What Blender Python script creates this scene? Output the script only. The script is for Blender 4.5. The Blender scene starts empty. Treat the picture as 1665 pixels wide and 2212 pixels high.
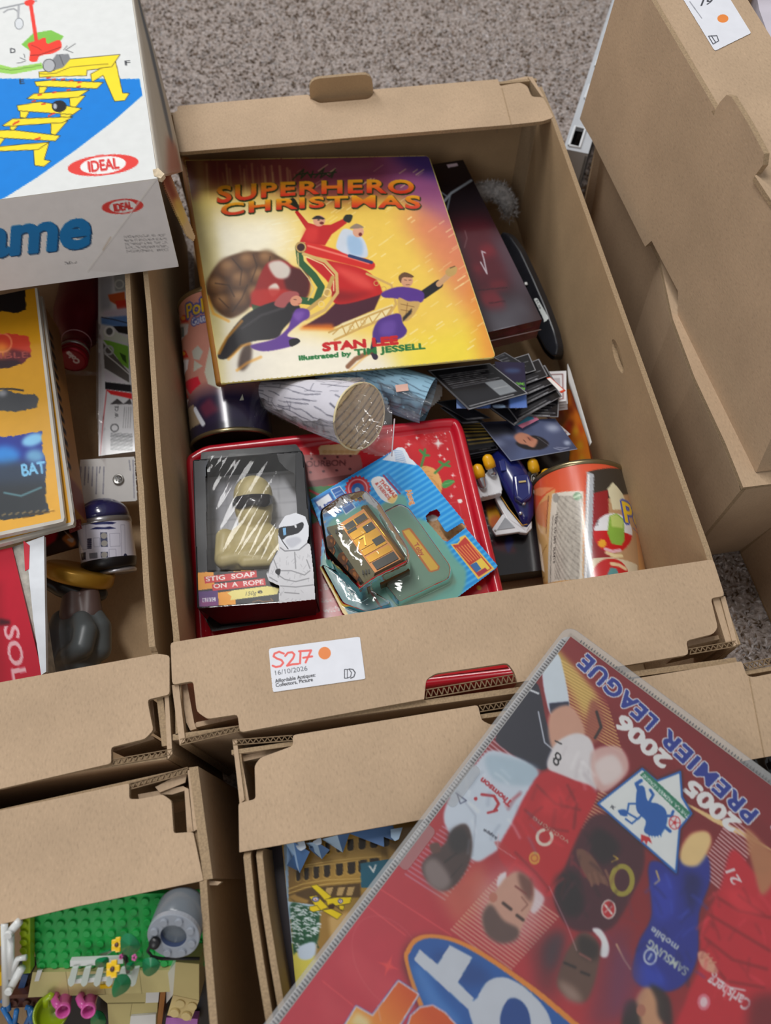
import bpy, bmesh, math, random
import numpy as np
from mathutils import Vector, Matrix, noise as mnoise

# ------------------------------------------------------------------ camera, world, lights, exposure
S = bpy.context.scene
COL = S.collection
CAM_C = np.array([0.1345, -0.1774, 0.7048])
CAM_M = np.array([[0.99116984, -0.13229421, -0.00897703],
                  [-0.12243702, -0.88712208, -0.44499841],
                  [0.05090700, 0.44216813, -0.89548636]])     # rows: image right, image down, view direction
FOC = 1600.0
cam_data = bpy.data.cameras.new('camera')
cam = bpy.data.objects.new('camera', cam_data)
COL.objects.link(cam)
cam_data.sensor_fit = 'HORIZONTAL'; cam_data.sensor_width = 36.0
cam_data.lens = 36.0 * FOC / 1665.0
cam_data.clip_start = 0.01
cam_data.dof.use_dof = True
cam_data.dof.focus_distance = 0.60
cam_data.dof.aperture_fstop = 8.0
mw = Matrix.Identity(4)
for i in range(3):
    mw[i][0] = CAM_M[0][i]; mw[i][1] = -CAM_M[1][i]; mw[i][2] = -CAM_M[2][i]; mw[i][3] = CAM_C[i]
cam.matrix_world = mw
S.camera = cam

world = bpy.data.worlds.new('room_light'); S.world = world; world.use_nodes = True
wb = world.node_tree.nodes['Background']
wb.inputs['Color'].default_value = (1.0, 1.0, 1.0, 1); wb.inputs['Strength'].default_value = 0.33

def ceiling_or_fill_lamp(name, loc, target, sx, sy, power, col=(1, 0.99, 0.975)):
    d = bpy.data.lights.new(name, 'AREA'); d.shape = 'RECTANGLE'; d.size = sx; d.size_y = sy
    d.energy = power; d.color = col
    o = bpy.data.objects.new(name, d); COL.objects.link(o); o.location = loc
    o.rotation_euler = (Vector(target) - Vector(loc)).to_track_quat('-Z', 'Y').to_euler()
    return o
ceiling_or_fill_lamp('ceiling_or_fill_lamp', (-0.20, 0.85, 2.3), (0.05, 0.3, 0), 0.3, 0.9, 22)
ceiling_or_fill_lamp('ceiling_or_fill_lamp', (-0.9, 2.6, 2.3), (0.1, 0.25, 0), 0.5, 1.2, 36)
ceiling_or_fill_lamp('ceiling_or_fill_lamp', (-0.9, -1.9, 1.9), (0.0, 0.3, 0.1), 0.6, 1.2, 13)  # added fill lamp, no ceiling fitting; brightens the faces turned to the camera

S.view_settings.view_transform = 'Standard'; S.view_settings.look = 'None'
S.view_settings.gamma = 1.0; S.view_settings.use_curve_mapping = False
S.view_settings.exposure = 0.0

# ------------------------------------------------------------------ helpers
def P(u, v, z):
    "world point at height z seen at photograph pixel (u, v)"
    d = CAM_M.T @ np.array([(u - 832.5) / FOC, (v - 1106) / FOC, 1.0])
    return CAM_C + d * ((z - CAM_C[2]) / d[2])
class Plane:
    "plane through three pixel/height points; on(u, v) gives its 3-D point"
    def __init__(s, a, b=None, c=None):
        if b is None: s.n = np.array([0, 0, 1.0]); s.d = a
        else:
            A, B, C = P(*a), P(*b), P(*c)
            n = np.cross(B - A, C - A); n /= np.linalg.norm(n)
            if n[2] < 0: n = -n
            s.n = n; s.d = n @ A
    def on(s, u, v, lift=0.0):
        d = CAM_M.T @ np.array([(u - 832.5) / FOC, (v - 1106) / FOC, 1.0])
        return CAM_C + d * ((s.d + lift - s.n @ CAM_C) / (s.n @ d))
def lin(c):
    c = np.asarray(c, dtype=np.float64) / 255.0
    return np.where(c <= 0.04045, c / 12.92, ((c + 0.055) / 1.055) ** 2.4)
def proj(X):
    q = CAM_M @ (np.asarray(X, float) - CAM_C); return (832.5 + FOC * q[0] / q[2], 1106 + FOC * q[1] / q[2])
def rgba(c): return tuple(lin(c)) + (1.0,)

def new_mat(name):
    m = bpy.data.materials.new(name); m.use_nodes = True
    return m, m.node_tree.nodes, m.node_tree.links, m.node_tree.nodes['Principled BSDF']
MATS = {}
def mat(name, col, rough=0.55, metal=0.0, var=0.12, scale=40.0, bump=0.0, bscale=300.0, coat=0.0, trans=0.0, spec=0.5):
    "procedural material: noise-varied colour, optional fine relief"
    if name in MATS: return MATS[name]
    m, N, L, b = new_mat(name)
    tc = N.new('ShaderNodeTexCoord')
    nz = N.new('ShaderNodeTexNoise'); nz.inputs['Scale'].default_value = scale; nz.inputs['Detail'].default_value = 5
    L.new(tc.outputs['Object'], nz.inputs['Vector'])
    rp = N.new('ShaderNodeValToRGB')
    c = lin(col)
    rp.color_ramp.elements[0].position = 0.3; rp.color_ramp.elements[1].position = 0.7
    rp.color_ramp.elements[0].color = tuple(np.clip(c * (1 - var), 0, 1)) + (1,)
    rp.color_ramp.elements[1].color = tuple(np.clip(c * (1 + var), 0, 1)) + (1,)
    L.new(nz.outputs['Fac'], rp.inputs['Fac']); L.new(rp.outputs['Color'], b.inputs['Base Color'])
    b.inputs['Roughness'].default_value = rough; b.inputs['Metallic'].default_value = metal
    b.inputs['Specular IOR Level'].default_value = spec
    b.inputs['Coat Weight'].default_value = coat; b.inputs['Coat Roughness'].default_value = 0.08
    b.inputs['Transmission Weight'].default_value = trans
    if bump:
        n2 = N.new('ShaderNodeTexNoise'); n2.inputs['Scale'].default_value = bscale; n2.inputs['Detail'].default_value = 6
        L.new(tc.outputs['Object'], n2.inputs['Vector'])
        bp = N.new('ShaderNodeBump'); bp.inputs['Strength'].default_value = bump; bp.inputs['Distance'].default_value = 0.001
        L.new(n2.outputs['Fac'], bp.inputs['Height']); L.new(bp.outputs['Normal'], b.inputs['Normal'])
    MATS[name] = m
    return m
def print_mat(name, rough=0.35, coat=0.0, bump=0.0, spec=0.5, metal=0.0):
    "printed surface: ink colour comes from the mesh's colour attribute, with a little paper grain"
    if name in MATS: return MATS[name]
    m, N, L, b = new_mat(name)
    at = N.new('ShaderNodeVertexColor'); at.layer_name = 'ink'
    tc = N.new('ShaderNodeTexCoord'); nz = N.new('ShaderNodeTexNoise'); nz.inputs['Scale'].default_value = 90
    nz.inputs['Detail'].default_value = 4
    L.new(tc.outputs['Object'], nz.inputs['Vector'])
    mp = N.new('ShaderNodeMapRange'); mp.inputs['To Min'].default_value = 0.93; mp.inputs['To Max'].default_value = 1.07
    L.new(nz.outputs['Fac'], mp.inputs['Value'])
    mx = N.new('ShaderNodeMix'); mx.data_type = 'RGBA'; mx.blend_type = 'MULTIPLY'; mx.inputs['Factor'].default_value = 1
    L.new(at.outputs['Color'], mx.inputs['A']); L.new(mp.outputs['Result'], mx.inputs['B'])
    L.new(mx.outputs['Result'], b.inputs['Base Color'])
    b.inputs['Roughness'].default_value = rough; b.inputs['Coat Weight'].default_value = coat
    b.inputs['Coat Roughness'].default_value = 0.1; b.inputs['Specular IOR Level'].default_value = spec
    b.inputs['Metallic'].default_value = metal
    if bump:
        bp = N.new('ShaderNodeBump'); bp.inputs['Strength'].default_value = bump; bp.inputs['Distance'].default_value = 0.002
        n2 = N.new('ShaderNodeTexNoise'); n2.inputs['Scale'].default_value = 25; n2.inputs['Detail'].default_value = 3
        L.new(tc.outputs['Object'], n2.inputs['Vector'])
        L.new(n2.outputs['Fac'], bp.inputs['Height']); L.new(bp.outputs['Normal'], b.inputs['Normal'])
        if coat: L.new(bp.outputs['Normal'], b.inputs['Coat Normal'])
    MATS[name] = m
    return m
def film_mat(name, tint=(1, 1, 1), haze=0.04, rough=0.06, bump=0.25, bscale=45.0, refl=0.9):
    "thin clear plastic film: mostly see-through, glossy by Fresnel, slightly hazy, wrinkled"
    if name in MATS: return MATS[name]
    m, N, L, b = new_mat(name)
    out = N['Material Output']; N.remove(b)
    tr = N.new('ShaderNodeBsdfTransparent'); tr.inputs['Color'].default_value = tuple(tint) + (1,)
    gl = N.new('ShaderNodeBsdfGlossy'); gl.inputs['Roughness'].default_value = rough
    gl.inputs['Color'].default_value = (refl, refl, refl, 1)
    df = N.new('ShaderNodeBsdfDiffuse'); df.inputs['Color'].default_value = (0.8, 0.8, 0.8, 1)
    tc = N.new('ShaderNodeTexCoord'); nz = N.new('ShaderNodeTexNoise'); nz.inputs['Scale'].default_value = bscale
    nz.inputs['Detail'].default_value = 3; nz.inputs['Distortion'].default_value = 0.6
    L.new(tc.outputs['Object'], nz.inputs['Vector'])
    bp = N.new('ShaderNodeBump'); bp.inputs['Strength'].default_value = bump; bp.inputs['Distance'].default_value = 0.004
    L.new(nz.outputs['Fac'], bp.inputs['Height']); L.new(bp.outputs['Normal'], gl.inputs['Normal'])
    fr = N.new('ShaderNodeFresnel'); fr.inputs['IOR'].default_value = 1.5; L.new(bp.outputs['Normal'], fr.inputs['Normal'])
    m1 = N.new('ShaderNodeMixShader'); m1.inputs[0].default_value = haze
    L.new(tr.outputs[0], m1.inputs[1]); L.new(df.outputs[0], m1.inputs[2])
    m2 = N.new('ShaderNodeMixShader'); L.new(fr.outputs[0], m2.inputs[0]); L.new(m1.outputs[0], m2.inputs[1]); L.new(gl.outputs[0], m2.inputs[2])
    L.new(m2.outputs[0], out.inputs['Surface'])
    MATS[name] = m
    return m

def thing(name, label, cat, loc=(0, 0, 0), group=None):
    o = bpy.data.objects.new(name, None); COL.objects.link(o); o.location = tuple(loc); o.empty_display_size = 0.02
    o['label'] = label; o['category'] = cat
    if group: o['group'] = group
    return o
def tag(o, label, cat, group=None):
    o['label'] = label; o['category'] = cat
    if group: o['group'] = group
    return o
def root_of(p):
    off = np.zeros(3)
    while p is not None: off = off + np.array(p.location); p = p.parent
    return off
def mesh(name, verts, faces, m, parent=None, smooth=False, ink=None, midx=None, label=None):
    "one mesh object; verts in world space; origin sits at the mesh's own base centre"
    v = np.asarray(verts, dtype=np.float64)
    mats = m if isinstance(m, (list, tuple)) else [m]
    org = np.array([(v[:, 0].min() + v[:, 0].max()) / 2, (v[:, 1].min() + v[:, 1].max()) / 2, v[:, 2].min()])
    me = bpy.data.meshes.new(name)
    me.from_pydata((v - org).tolist(), [], faces)
    for x in mats: me.materials.append(x)
    if midx is not None: me.polygons.foreach_set('material_index', np.asarray(midx, dtype=np.int32))
    if smooth: me.polygons.foreach_set('use_smooth', np.ones(len(me.polygons), dtype=bool))
    if ink is not None:
        a = me.color_attributes.new('ink', 'FLOAT_COLOR', 'POINT')
        c = np.ones((len(v), 4), dtype=np.float32); c[:, :3] = ink
        a.data.foreach_set('color', c.ravel())
    me.update()
    o = bpy.data.objects.new(name, me); COL.objects.link(o)
    off = root_of(parent); o.location = tuple(org - off)
    if parent is not None: o.parent = parent
    if label: o['label'] = label
    return o
def fix_normals(o):
    bm = bmesh.new(); bm.from_mesh(o.data); bmesh.ops.recalc_face_normals(bm, faces=bm.faces); bm.to_mesh(o.data); bm.free(); return o
def prism(name, top, off, m, parent=None, medge=None, label=None):
    "solid: planar outline 'top' (3-D points) swept by vector 'off'"
    t = [np.asarray(p, float) for p in top]; n = len(t); off = np.asarray(off, float)
    v = t + [p + off for p in t]
    f = [list(range(n)), list(range(2 * n - 1, n - 1, -1))]; mi = [0, 0]
    for i in range(n):
        j = (i + 1) % n; f.append([i, i + n, j + n, j]); mi.append(1 if medge else 0)
    o = mesh(name, v, f, [m, medge] if medge else m, parent, midx=mi, label=label)
    return fix_normals(o)
def rnd(pts, r, seg=3, skip=()):
    "round the corners of a 2-D pixel outline"
    out = []; n = len(pts)
    for i in range(n):
        p = np.array(pts[i], float)
        if i in skip: out.append(tuple(p)); continue
        a = np.array(pts[i - 1], float) - p; b = np.array(pts[(i + 1) % n], float) - p
        la, lb = np.linalg.norm(a), np.linalg.norm(b); rr = min(r, la * .45, lb * .45)
        A = p + a / la * rr; B = p + b / lb * rr
        for k in range(seg + 1):
            t = k / seg; out.append(tuple((1 - t) ** 2 * A + 2 * t * (1 - t) * p + t * t * B))
    return out
def wob(pts, amp, step, seed=0):
    "subdivide a 2-D outline and shake it slightly, for cut cardboard"
    r = random.Random(seed); out = []
    n = len(pts)
    for i in range(n):
        a = np.array(pts[i], float); b = np.array(pts[(i + 1) % n], float); k = max(1, int(np.linalg.norm(b - a) / step))
        for j in range(k):
            p = a + (b - a) * j / k
            out.append((p[0] + r.uniform(-amp, amp), p[1] + r.uniform(-amp, amp)) if j else tuple(p))
    return out
def pxprism(name, px, pl, th, m, parent=None, medge=None, lift=0.0, label=None):
    if not isinstance(pl, Plane): pl = Plane(pl)
    return prism(name, [pl.on(u, v, lift) for u, v in px], -pl.n * th, m, parent, medge, label)
def ribbon(name, A, B, off, m, parent=None, medge=None, label=None):
    "thick curved wall between polylines A (top) and B (bottom)"
    A = [np.asarray(a, float) for a in A]; B = [np.asarray(b, float) for b in B]; n = len(A); off = np.asarray(off, float)
    v = A + B + [a + off for a in A] + [b + off for b in B]
    f = []; mi = []
    for i in range(n - 1):
        f.append([i, i + 1, n + i + 1, n + i]); mi.append(0)
        f.append([2 * n + i, 3 * n + i, 3 * n + i + 1, 2 * n + i + 1]); mi.append(0)
        f.append([i, 2 * n + i, 2 * n + i + 1, i + 1]); mi.append(1 if medge else 0)
        f.append([n + i, n + i + 1, 3 * n + i + 1, 3 * n + i]); mi.append(0)
    f.append([0, n, 3 * n, 2 * n]); f.append([n - 1, 3 * n - 1, 4 * n - 1, 2 * n - 1]); mi += [1 if medge else 0] * 2
    return fix_normals(mesh(name, v, f, [m, medge] if medge else m, parent, midx=mi, label=label))
def bx(name, c, size, m, parent=None, axes=None, bevel=0.0, label=None, seg=2):
    "bevelled box, centre c, half-axes from unit axes"
    ax = np.eye(3) if axes is None else np.array(axes, float)
    bm = bmesh.new(); bmesh.ops.create_cube(bm, size=1.0)
    for q in bm.verts: q.co = Vector((q.co.x * size[0], q.co.y * size[1], q.co.z * size[2]))
    if bevel: bmesh.ops.bevel(bm, geom=list(bm.edges), offset=bevel, segments=seg, affect='EDGES', profile=.5)
    bm.verts.ensure_lookup_table(); bm.verts.index_update()
    v = np.array([q.co[:] for q in bm.verts]) @ ax + np.asarray(c, float)
    f = [[q.index for q in fc.verts] for fc in bm.faces]; bm.free()
    return fix_normals(mesh(name, v, f, m, parent, smooth=bool(bevel) and seg > 2, label=label))
def tube(name, path, rad, m, parent=None, n=10, label=None, caps=True, squash=1.0, smooth=True):
    "swept round tube; rad may vary along the path"
    path = [np.asarray(p, float) for p in path]; k = len(path)
    rad = [rad] * k if np.isscalar(rad) else rad
    v = []; f = []; up = np.array([0, 0, 1.0])
    for i, p in enumerate(path):
        t = path[min(i + 1, k - 1)] - path[max(i - 1, 0)]; t /= np.linalg.norm(t) + 1e-12
        a = np.cross(t, up)
        if np.linalg.norm(a) < 1e-3: a = np.array([1.0, 0, 0])
        a /= np.linalg.norm(a); b = np.cross(a, t)
        for j in range(n):
            w = 2 * math.pi * j / n; v.append(p + rad[i] * (a * math.cos(w) + b * math.sin(w) * squash))
    for i in range(k - 1):
        for j in range(n): f.append([i * n + j, i * n + (j + 1) % n, (i + 1) * n + (j + 1) % n, (i + 1) * n + j])
    if caps: f.append(list(range(n))[::-1]); f.append([(k - 1) * n + j for j in range(n)])
    return fix_normals(mesh(name, v, f, m, parent, smooth=smooth, label=label))
def lathe(name, base, axis, prof, m, parent=None, n=32, label=None, smooth=True, side=None):
    "profile [(along axis, radius)] revolved round axis from base"
    axis = np.asarray(axis, float) / np.linalg.norm(axis)
    a = np.cross(axis, [0, 0, 1.0]) if abs(axis[2]) < .95 else np.array([1.0, 0, 0])
    a = a - axis * (a @ axis); a /= np.linalg.norm(a); b = np.cross(axis, a)
    v = []; f = []; k = len(prof)
    for s, r in prof:
        for j in range(n):
            w = 2 * math.pi * j / n; v.append(np.asarray(base, float) + axis * s + max(r, 1e-5) * (a * math.cos(w) + b * math.sin(w)))
    for i in range(k - 1):
        for j in range(n): f.append([i * n + j, i * n + (j + 1) % n, (i + 1) * n + (j + 1) % n, (i + 1) * n + j])
    f.append(list(range(n))[::-1]); f.append([(k - 1) * n + j for j in range(n)])
    return fix_normals(mesh(name, v, f, m, parent, smooth=smooth, label=label))

# ------------------------------------------------------------------ glyphs of Blender's own font, for all lettering
GLY = {}
def load_glyphs():
    chars = "ABCDEFGHIJKLMNOPQRSTUVWXYZabcdefghijklmnopqrstuvwxyz0123456789&/.:,-()%'!©"
    made = []
    for bold in (0, 1):
        for s in ['HH'] + list(chars) + ['H' + c + 'H' for c in chars]:
            cu = bpy.data.curves.new('t', 'FONT'); cu.body = s; cu.size = 1.0; cu.resolution_u = 4
            cu.offset = 0.022 if bold else 0.0
            o = bpy.data.objects.new('t', cu); COL.objects.link(o); made.append((bold, s, o, cu))
    bpy.context.view_layer.update()
    dg = bpy.context.evaluated_depsgraph_get(); raw = {}
    for bold, s, o, cu in made:
        e = o.evaluated_get(dg); me = e.to_mesh(); me.calc_loop_triangles()
        co = np.empty(len(me.vertices) * 3); me.vertices.foreach_get('co', co); co = co.reshape(-1, 3)[:, :2]
        tri = np.array([t.vertices[:] for t in me.loop_triangles], dtype=int).reshape(-1, 3)
        raw[bold, s] = (co, tri); e.to_mesh_clear()
    for bold, s, o, cu in made: bpy.data.objects.remove(o); bpy.data.curves.remove(cu)
    for bold in (0, 1):
        wHH = np.ptp(raw[bold, 'HH'][0][:, 0])
        for c in chars:
            co, tri = raw[bold, c]
            GLY[bold, c] = (co[tri], np.ptp(raw[bold, 'H' + c + 'H'][0][:, 0]) - wHH)
        GLY[bold, ' '] = (np.zeros((0, 3, 2)), 0.3)
load_glyphs()
CAP = float(GLY[0, 'H'][0][:, :, 1].max())     # cap height of the font at size 1
def text_tris(s, bold=1, track=0.0):
    x = 0; out = []
    for c in s:
        t, adv = GLY[bold, c]; out.append(t + np.array([x, 0])); x += adv + track
    return (np.concatenate(out) if out else np.zeros((0, 3, 2))), max(x - track, 1e-3)

# ------------------------------------------------------------------ ink canvas: artwork printed on a surface, in the surface's own coordinates
def homog(src, dst):
    A = []; b = []
    for (x, y), (u, v) in zip(src, dst):
        A.append([x, y, 1, 0, 0, 0, -u * x, -u * y]); b.append(u)
        A.append([0, 0, 0, x, y, 1, -v * x, -v * y]); b.append(v)
    return np.append(np.linalg.solve(np.array(A, float), np.array(b, float)), 1).reshape(3, 3)
def happ(H, p):
    p = np.asarray(p, float); q = np.c_[p, np.ones(len(p))] @ H.T
    return q[:, :2] / q[:, 2:]
class Ink:
    "canvas over a 4-corner surface; drawing coordinates are those of the corners 'quad' (TL, TR, BR, BL)"
    def __init__(s, quad, w, h, bg):
        s.w, s.h = int(w), int(h); s.ss = 2; W, H = s.w * s.ss, s.h * s.ss
        s.Hm = homog(quad, [(0, 0), (W - 1, 0), (W - 1, H - 1), (0, H - 1)]); s.Hi = np.linalg.inv(s.Hm)
        jj, ii = np.meshgrid(np.arange(W), np.arange(H))
        q = happ(s.Hi, np.c_[jj.ravel(), ii.ravel()]); s.X = q[:, 0].reshape(H, W); s.Y = q[:, 1].reshape(H, W)
        s.A = np.empty((H, W, 3)); s.A[:] = bg; s.mask = None
        s.sc = math.sqrt(abs((W * H) / max(1e-9, s._area(quad))))
    def _area(s, q):
        q = np.asarray(q, float); x, y = q[:, 0], q[:, 1]
        return abs(np.dot(x, np.roll(y, -1)) - np.dot(y, np.roll(x, -1))) / 2
    def box(s, pts, pad):
        pts = np.asarray(pts, float); lo = pts.min(0) - pad; hi = pts.max(0) + pad
        c = happ(s.Hm, [(lo[0], lo[1]), (hi[0], lo[1]), (hi[0], hi[1]), (lo[0], hi[1])])
        H, W = s.X.shape
        x0, x1 = int(max(0, c[:, 0].min() - 1)), int(min(W, c[:, 0].max() + 2)); y0, y1 = int(max(0, c[:, 1].min() - 1)), int(min(H, c[:, 1].max() + 2))
        return (slice(y0, y1), slice(x0, x1)) if x1 > x0 and y1 > y0 else None
    def put(s, sl, m, col, a=1.0):
        m = np.clip(m * a, 0, 1)[..., None]
        if s.clip is not None: m = m * s.clip[sl][..., None]
        c = col(s.X[sl], s.Y[sl]) if callable(col) else np.asarray(col, float)
        s.A[sl] = s.A[sl] * (1 - m) + c * m
    clip = None
    def _in(s, pts, sl):
        X, Y = s.X[sl], s.Y[sl]; ins = np.zeros(X.shape, bool); n = len(pts)
        for i in range(n):
            (x1, y1), (x2, y2) = pts[i], pts[(i + 1) % n]
            if y1 == y2: continue
            c = (Y > min(y1, y2)) & (Y <= max(y1, y2))
            ins ^= c & (X < (x2 - x1) * (Y - y1) / (y2 - y1) + x1)
        return ins.astype(float)
    def blur(s, m, r):
        k = int(r * s.sc)
        if k < 1: return m
        for ax in (0, 1):
            for _ in range(2):
                c = np.cumsum(np.pad(m, [(k + 1, k) if i == ax else (0, 0) for i in (0, 1)], mode='edge'), axis=ax)
                n = m.shape[ax]; w = 2 * k + 1
                m = (np.take(c, range(w, w + n), ax) - np.take(c, range(0, n), ax)) / w
        return m
    def poly(s, pts, col, a=1.0, soft=0.0):
        sl = s.box(pts, soft * 2.2 + 1)
        if sl is None: return
        m = s._in(pts, sl)
        if soft: m = s.blur(m, soft)
        s.put(sl, m, col, a)
    def setclip(s, pts):
        if pts is None: s.clip = None; return
        sl = (slice(None), slice(None)); s.clip = s._in(pts, sl)
    def blob(s, pts, col, a=1.0, soft=0.0):
        "smooth closed shape through the points"
        n = len(pts); q = []; p = [np.array(x, float) for x in pts]
        for i in range(n):
            p0, p1, p2, p3 = p[i - 1], p[i], p[(i + 1) % n], p[(i + 2) % n]
            for k in range(6):
                t = k / 6; q.append(tuple(.5 * (2 * p1 + (p2 - p0) * t + (2 * p0 - 5 * p1 + 4 * p2 - p3) * t * t + (3 * p1 - p0 - 3 * p2 + p3) * t ** 3)))
        s.poly(q, col, a, soft)
    def ell(s, cx, cy, rx, ry, col, a=1.0, soft=0.0, rot=0.0):
        c, d = math.cos(math.radians(rot)), math.sin(math.radians(rot)); n = 28
        s.poly([(cx + rx * math.cos(t) * c - ry * math.sin(t) * d, cy + rx * math.cos(t) * d + ry * math.sin(t) * c) for t in np.linspace(0, 2 * math.pi, n, endpoint=False)], col, a, soft)
    def ring(s, cx, cy, r, w, col, a=1.0, ry=None, rot=0.0):
        ry = ry or r; c, d = math.cos(math.radians(rot)), math.sin(math.radians(rot))
        s.line([(cx + r * math.cos(t) * c - ry * math.sin(t) * d, cy + r * math.cos(t) * d + ry * math.sin(t) * c) for t in np.linspace(0, 2 * math.pi, 33)], w, col, a)
    def line(s, pts, w, col, a=1.0, soft=0.0):
        sl = s.box(pts, w + soft * 2 + 1)
        if sl is None: return
        X, Y = s.X[sl], s.Y[sl]; D = np.full(X.shape, 1e9)
        for (x1, y1), (x2, y2) in zip(pts[:-1], pts[1:]):
            dx, dy = x2 - x1, y2 - y1; L = dx * dx + dy * dy + 1e-12
            t = np.clip(((X - x1) * dx + (Y - y1) * dy) / L, 0, 1)
            D = np.minimum(D, np.hypot(X - x1 - t * dx, Y - y1 - t * dy))
        e = max(soft, 0.7 / s.sc)
        s.put(sl, np.clip((w / 2 - D) / e + .5, 0, 1), col, a)
    def grad(s, p0, p1, stops, pts=None, a=1.0, soft=0.0):
        p0 = np.array(p0, float); d = np.array(p1, float) - p0; L = d @ d
        ts = [t for t, _ in stops]; cs = np.array([c for _, c in stops], float)
        def f(X, Y):
            t = ((X - p0[0]) * d[0] + (Y - p0[1]) * d[1]) / L
            return np.stack([np.interp(t, ts, cs[:, k]) for k in range(3)], -1)
        if pts is None:
            sl = (slice(None), slice(None)); s.put(sl, np.ones(s.X.shape), f, a)
        else: s.poly(pts, f, a, soft)
    def tris(s, T, col, a=1.0, grow=0.0):
        T = np.asarray(T, float)
        if not len(T): return
        pts = T.reshape(-1, 2); sl = s.box(pts, 1 + grow)
        if sl is None: return
        c = happ(s.Hm, pts).reshape(-1, 3, 2) - np.array([sl[1].start, sl[0].start])
        h, w = s.X[sl].shape; m = np.zeros((h, w), bool)
        lo = np.floor(c.min(1)).astype(int); hi = np.ceil(c.max(1)).astype(int) + 1
        for t in range(len(c)):
            x0, y0 = max(0, lo[t, 0]), max(0, lo[t, 1]); x1, y1 = min(w, hi[t, 0]), min(h, hi[t, 1])
            if x1 <= x0 or y1 <= y0: continue
            xs = np.arange(x0, x1)[None, :]; ys = np.arange(y0, y1)[:, None]; (ax, ay), (bx_, by), (cx, cy) = c[t]
            e1 = (bx_ - ax) * (ys - ay) - (by - ay) * (xs - ax); e2 = (cx - bx_) * (ys - by) - (cy - by) * (xs - bx_); e3 = (ax - cx) * (ys - cy) - (ay - cy) * (xs - cx)
            m[y0:y1, x0:x1] |= ((e1 >= -1e-9) & (e2 >= -1e-9) & (e3 >= -1e-9)) | ((e1 <= 1e-9) & (e2 <= 1e-9) & (e3 <= 1e-9))
        mf = m.astype(float)
        if grow:
            k = max(1, int(round(grow * s.sc)))
            for _ in range(k):
                g = mf.copy(); g[1:] = np.maximum(g[1:], mf[:-1]); g[:-1] = np.maximum(g[:-1], mf[1:]); g[:, 1:] = np.maximum(g[:, 1:], mf[:, :-1]); g[:, :-1] = np.maximum(g[:, :-1], mf[:, 1:]); mf = g
        s.put(sl, mf, col, a)
    def text(s, t, p0, p1, hgt, col, a=1.0, bold=1, up=None, outline=None, ow=1.0, warp=None, track=0.0, italic=0.0):
        "lettering whose baseline runs p0 -> p1; hgt = cap height; up defaults to the left-hand normal of the baseline on the page"
        T, wd = text_tris(t, bold, track); p0 = np.array(p0, float); p1 = np.array(p1, float)
        ex = (p1 - p0); L = np.linalg.norm(ex); e = ex / L
        n = np.array([e[1], -e[0]]) if up is None else np.array(up, float) / np.linalg.norm(up)
        q = T.reshape(-1, 2); x = (q[:, 0] + italic * q[:, 1]) / wd; y = q[:, 1] / CAP
        if warp is not None: pts = np.array([warp(a_, b_) for a_, b_ in zip(x, y)])
        else: pts = p0 + x[:, None] * ex + (y * hgt)[:, None] * n
        T = pts.reshape(-1, 3, 2)
        if outline is not None: s.tris(T, outline, a, ow)
        s.tris(T, col, a)
    def fine(s, p0, p1, hgt, col, seed=0, a=.8, up=None):
        "a line of print too small to read: word-like dashes"
        r = random.Random(seed); p0 = np.array(p0, float); p1 = np.array(p1, float); e = p1 - p0; L = np.linalg.norm(e); e /= L; x = 0
        while x < L:
            w = min(r.uniform(1.2, 4.5) * hgt, L - x)
            s.line([tuple(p0 + e * x), tuple(p0 + e * (x + w))], hgt * r.uniform(.55, .9), col, a * r.uniform(.7, 1))
            x += w + hgt * .7
    def speck(s, n, r0, r1, col, seed=0, a=1.0, area=None, soft=0.0):
        r = random.Random(seed); q = area or None
        H, W = s.X.shape
        for _ in range(n):
            if q: x, y = r.uniform(q[0], q[2]), r.uniform(q[1], q[3])
            else:
                i, j = r.randrange(H), r.randrange(W); x, y = s.X[i, j], s.Y[i, j]
            s.ell(x, y, r.uniform(r0, r1), r.uniform(r0, r1), col, a, soft)
    def star(s, x, y, r, col=(255, 250, 245), a=.9, rot=0):
        for k in range(4):
            w = math.radians(90 * k + rot); d = (math.cos(w), math.sin(w)); p = (-d[1], d[0])
            s.poly([(x + d[0] * r, y + d[1] * r), (x + p[0] * r * .16, y + p[1] * r * .16), (x - p[0] * r * .16, y - p[1] * r * .16)], col, a)
        s.ell(x, y, r * .3, r * .3, col, a, r * .15)
    def colours(s):
        B = s.A.reshape(s.h, s.ss, s.w, s.ss, 3).mean((1, 3))
        return lin(np.clip(B, 0, 255)).reshape(-1, 3)
def inked(name, ink, where, m, parent=None, keep=None, label=None, smooth=False):
    "mesh grid carrying the canvas colours; where(points in drawing coordinates) -> 3-D points"
    w, h = ink.w, ink.h
    jj, ii = np.meshgrid(np.linspace(0, w * ink.ss - 1, w), np.linspace(0, h * ink.ss - 1, h))
    q = happ(ink.Hi, np.c_[jj.ravel(), ii.ravel()])
    V = where(q)
    idx = np.arange(w * h).reshape(h, w)
    F = np.stack([idx[:-1, :-1], idx[1:, :-1], idx[1:, 1:], idx[:-1, 1:]], -1).reshape(-1, 4)
    cols = ink.colours()
    if keep is not None:
        k = keep(q); F = F[k[F].all(1)]
        used = np.zeros(len(V), bool); used[F.ravel()] = True; re = np.cumsum(used) - 1
        V = V[used]; cols = cols[used]; F = re[F]
    return mesh(name, V, F.tolist(), m, parent, smooth=smooth, ink=cols, label=label)
def plane_where(pl, lift=0.0):
    def f(q):
        d = np.c_[(q[:, 0] - 832.5) / FOC, (q[:, 1] - 1106) / FOC, np.ones(len(q))] @ CAM_M
        t = (pl.d + lift - pl.n @ CAM_C) / (d @ pl.n)
        return CAM_C + d * t[:, None]
    return f
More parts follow.
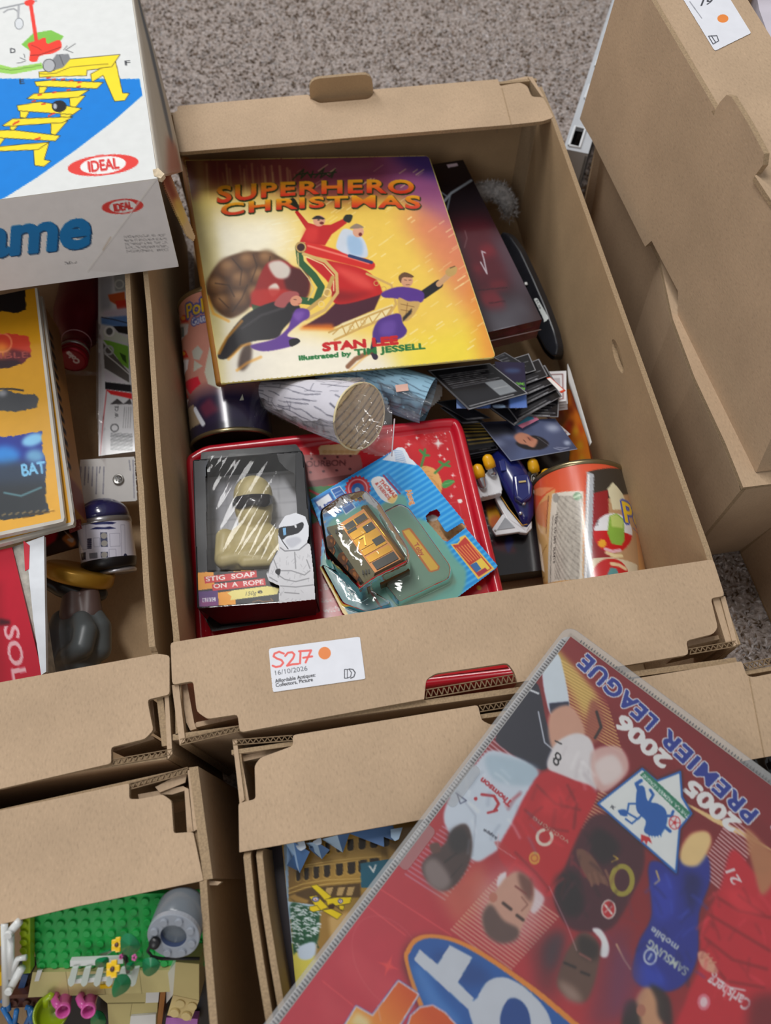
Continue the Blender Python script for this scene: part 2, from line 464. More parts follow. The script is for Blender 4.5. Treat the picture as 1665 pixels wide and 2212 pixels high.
def inside(pts):
    def f(q):
        X, Y = q[:, 0], q[:, 1]; ins = np.zeros(len(q), bool)
        for (x1, y1), (x2, y2) in zip(pts, pts[1:] + pts[:1]):
            if y1 == y2: continue
            ins ^= ((Y > min(y1, y2)) & (Y <= max(y1, y2))) & (X < (x2 - x1) * (Y - y1) / (y2 - y1) + x1)
        return ins
    return f
# ------------------------------------------------------------------ shared materials
def card_mat(name, col, fleck=0.5):
    "kraft cardboard: soft mottling, darker and paler fibres, fine relief"
    if name in MATS: return MATS[name]
    m, N, L, b = new_mat(name)
    tc = N.new('ShaderNodeTexCoord')
    a = N.new('ShaderNodeTexNoise'); a.inputs['Scale'].default_value = 14; a.inputs['Detail'].default_value = 6
    f = N.new('ShaderNodeTexNoise'); f.inputs['Scale'].default_value = 700; f.inputs['Detail'].default_value = 3
    mp = N.new('ShaderNodeMapping'); mp.inputs['Scale'].default_value = (1.0, 0.45, 1.0); mp.inputs['Rotation'].default_value = (0, 0, .5)
    L.new(tc.outputs['Object'], a.inputs['Vector']); L.new(tc.outputs['Object'], mp.inputs['Vector']); L.new(mp.outputs['Vector'], f.inputs['Vector'])
    c = lin(col)
    r1 = N.new('ShaderNodeValToRGB'); r1.color_ramp.elements[0].position = .35; r1.color_ramp.elements[1].position = .65
    r1.color_ramp.elements[0].color = tuple(c * .93) + (1,); r1.color_ramp.elements[1].color = tuple(c * 1.07) + (1,)
    r2 = N.new('ShaderNodeValToRGB'); e = r2.color_ramp.elements
    e[0].position = .25; e[0].color = (1 - .36 * fleck,) * 3 + (1,); e[1].position = .8; e[1].color = (1 + .3 * fleck,) * 3 + (1,)
    k = e.new(.42); k.color = (.97, .97, .97, 1); k = e.new(.62); k.color = (1.02, 1.02, 1.02, 1)
    L.new(a.outputs['Fac'], r1.inputs['Fac']); L.new(f.outputs['Fac'], r2.inputs['Fac'])
    mx = N.new('ShaderNodeMix'); mx.data_type = 'RGBA'; mx.blend_type = 'MULTIPLY'; mx.inputs['Factor'].default_value = 1
    L.new(r1.outputs['Color'], mx.inputs['A']); L.new(r2.outputs['Color'], mx.inputs['B']); L.new(mx.outputs['Result'], b.inputs['Base Color'])
    bp = N.new('ShaderNodeBump'); bp.inputs['Strength'].default_value = .18; bp.inputs['Distance'].default_value = .0006
    L.new(f.outputs['Fac'], bp.inputs['Height']); L.new(bp.outputs['Normal'], b.inputs['Normal'])
    b.inputs['Roughness'].default_value = .72; b.inputs['Specular IOR Level'].default_value = .3
    MATS[name] = m; return m
KRAFT = card_mat('kraft_card', (184, 158, 130))
KRAFT_IN = card_mat('kraft_card_inside', (174, 146, 112), .3)
KRAFT_EDGE = mat('kraft_cut_edge', (160, 136, 106), .85, var=.2, scale=700, bump=.4, bscale=900)
KRAFT_DARK = mat('kraft_hollow', (92, 74, 52), .9, var=.2)
INK = print_mat('printed_card', .38); GLOSS = print_mat('glossy_print', .22, coat=.35); MATT = print_mat('matt_print', .6)
WHITE = mat('white_paper', (226, 224, 220), .6, var=.03)
BLACK = mat('black_card', (26, 25, 28), .35, var=.2)

# ------------------------------------------------------------------ carpeted floor
fm, N, L, b = new_mat('carpet')
tc = N.new('ShaderNodeTexCoord')
v1 = N.new('ShaderNodeTexNoise'); v1.inputs['Scale'].default_value = 260; v1.inputs['Detail'].default_value = 5; v1.inputs['Roughness'].default_value = .7
L.new(tc.outputs['Object'], v1.inputs['Vector'])
rp = N.new('ShaderNodeValToRGB'); e = rp.color_ramp.elements
e[0].position = .3; e[0].color = rgba((112, 98, 88)); e[1].position = .72; e[1].color = rgba((212, 202, 198)); k = e.new(.5); k.color = rgba((166, 154, 148))
L.new(v1.outputs['Fac'], rp.inputs['Fac']); L.new(rp.outputs['Color'], b.inputs['Base Color'])
b.inputs['Roughness'].default_value = .95; b.inputs['Specular IOR Level'].default_value = .1
bp = N.new('ShaderNodeBump'); bp.inputs['Strength'].default_value = .8; bp.inputs['Distance'].default_value = .003
L.new(v1.outputs['Fac'], bp.inputs['Height']); L.new(bp.outputs['Normal'], b.inputs['Normal'])
floor = mesh('floor', [(-1.6, -1.4, 0), (2.2, -1.4, 0), (2.2, 2.6, 0), (-1.6, 2.6, 0), (-1.6, -1.4, -.02), (2.2, -1.4, -.02), (2.2, 2.6, -.02), (-1.6, 2.6, -.02)],
             [[0, 1, 2, 3], [7, 6, 5, 4], [0, 4, 5, 1], [1, 5, 6, 2], [2, 6, 7, 3], [3, 7, 4, 0]], fm)
floor['kind'] = 'structure'; floor['label'] = 'speckled beige and grey loop pile carpet under the boxes'
# pile: short twisted tufts where the carpet shows
R = np.random.default_rng(5)
def tufts(n, x0, x1, y0, y1):
    return np.c_[R.uniform(x0, x1, n), R.uniform(y0, y1, n)]
tp = np.r_[tufts(40000, -.3, .95, .60, 1.45), tufts(9000, .40, .56, -.14, .66)]
n = len(tp); ang = R.uniform(0, 2 * math.pi, n); ln = R.uniform(.0035, .0085, n); wd = R.uniform(.0007, .0014, n); hh = R.uniform(.0012, .0045, n)
ca, sa = np.cos(ang), np.sin(ang)
V = np.zeros((n, 5, 3))
for k, (s_, t_, z_) in enumerate([(-.5, 0, .0002), (0, -1, .35), (0, 1, .35), (.5, 0, .0002), (.05, 0, 1.0)]):
    V[:, k, 0] = tp[:, 0] + ca * ln * s_ - sa * wd * t_; V[:, k, 1] = tp[:, 1] + sa * ln * s_ + ca * wd * t_; V[:, k, 2] = hh * z_
F = (np.array([[0, 1, 4], [0, 4, 2], [1, 3, 4], [4, 3, 2]])[None] + (np.arange(n) * 5)[:, None, None]).reshape(-1, 3)
pal = lin(np.array([(204, 198, 196), (186, 180, 178), (168, 158, 150), (150, 138, 128), (120, 104, 88), (176, 164, 156), (214, 208, 208), (140, 120, 104), (104, 86, 70)]))
tc_ = pal[R.integers(0, len(pal), n)] * R.uniform(.85, 1.12, (n, 1))
pile = mesh('carpet_pile', V.reshape(-1, 3), F.tolist(), print_mat('carpet_yarn', .9, spec=.1), floor, ink=np.repeat(tc_, 5, 0))
pile['kind'] = 'stuff'; pile['label'] = 'short twisted carpet tufts in greys and browns'

# ------------------------------------------------------------------ cardboard boxes
H = 0.184
def corr_edge(parent, a, b, thick, out, n=None):
    "cut edge of corrugated board: two liners with the zig-zag fluting between them, from a to b"
    a, b, thick, out = [np.asarray(q, float) for q in (a, b, thick, out)]
    L_ = np.linalg.norm(b - a); n = n or max(8, int(L_ / .0019)); thick = thick * .8; e = (b - a) / L_; t = thick / np.linalg.norm(thick); T = np.linalg.norm(thick)
    v = []; f = []; w = .0006
    def slab(p, q, side):
        i = len(v)
        for base in (p, q):
            v.extend([base, base + side * w, base + side * w + out, base + out])
        f.extend([[i, i + 1, i + 2, i + 3], [i + 4, i + 7, i + 6, i + 5]] + [[i + k, i + 4 + k, i + 4 + (k + 1) % 4, i + (k + 1) % 4] for k in range(4)])
    slab(a, b, t); slab(a + thick - t * w, b + thick - t * w, t)
    for k in range(n):
        lo, hi = (w, T - w) if k % 2 == 0 else (T - w, w)
        slab(a + e * L_ * k / n + t * lo, a + e * L_ * (k + 1) / n + t * hi, e)
    return fix_normals(mesh('fluted_edge', v, f, mat('fluting', (128, 106, 80), .9, var=.2, scale=300), parent, label='cut edge showing the zig-zag fluting'))
Pz = lambda l, z=H: [P(u, v, z) for u, v in l]
def down(pts, z=0.002): return [np.array([p[0], p[1], z]) for p in pts]
TH = np.array([0, 0, -.004])

# --- the middle box that holds the toys
A = thing('cardboard_box', 'open brown cardboard tray in the centre holding the picture book, red tin and toys', 'box', (0.2, 0.26, 0), 'cardboard trays on the carpet')
prism('base', [(-.02, -.07, .004), (.405, -.07, .004), (.405, .592, .004), (-.02, .592, .004)], (0, 0, -.0035), KRAFT_IN, A)
lw = [P(319, 583, H) + [-.004, .22, 0], P(322, 500, H) + [-.002, 0, 0], P(319, 583, H), P(328, 673, H), P(338, 826, H), P(348, 980, H), P(366, 1170, H), P(384, 1370, H), P(386, 1390, H) + [0, -.010, 0], P(388, 1400, H) + [0, -.06, 0]]
lw = [p - [0, 0, .0045] if p[1] < .006 or p[1] > .52 else p for p in lw]
ribbon('side_wall', lw, [np.array([min(p[0], -.012), p[1], .004]) for p in lw], (-.0045, 0, 0), KRAFT_IN, A, KRAFT_EDGE)
rw = Pz([(1157, 180), (1196, 262), (1244, 406), (1292, 550), (1336, 661), (1377, 784), (1418, 904), (1463, 1034), (1520, 1189), (1560, 1290), (1588, 1390)])
rb = [np.array([.402, p[1] if p[1] > -.07 else -.07, .004]) for p in rw]
# right wall with the oval hand hole cut through it
hy, hz = P(1283, 775, .152)[1], .152
rwl = [np.array([.4005, p[1], p[2] - (.0045 if p[1] < 0 or p[1] > .515 else 0)]) for p in rw]
ring = [np.array([.4005, hy + .019 * math.cos(w), hz + .0075 * math.sin(w)]) for w in np.linspace(-math.pi / 2, -math.pi / 2 - 2 * math.pi, 29)]
ol = rwl + [np.array([.4005, -.068, .004]), np.array([.4005, hy, .004])] + ring + [np.array([.4005, hy + .0001, .004]), np.array([.4005, .59, .004])]
prism('side_wall', ol, (.0045, 0, 0), KRAFT_IN, A, KRAFT_EDGE)
ribbon('end_wall', [np.array([x, .590, H - .0045]) for x in np.linspace(-.012, .402, 12)], [np.array([x, .592, .004]) for x in np.linspace(-.016, .405, 12)], (0, .004, 0), KRAFT_IN, A, KRAFT_EDGE)
ribbon('end_wall', [np.array([x, -.068, H - .0045]) for x in np.linspace(-.004, .398, 12)], [np.array([x, -.068, .004]) for x in np.linspace(-.012, .402, 12)], (0, -.004, 0), KRAFT, A, KRAFT_EDGE)
# front flange with its L-shaped corner cut-outs and hand notch
ff = [(368, 1388), (960, 1294), (1540, 1208), (1565, 1287), (1535, 1292), (1550, 1355), (1541, 1369), (1482, 1384), (1487, 1414), (1341, 1439), (1117, 1474), (1111, 1452), (1096, 1432), (940, 1455), (920, 1468), (916, 1510),
      (518, 1582), (513, 1543), (448, 1553), (425, 1537), (417, 1471), (372, 1479)]
FLG = pxprism('end_flange', rnd(ff, 7, 2, skip=(1, 9, 10, 15)), H, .004, KRAFT, A, KRAFT_EDGE)
# back flange with its hand notch and right corner cut-out
bf = [(386, 329), (372, 243), (384, 240), (382, 229), (667, 204), (671, 213), (690, 223), (795, 214), (806, 206), (806, 193), (1075, 171), (1080, 186), (1088, 184), (1123, 178), (1139, 186), (1148, 209), (1173, 210), (1196, 254), (1170, 262), (1106, 269), (800, 294)]
pxprism('end_flange', rnd(bf, 6, 2, skip=(9, 10, 19, 20)), H, .004, KRAFT, A, KRAFT_EDGE)
pxprism('flange_fold', [(1083, 190), (1103, 268), (1105, 268), (1085, 190)], H, .0006, KRAFT_EDGE, A, lift=.0004)
# upright hand tab standing through the notch of the back flange
yb = P(690, 223, H)[1] + .028
x0, x1 = P(667, 200, H)[0], P(806, 195, H)[0]
tabp = rnd([(x0, .150), (x1, .150), (x1 - .001, .206), (x0 + .001, .206)], .012, 4)
prism('hand_tab', [np.array([a, .588, b_]) for a, b_ in tabp], (0, .004, 0), KRAFT_IN, A, KRAFT_EDGE)
# stacking posts and cut edges that show inside the corner cut-outs of the front end
def post(parent, px, z, th=.05, m=None): return pxprism('corner_post', px, z, th, m or KRAFT, parent, KRAFT_EDGE)
post(A, [(371, 1480), (386, 1479), (400, 1600), (388, 1610)], H - .003, .17)
post(A, [(390, 1480), (404, 1477), (419, 1560), (424, 1574), (411, 1578), (402, 1560)], H - .010, .16)
post(A, [(411, 1578), (424, 1560), (511, 1543), (514, 1551), (420, 1572)], H - .012, .05)
corr_edge(A, P(390, 1611, H - .004), P(518, 1581, H - .004), (0, .0055, 0), (0, 0, .0012))
corr_edge(A, P(919, 1510, H - .004), P(1117, 1475, H - .004), (0, .008, 0), (0, 0, .0012))
post(A, [(1538, 1292), (1552, 1288), (1580, 1385), (1568, 1390)], H - .004, .17)
post(A, [(1556, 1290), (1566, 1288), (1594, 1392), (1584, 1396)], H - .003, .17)
post(A, [(1484, 1386), (1568, 1368), (1574, 1376), (1486, 1396)], H - .012, .05)
corr_edge(A, P(1489, 1415, H - .004), P(1592, 1397, H - .004), (0, .0055, 0), (0, 0, .0012))
post(A, [(1078, 178), (1136, 165), (1150, 166), (1137, 172), (1086, 183)], H - .006, .06)
post(A, [(1140, 166), (1150, 166), (1175, 209), (1170, 209)], H - .003, .17)

# --- lot stickers
def sticker(parent, quad, pl, lines, th=.0003):
    k = Ink(quad, 230, 130, (226, 228, 236)); lines(k)
    return inked('lot_sticker', k, plane_where(pl, th + .0002), MATT, parent, keep=inside(rnd(quad, 5)), label='white lot sticker with red handwriting and an orange dot')
def st_front(k):
    for a, b_ in (((588, 1420), (622, 1418)),): pass
    red = (236, 92, 84)
    for seg in ([(613, 1412), (603, 1408), (593, 1412), (591, 1418), (599, 1423), (608, 1426), (612, 1432), (606, 1439), (596, 1441), (589, 1438)], [(616, 1417), (622, 1410), (631, 1409), (636, 1414), (633, 1422), (620, 1438), (632, 1435), (644, 1434)], [(649, 1410), (648, 1433)], [(646, 1407), (672, 1405), (660, 1431)], [(655, 1421), (674, 1418)]):
        k.line(seg, 4.5, red, .9)
    k.ell(701, 1411, 13.5, 13.5, (232, 136, 72))
    k.text('16/10/2026', (592, 1459), (665, 1448), 10, (88, 90, 98), bold=0)
    k.text('Affordable Antiques:', (595, 1475), (682, 1461), 7.5, (40, 40, 46)); k.text('Collectors, Picture', (596, 1484), (676, 1471), 7.5, (40, 40, 46))
    k.line([(744, 1446), (744, 1465), (749, 1465), (757, 1462), (759, 1453), (754, 1446), (744, 1446)], 1.8, (60, 62, 70)); k.line([(750, 1446), (750, 1464)], 1.6, (60, 62, 70))
    k.line([(754, 1445), (762, 1446), (767, 1453), (764, 1462), (757, 1465)], 2.2, (60, 62, 70))
sticker(FLG, [(580, 1401), (778, 1375), (790, 1467), (589, 1496)], Plane(H), st_front)

# --- left box
B = thing('cardboard_box', 'brown cardboard tray at the left holding the yellow packs, domed tin and figurine', 'box', (-.22, .15, 0), 'cardboard trays on the carpet')
prism('base', [(-.44, -.085, .004), (-.018, -.085, .004), (-.05, .5, .004), (-.44, .5, .004)], (0, 0, -.0035), KRAFT_IN, B)
lb = Pz([(264, 500), (269, 583), (276, 718), (286, 854), (294, 1012), (298, 1052), (310, 1268), (322, 1398)])
lb = lb + [lb[-1] + [.0005, -.003, -.0045], lb[-1] + [.008, -.07, -.0045]]
ribbon('side_wall', lb, [np.array([p[0] - .002, p[1], .004]) for p in lb], (.0045, 0, 0), KRAFT_IN, B, KRAFT_EDGE)
ribbon('side_wall', [np.array([-.43, y, H - .0045]) for y in (.5, .2, -.08)], [np.array([-.43, y, .004]) for y in (.5, .2, -.08)], (-.0045, 0, 0), KRAFT_IN, B, KRAFT_EDGE)
ribbon('end_wall', [(-.43, -.082, H - .004), (-.2, -.081, H - .004), (-.008, -.08, H - .004)], [(-.43, -.082, .004), (-.2, -.081, .004), (-.012, -.08, .004)], (0, -.004, 0), KRAFT, B, KRAFT_EDGE)
ribbon('end_wall', [(-.43, .5, H - .002), (-.05, .5, H - .002)], [(-.43, .5, .004), (-.05, .5, .004)], (0, .004, 0), KRAFT, B, KRAFT_EDGE)
bfl = [(-420, 1545), (0, 1474), (170, 1443), (340, 1412), (366, 1416), (366, 1500), (319, 1511), (321, 1528), (331, 1577), (313, 1596), (240, 1614), (240, 1649), (0, 1704), (-420, 1790)]
pxprism('end_flange', rnd(bfl, 6, 2, skip=(0, 1, 2, 12, 13)), H, .004, KRAFT, B, KRAFT_EDGE)
post(B, [(355, 1502), (364, 1500), (372, 1628), (362, 1640)], H - .003, .17)
post(B, [(318, 1512), (330, 1511), (336, 1578), (330, 1584)], H - .012, .06)
post(B, [(242, 1614), (328, 1589), (334, 1596), (244, 1624)], H - .013, .05)
corr_edge(B, P(242, 1655, H - .004), P(372, 1632, H - .004), (0, .0055, 0), (0, 0, .0012))

# --- box at the bottom left with the building bricks
C = thing('cardboard_box', 'brown cardboard tray at the lower left holding building bricks', 'box', (-.2, -.4, 0), 'cardboard trays on the carpet')
prism('base', [(-.44, -.72, .004), (.012, -.72, .004), (.012, -.098, .004), (-.44, -.098, .004)], (0, 0, -.0035), KRAFT_IN, C)
lc = [P(418, 1800, H), P(431, 1906, H), P(440, 2050, H), P(453, 2212, H)]; d_ = lc[-1] - lc[-2]; lc = [np.array([lc[0][0] - .002, -.094, H - .0045])] + [lc[0] - [0, 0, .0045], lc[1] + [0, .004, -.0045]] + lc[1:] + [lc[-1] + d_ * 6]
ribbon('side_wall', lc, [np.array([p[0] + .004, p[1], .004]) for p in lc], (.0045, 0, 0), KRAFT_IN, C, KRAFT_EDGE)
ribbon('side_wall', [np.array([-.42, y, H - .0045]) for y in (-.7, -.1)], [np.array([-.42, y, .004]) for y in (-.7, -.1)], (-.0045, 0, 0), KRAFT_IN, C, KRAFT_EDGE)
ribbon('end_wall', [(-.42, -.1065, H - .004), (-.12, -.1055, H - .004), (.006, -.0955, H - .004)], [(-.42, -.105, .004), (-.12, -.105, .004), (.006, -.0955, .004)], (0, .004, 0), KRAFT, C, KRAFT_EDGE)
ribbon('end_wall', [(-.42, -.71, H), (.03, -.71, H)], [(-.42, -.71, .004), (.03, -.71, .004)], (0, -.004, 0), KRAFT, C, KRAFT_EDGE)
cfl = [(-420, 1853), (0, 1751), (279, 1692), (279, 1726), (300, 1726), (351, 1716), (370, 1730), (375, 1800), (417, 1797), (439, 1901), (431, 1904), (165, 1958), (0, 1997), (-420, 2095)]
pxprism('end_flange', rnd(cfl, 5, 2, skip=(0, 1, 9, 10, 11, 12, 13)), H, .004, KRAFT, C, KRAFT_EDGE)
pxprism('corner_post', [(436, 1900), (478, 1905), (470, 1912), (440, 1912)], H - .006, .006, KRAFT, C, KRAFT_EDGE)
ribbon('corner_post', Pz([(408, 1658), (439, 1901)], H - .001), down(Pz([(408, 1658), (439, 1901)])), (.006, 0, 0), KRAFT, C, KRAFT_EDGE)
post(C, [(298, 1716), (396, 1698), (404, 1706), (372, 1716), (350, 1716), (300, 1726)], H - .008, .05)
post(C, [(398, 1700), (407, 1704), (417, 1796), (404, 1798)], H - .004, .17)
post(C, [(405, 1664), (415, 1662), (428, 1790), (418, 1796)], H - .002, .17)
corr_edge(C, P(280, 1692, H - .004), P(406, 1657, H - .004), (0, -.0055, 0), (0, 0, .0012))
prism('corner_gusset', Pz([(335, 1700), (405, 1664), (400, 1690), (345, 1712)], H - .006), (0, 0, -.0015), KRAFT, C)

# --- box at the bottom centre with the pop-up book
D = thing('cardboard_box', 'brown cardboard tray at the bottom centre, under the football album', 'box', (.25, -.4, 0), 'cardboard trays on the carpet')
prism('base', [(.035, -.72, .004), (.45, -.72, .004), (.45, -.084, .004), (.035, -.084, .004)], (0, 0, -.0035), KRAFT_IN, D)
ld = [P(541, 1850, H), P(552, 1960, H), P(570, 2080, H), P(592, 2212, H)]; d_ = ld[-1] - ld[-2]; ld = [np.array([ld[0][0] - .004, -.085, H - .0045]), ld[0] + [0, .004, -.0045]] + ld + [ld[-1] + d_ * 5]
ribbon('side_wall', ld, [np.array([p[0] + .002, p[1], .004]) for p in ld], (-.0045, 0, 0), KRAFT_IN, D, KRAFT_EDGE)
ribbon('side_wall', [p + [.0075, 0, -.001] for p in ld[1:]], [np.array([p[0] + .0095, p[1], .004]) for p in ld[1:]], (-.004, 0, 0), KRAFT_IN, D, KRAFT_EDGE)
ribbon('side_wall', [np.array([.444, y, H - .0045]) for y in (-.7, -.09)], [np.array([.444, y, .004]) for y in (-.7, -.09)], (.0045, 0, 0), KRAFT_IN, D, KRAFT_EDGE)
ribbon('end_wall', [(.036, -.087, H - .004), (.24, -.086, H - .004), (.445, -.080, H - .004)], [(.04, -.087, .004), (.24, -.087, .004), (.445, -.082, .004)], (0, .003, 0), KRAFT, D, KRAFT_EDGE)
ribbon('end_wall', [(.03, -.71, H), (.444, -.71, H)], [(.03, -.71, .004), (.444, -.71, .004)], (0, -.004, 0), KRAFT, D, KRAFT_EDGE)
dfl = [(632, 1588), (1032, 1523), (1040, 1556), (1060, 1566), (1210, 1541), (1222, 1530), (1220, 1493), (1371, 1466), (1602, 1428), (1612, 1459), (1625, 1463), (1690, 1450), (1712, 1470), (1724, 1520), (1750, 1520), (1775, 1615), (1665, 1633), (1575, 1649), (1225, 1714), (885, 1775), (517, 1841), (515, 1735), (552, 1726), (550, 1654), (562, 1637), (633, 1611)]
pxprism('end_flange', rnd(dfl, 6, 2, skip=(7, 15, 16, 17, 18, 19, 20)), H, .004, KRAFT, D, KRAFT_EDGE)
pxprism('flange_fold', [(1617, 1462), (1650, 1634), (1652, 1634), (1619, 1462)], H, .0006, KRAFT_EDGE, D, lift=.0004)
post(D, [(502, 1598), (511, 1596), (528, 1728), (518, 1736)], H - .003, .17)
post(D, [(512, 1640), (522, 1640), (538, 1730), (528, 1733)], H - .005, .17)
post(D, [(513, 1634), (612, 1616), (600, 1626), (556, 1638), (520, 1646)], H - .010, .05)
corr_edge(D, P(503, 1598, H - .004), P(632, 1588, H - .004), (0, -.005, 0), (0, 0, .0012))
corr_edge(D, P(1034, 1524, H - .004), P(1220, 1494, H - .004), (0, -.006, 0), (0, 0, .0012))
corr_edge(D, P(1604, 1434, H - .004), P(1740, 1405, H - .004), (0, -.006, 0), (0, 0, .0012))
post(D, [(1612, 1452), (1700, 1432), (1700, 1440), (1614, 1462)], H - .010, .05)

# --- the two stacked boxes on the right
E1 = thing('cardboard_box', 'closed-looking brown box at the right, lower one of the stack', 'box', (.66, .28, 0), 'cardboard trays on the carpet')
e1 = [P(1605, 1053, H), P(1567, 958, H), P(1500, 815, H), P(1453, 689, H), P(1400, 560, H)]; d_ = (e1[-1] - e1[-2]); e1 = e1[:-1] + [e1[-1] + [.011, 0, 0], P(1275, 300, H) + [.013, 0, 0]]
e1b = [np.array([p[0] + .022, p[1] + .012, .002]) for p in e1]
ribbon('end_wall', [p - [0, 0, .0045] for p in e1], e1b, (.004, 0, 0), KRAFT, E1, KRAFT_EDGE)
prism('side_wall', [e1[0] - [0, 0, .0045], e1b[0], np.array([1.05, .088, .002]), np.array([1.05, .075, H - .0045])], (0, .004, 0), KRAFT, E1, KRAFT_EDGE)
yE = e1[-1][1]
prism('side_wall', [np.array([.44, yE, H]), np.array([.455, yE + .006, .002]), np.array([1.05, yE + .006, .002]), np.array([1.05, yE, H])], (0, -.004, 0), KRAFT, E1, KRAFT_EDGE)
prism('end_flange', [p + [.0, 0, .0] for p in e1] + [np.array([.515, yE, H]), np.array([.515, e1[0][1], H])], (0, 0, -.004), KRAFT, E1, KRAFT_EDGE)
prism('base', [e1b[0] + [.004, .002, 0], np.array([1.04, .09, .002]), np.array([1.04, yE, .002]), e1b[-1] + [.004, -.002, 0]], (0, 0, .003), KRAFT_IN, E1)
E2 = thing('cardboard_box', 'brown cardboard tray with a white lot sticker, upper one of the stack at the right', 'box', (.66, .27, H), 'cardboard trays on the carpet')
Z2 = .342
class VPlane(Plane):
    def __init__(s, A_, B_, C_):
        n = np.cross(B_ - A_, C_ - A_); n /= np.linalg.norm(n); s.n = n; s.d = n @ A_
e2p = VPlane(P(1633, 1020, H + .001), P(1278, 302, H + .001), P(1545, 237, Z2))
if e2p.n[0] > 0: e2p.n = -e2p.n; e2p.d = -e2p.d
left = [(1355, -90), (1407, 0), (1545, 237), (1555, 220), (1569, 205), (1580, 209), (1615, 266), (1650, 332), (1647, 357), (1630, 380), (1665, 432), (1800, 640), (1633, 1020), (1589, 958), (1464, 683), (1464, 629), (1421, 547), (1407, 520), (1393, 533), (1278, 302), (1260, 271), (1252, 257), (1327, 0), (1350, -85)]
prism('end_wall', [e2p.on(u, v) for u, v in left], (.004, 0, 0), KRAFT, E2, KRAFT_EDGE)
e2f = [(1355, -90), (1407, 0), (1545, 237), (1620, 330), (1640, 372), (1630, 380), (1665, 432), (1790, 620), (1990, 560), (1665, 80), (1615, 0), (1560, -85)]
FLG2 = pxprism('end_flange', e2f, Z2, .004, KRAFT, E2, KRAFT_EDGE)
p0 = P(1633, 1020, H + .001); p1 = P(1800, 640, Z2)
prism('side_wall', [p0, e2p.on(1800, 640), np.array([1.05, .06, Z2]), np.array([1.05, .07, H + .001])], (0, .004, 0), KRAFT, E2, KRAFT_EDGE)
prism('side_wall', [np.array([.437, .475, H + .001]), np.array([.432, .475, Z2 - .005]), np.array([1.05, .475, Z2]), np.array([1.05, .475, H + .001])], (0, .004, 0), KRAFT, E2, KRAFT_EDGE)
prism('base', [np.array([.47, .08, H + .001]), np.array([1.05, .08, H + .001]), np.array([1.05, .47, H + .001]), np.array([.45, .47, H + .001])], (0, 0, .003), KRAFT_IN, E2)
def st_top(k):
    k.text('19', (1507, 14), (1537, 8), 14, (60, 62, 70), up=(.35, -.9))
    k.ell(1561, 40, 12, 9, (232, 136, 60)); 
    for i, s_ in enumerate(((1475, 4, 1500, 40), (1466, 4, 1488, 38), (1490, 4, 1516, 40))): k.fine(s_[:2], s_[2:], 3, (120, 122, 130), i)
    k.line([(1530, 78), (1540, 95), (1552, 88), (1548, 77), (1530, 78)], 2, (70, 72, 80)); k.line([(1536, 77), (1546, 92)], 2, (70, 72, 80))
sticker(FLG2, [(1470, -10), (1560, -30), (1623, 72), (1544, 111)], Plane(Z2), st_top)
# papers standing in the upper stacked box
k = Ink([(1612, -40), (1660, -40), (1690, 110), (1640, 90)], 30, 60, (196, 190, 204))
for i in range(14): k.fine((1628 + i * 1.5, -30 + i * 9), (1672, -34 + i * 9), 3, (150, 148, 165), i, .6)
pw = Plane(Z2 - .02)
o = pxprism('paper_sheet', [(1628, -40), (1760, -40), (1760, 130), (1665, 92), (1640, 22)], Z2 - .02, .14, mat('lilac_paper', (206, 200, 212), .6, var=.06), None)
tag(o, 'pale lilac printed paper bundle inside the upper stacked box', 'paper')

# --- box edge at the far right
Fb = thing('cardboard_box', 'brown cardboard box cut off by the right edge of the picture', 'box', (.75, -.1, 0), 'cardboard trays on the carpet')
f0, f1 = P(1595, 1190, 0), P(1665, 1350, 0); fd = f1 - f0
a0, a1 = f0 + [0, 0, .001], f0 + fd * 4 + [0, 0, .001]
up_ = np.array([.004, -.004, .18])
prism('side_wall', [a0, a1, a1 + up_, a0 + up_], (.004, 0, 0), KRAFT, Fb, KRAFT_EDGE)
prism('end_wall', [a0, a0 + [.42, 0, 0], a0 + [.42, 0, 0] + up_, a0 + up_], (0, -.004, 0), KRAFT, Fb, KRAFT_EDGE)
prism('side_wall', [a0 + [.42, 0, 0], a1 + [.42, 0, 0], a1 + [.42, 0, 0] + up_, a0 + [.42, 0, 0] + up_], (-.004, 0, 0), KRAFT, Fb, KRAFT_EDGE)
prism('base', [a0, a1, a1 + [.42, 0, 0], a0 + [.42, 0, 0]], (0, 0, .003), KRAFT_IN, Fb)

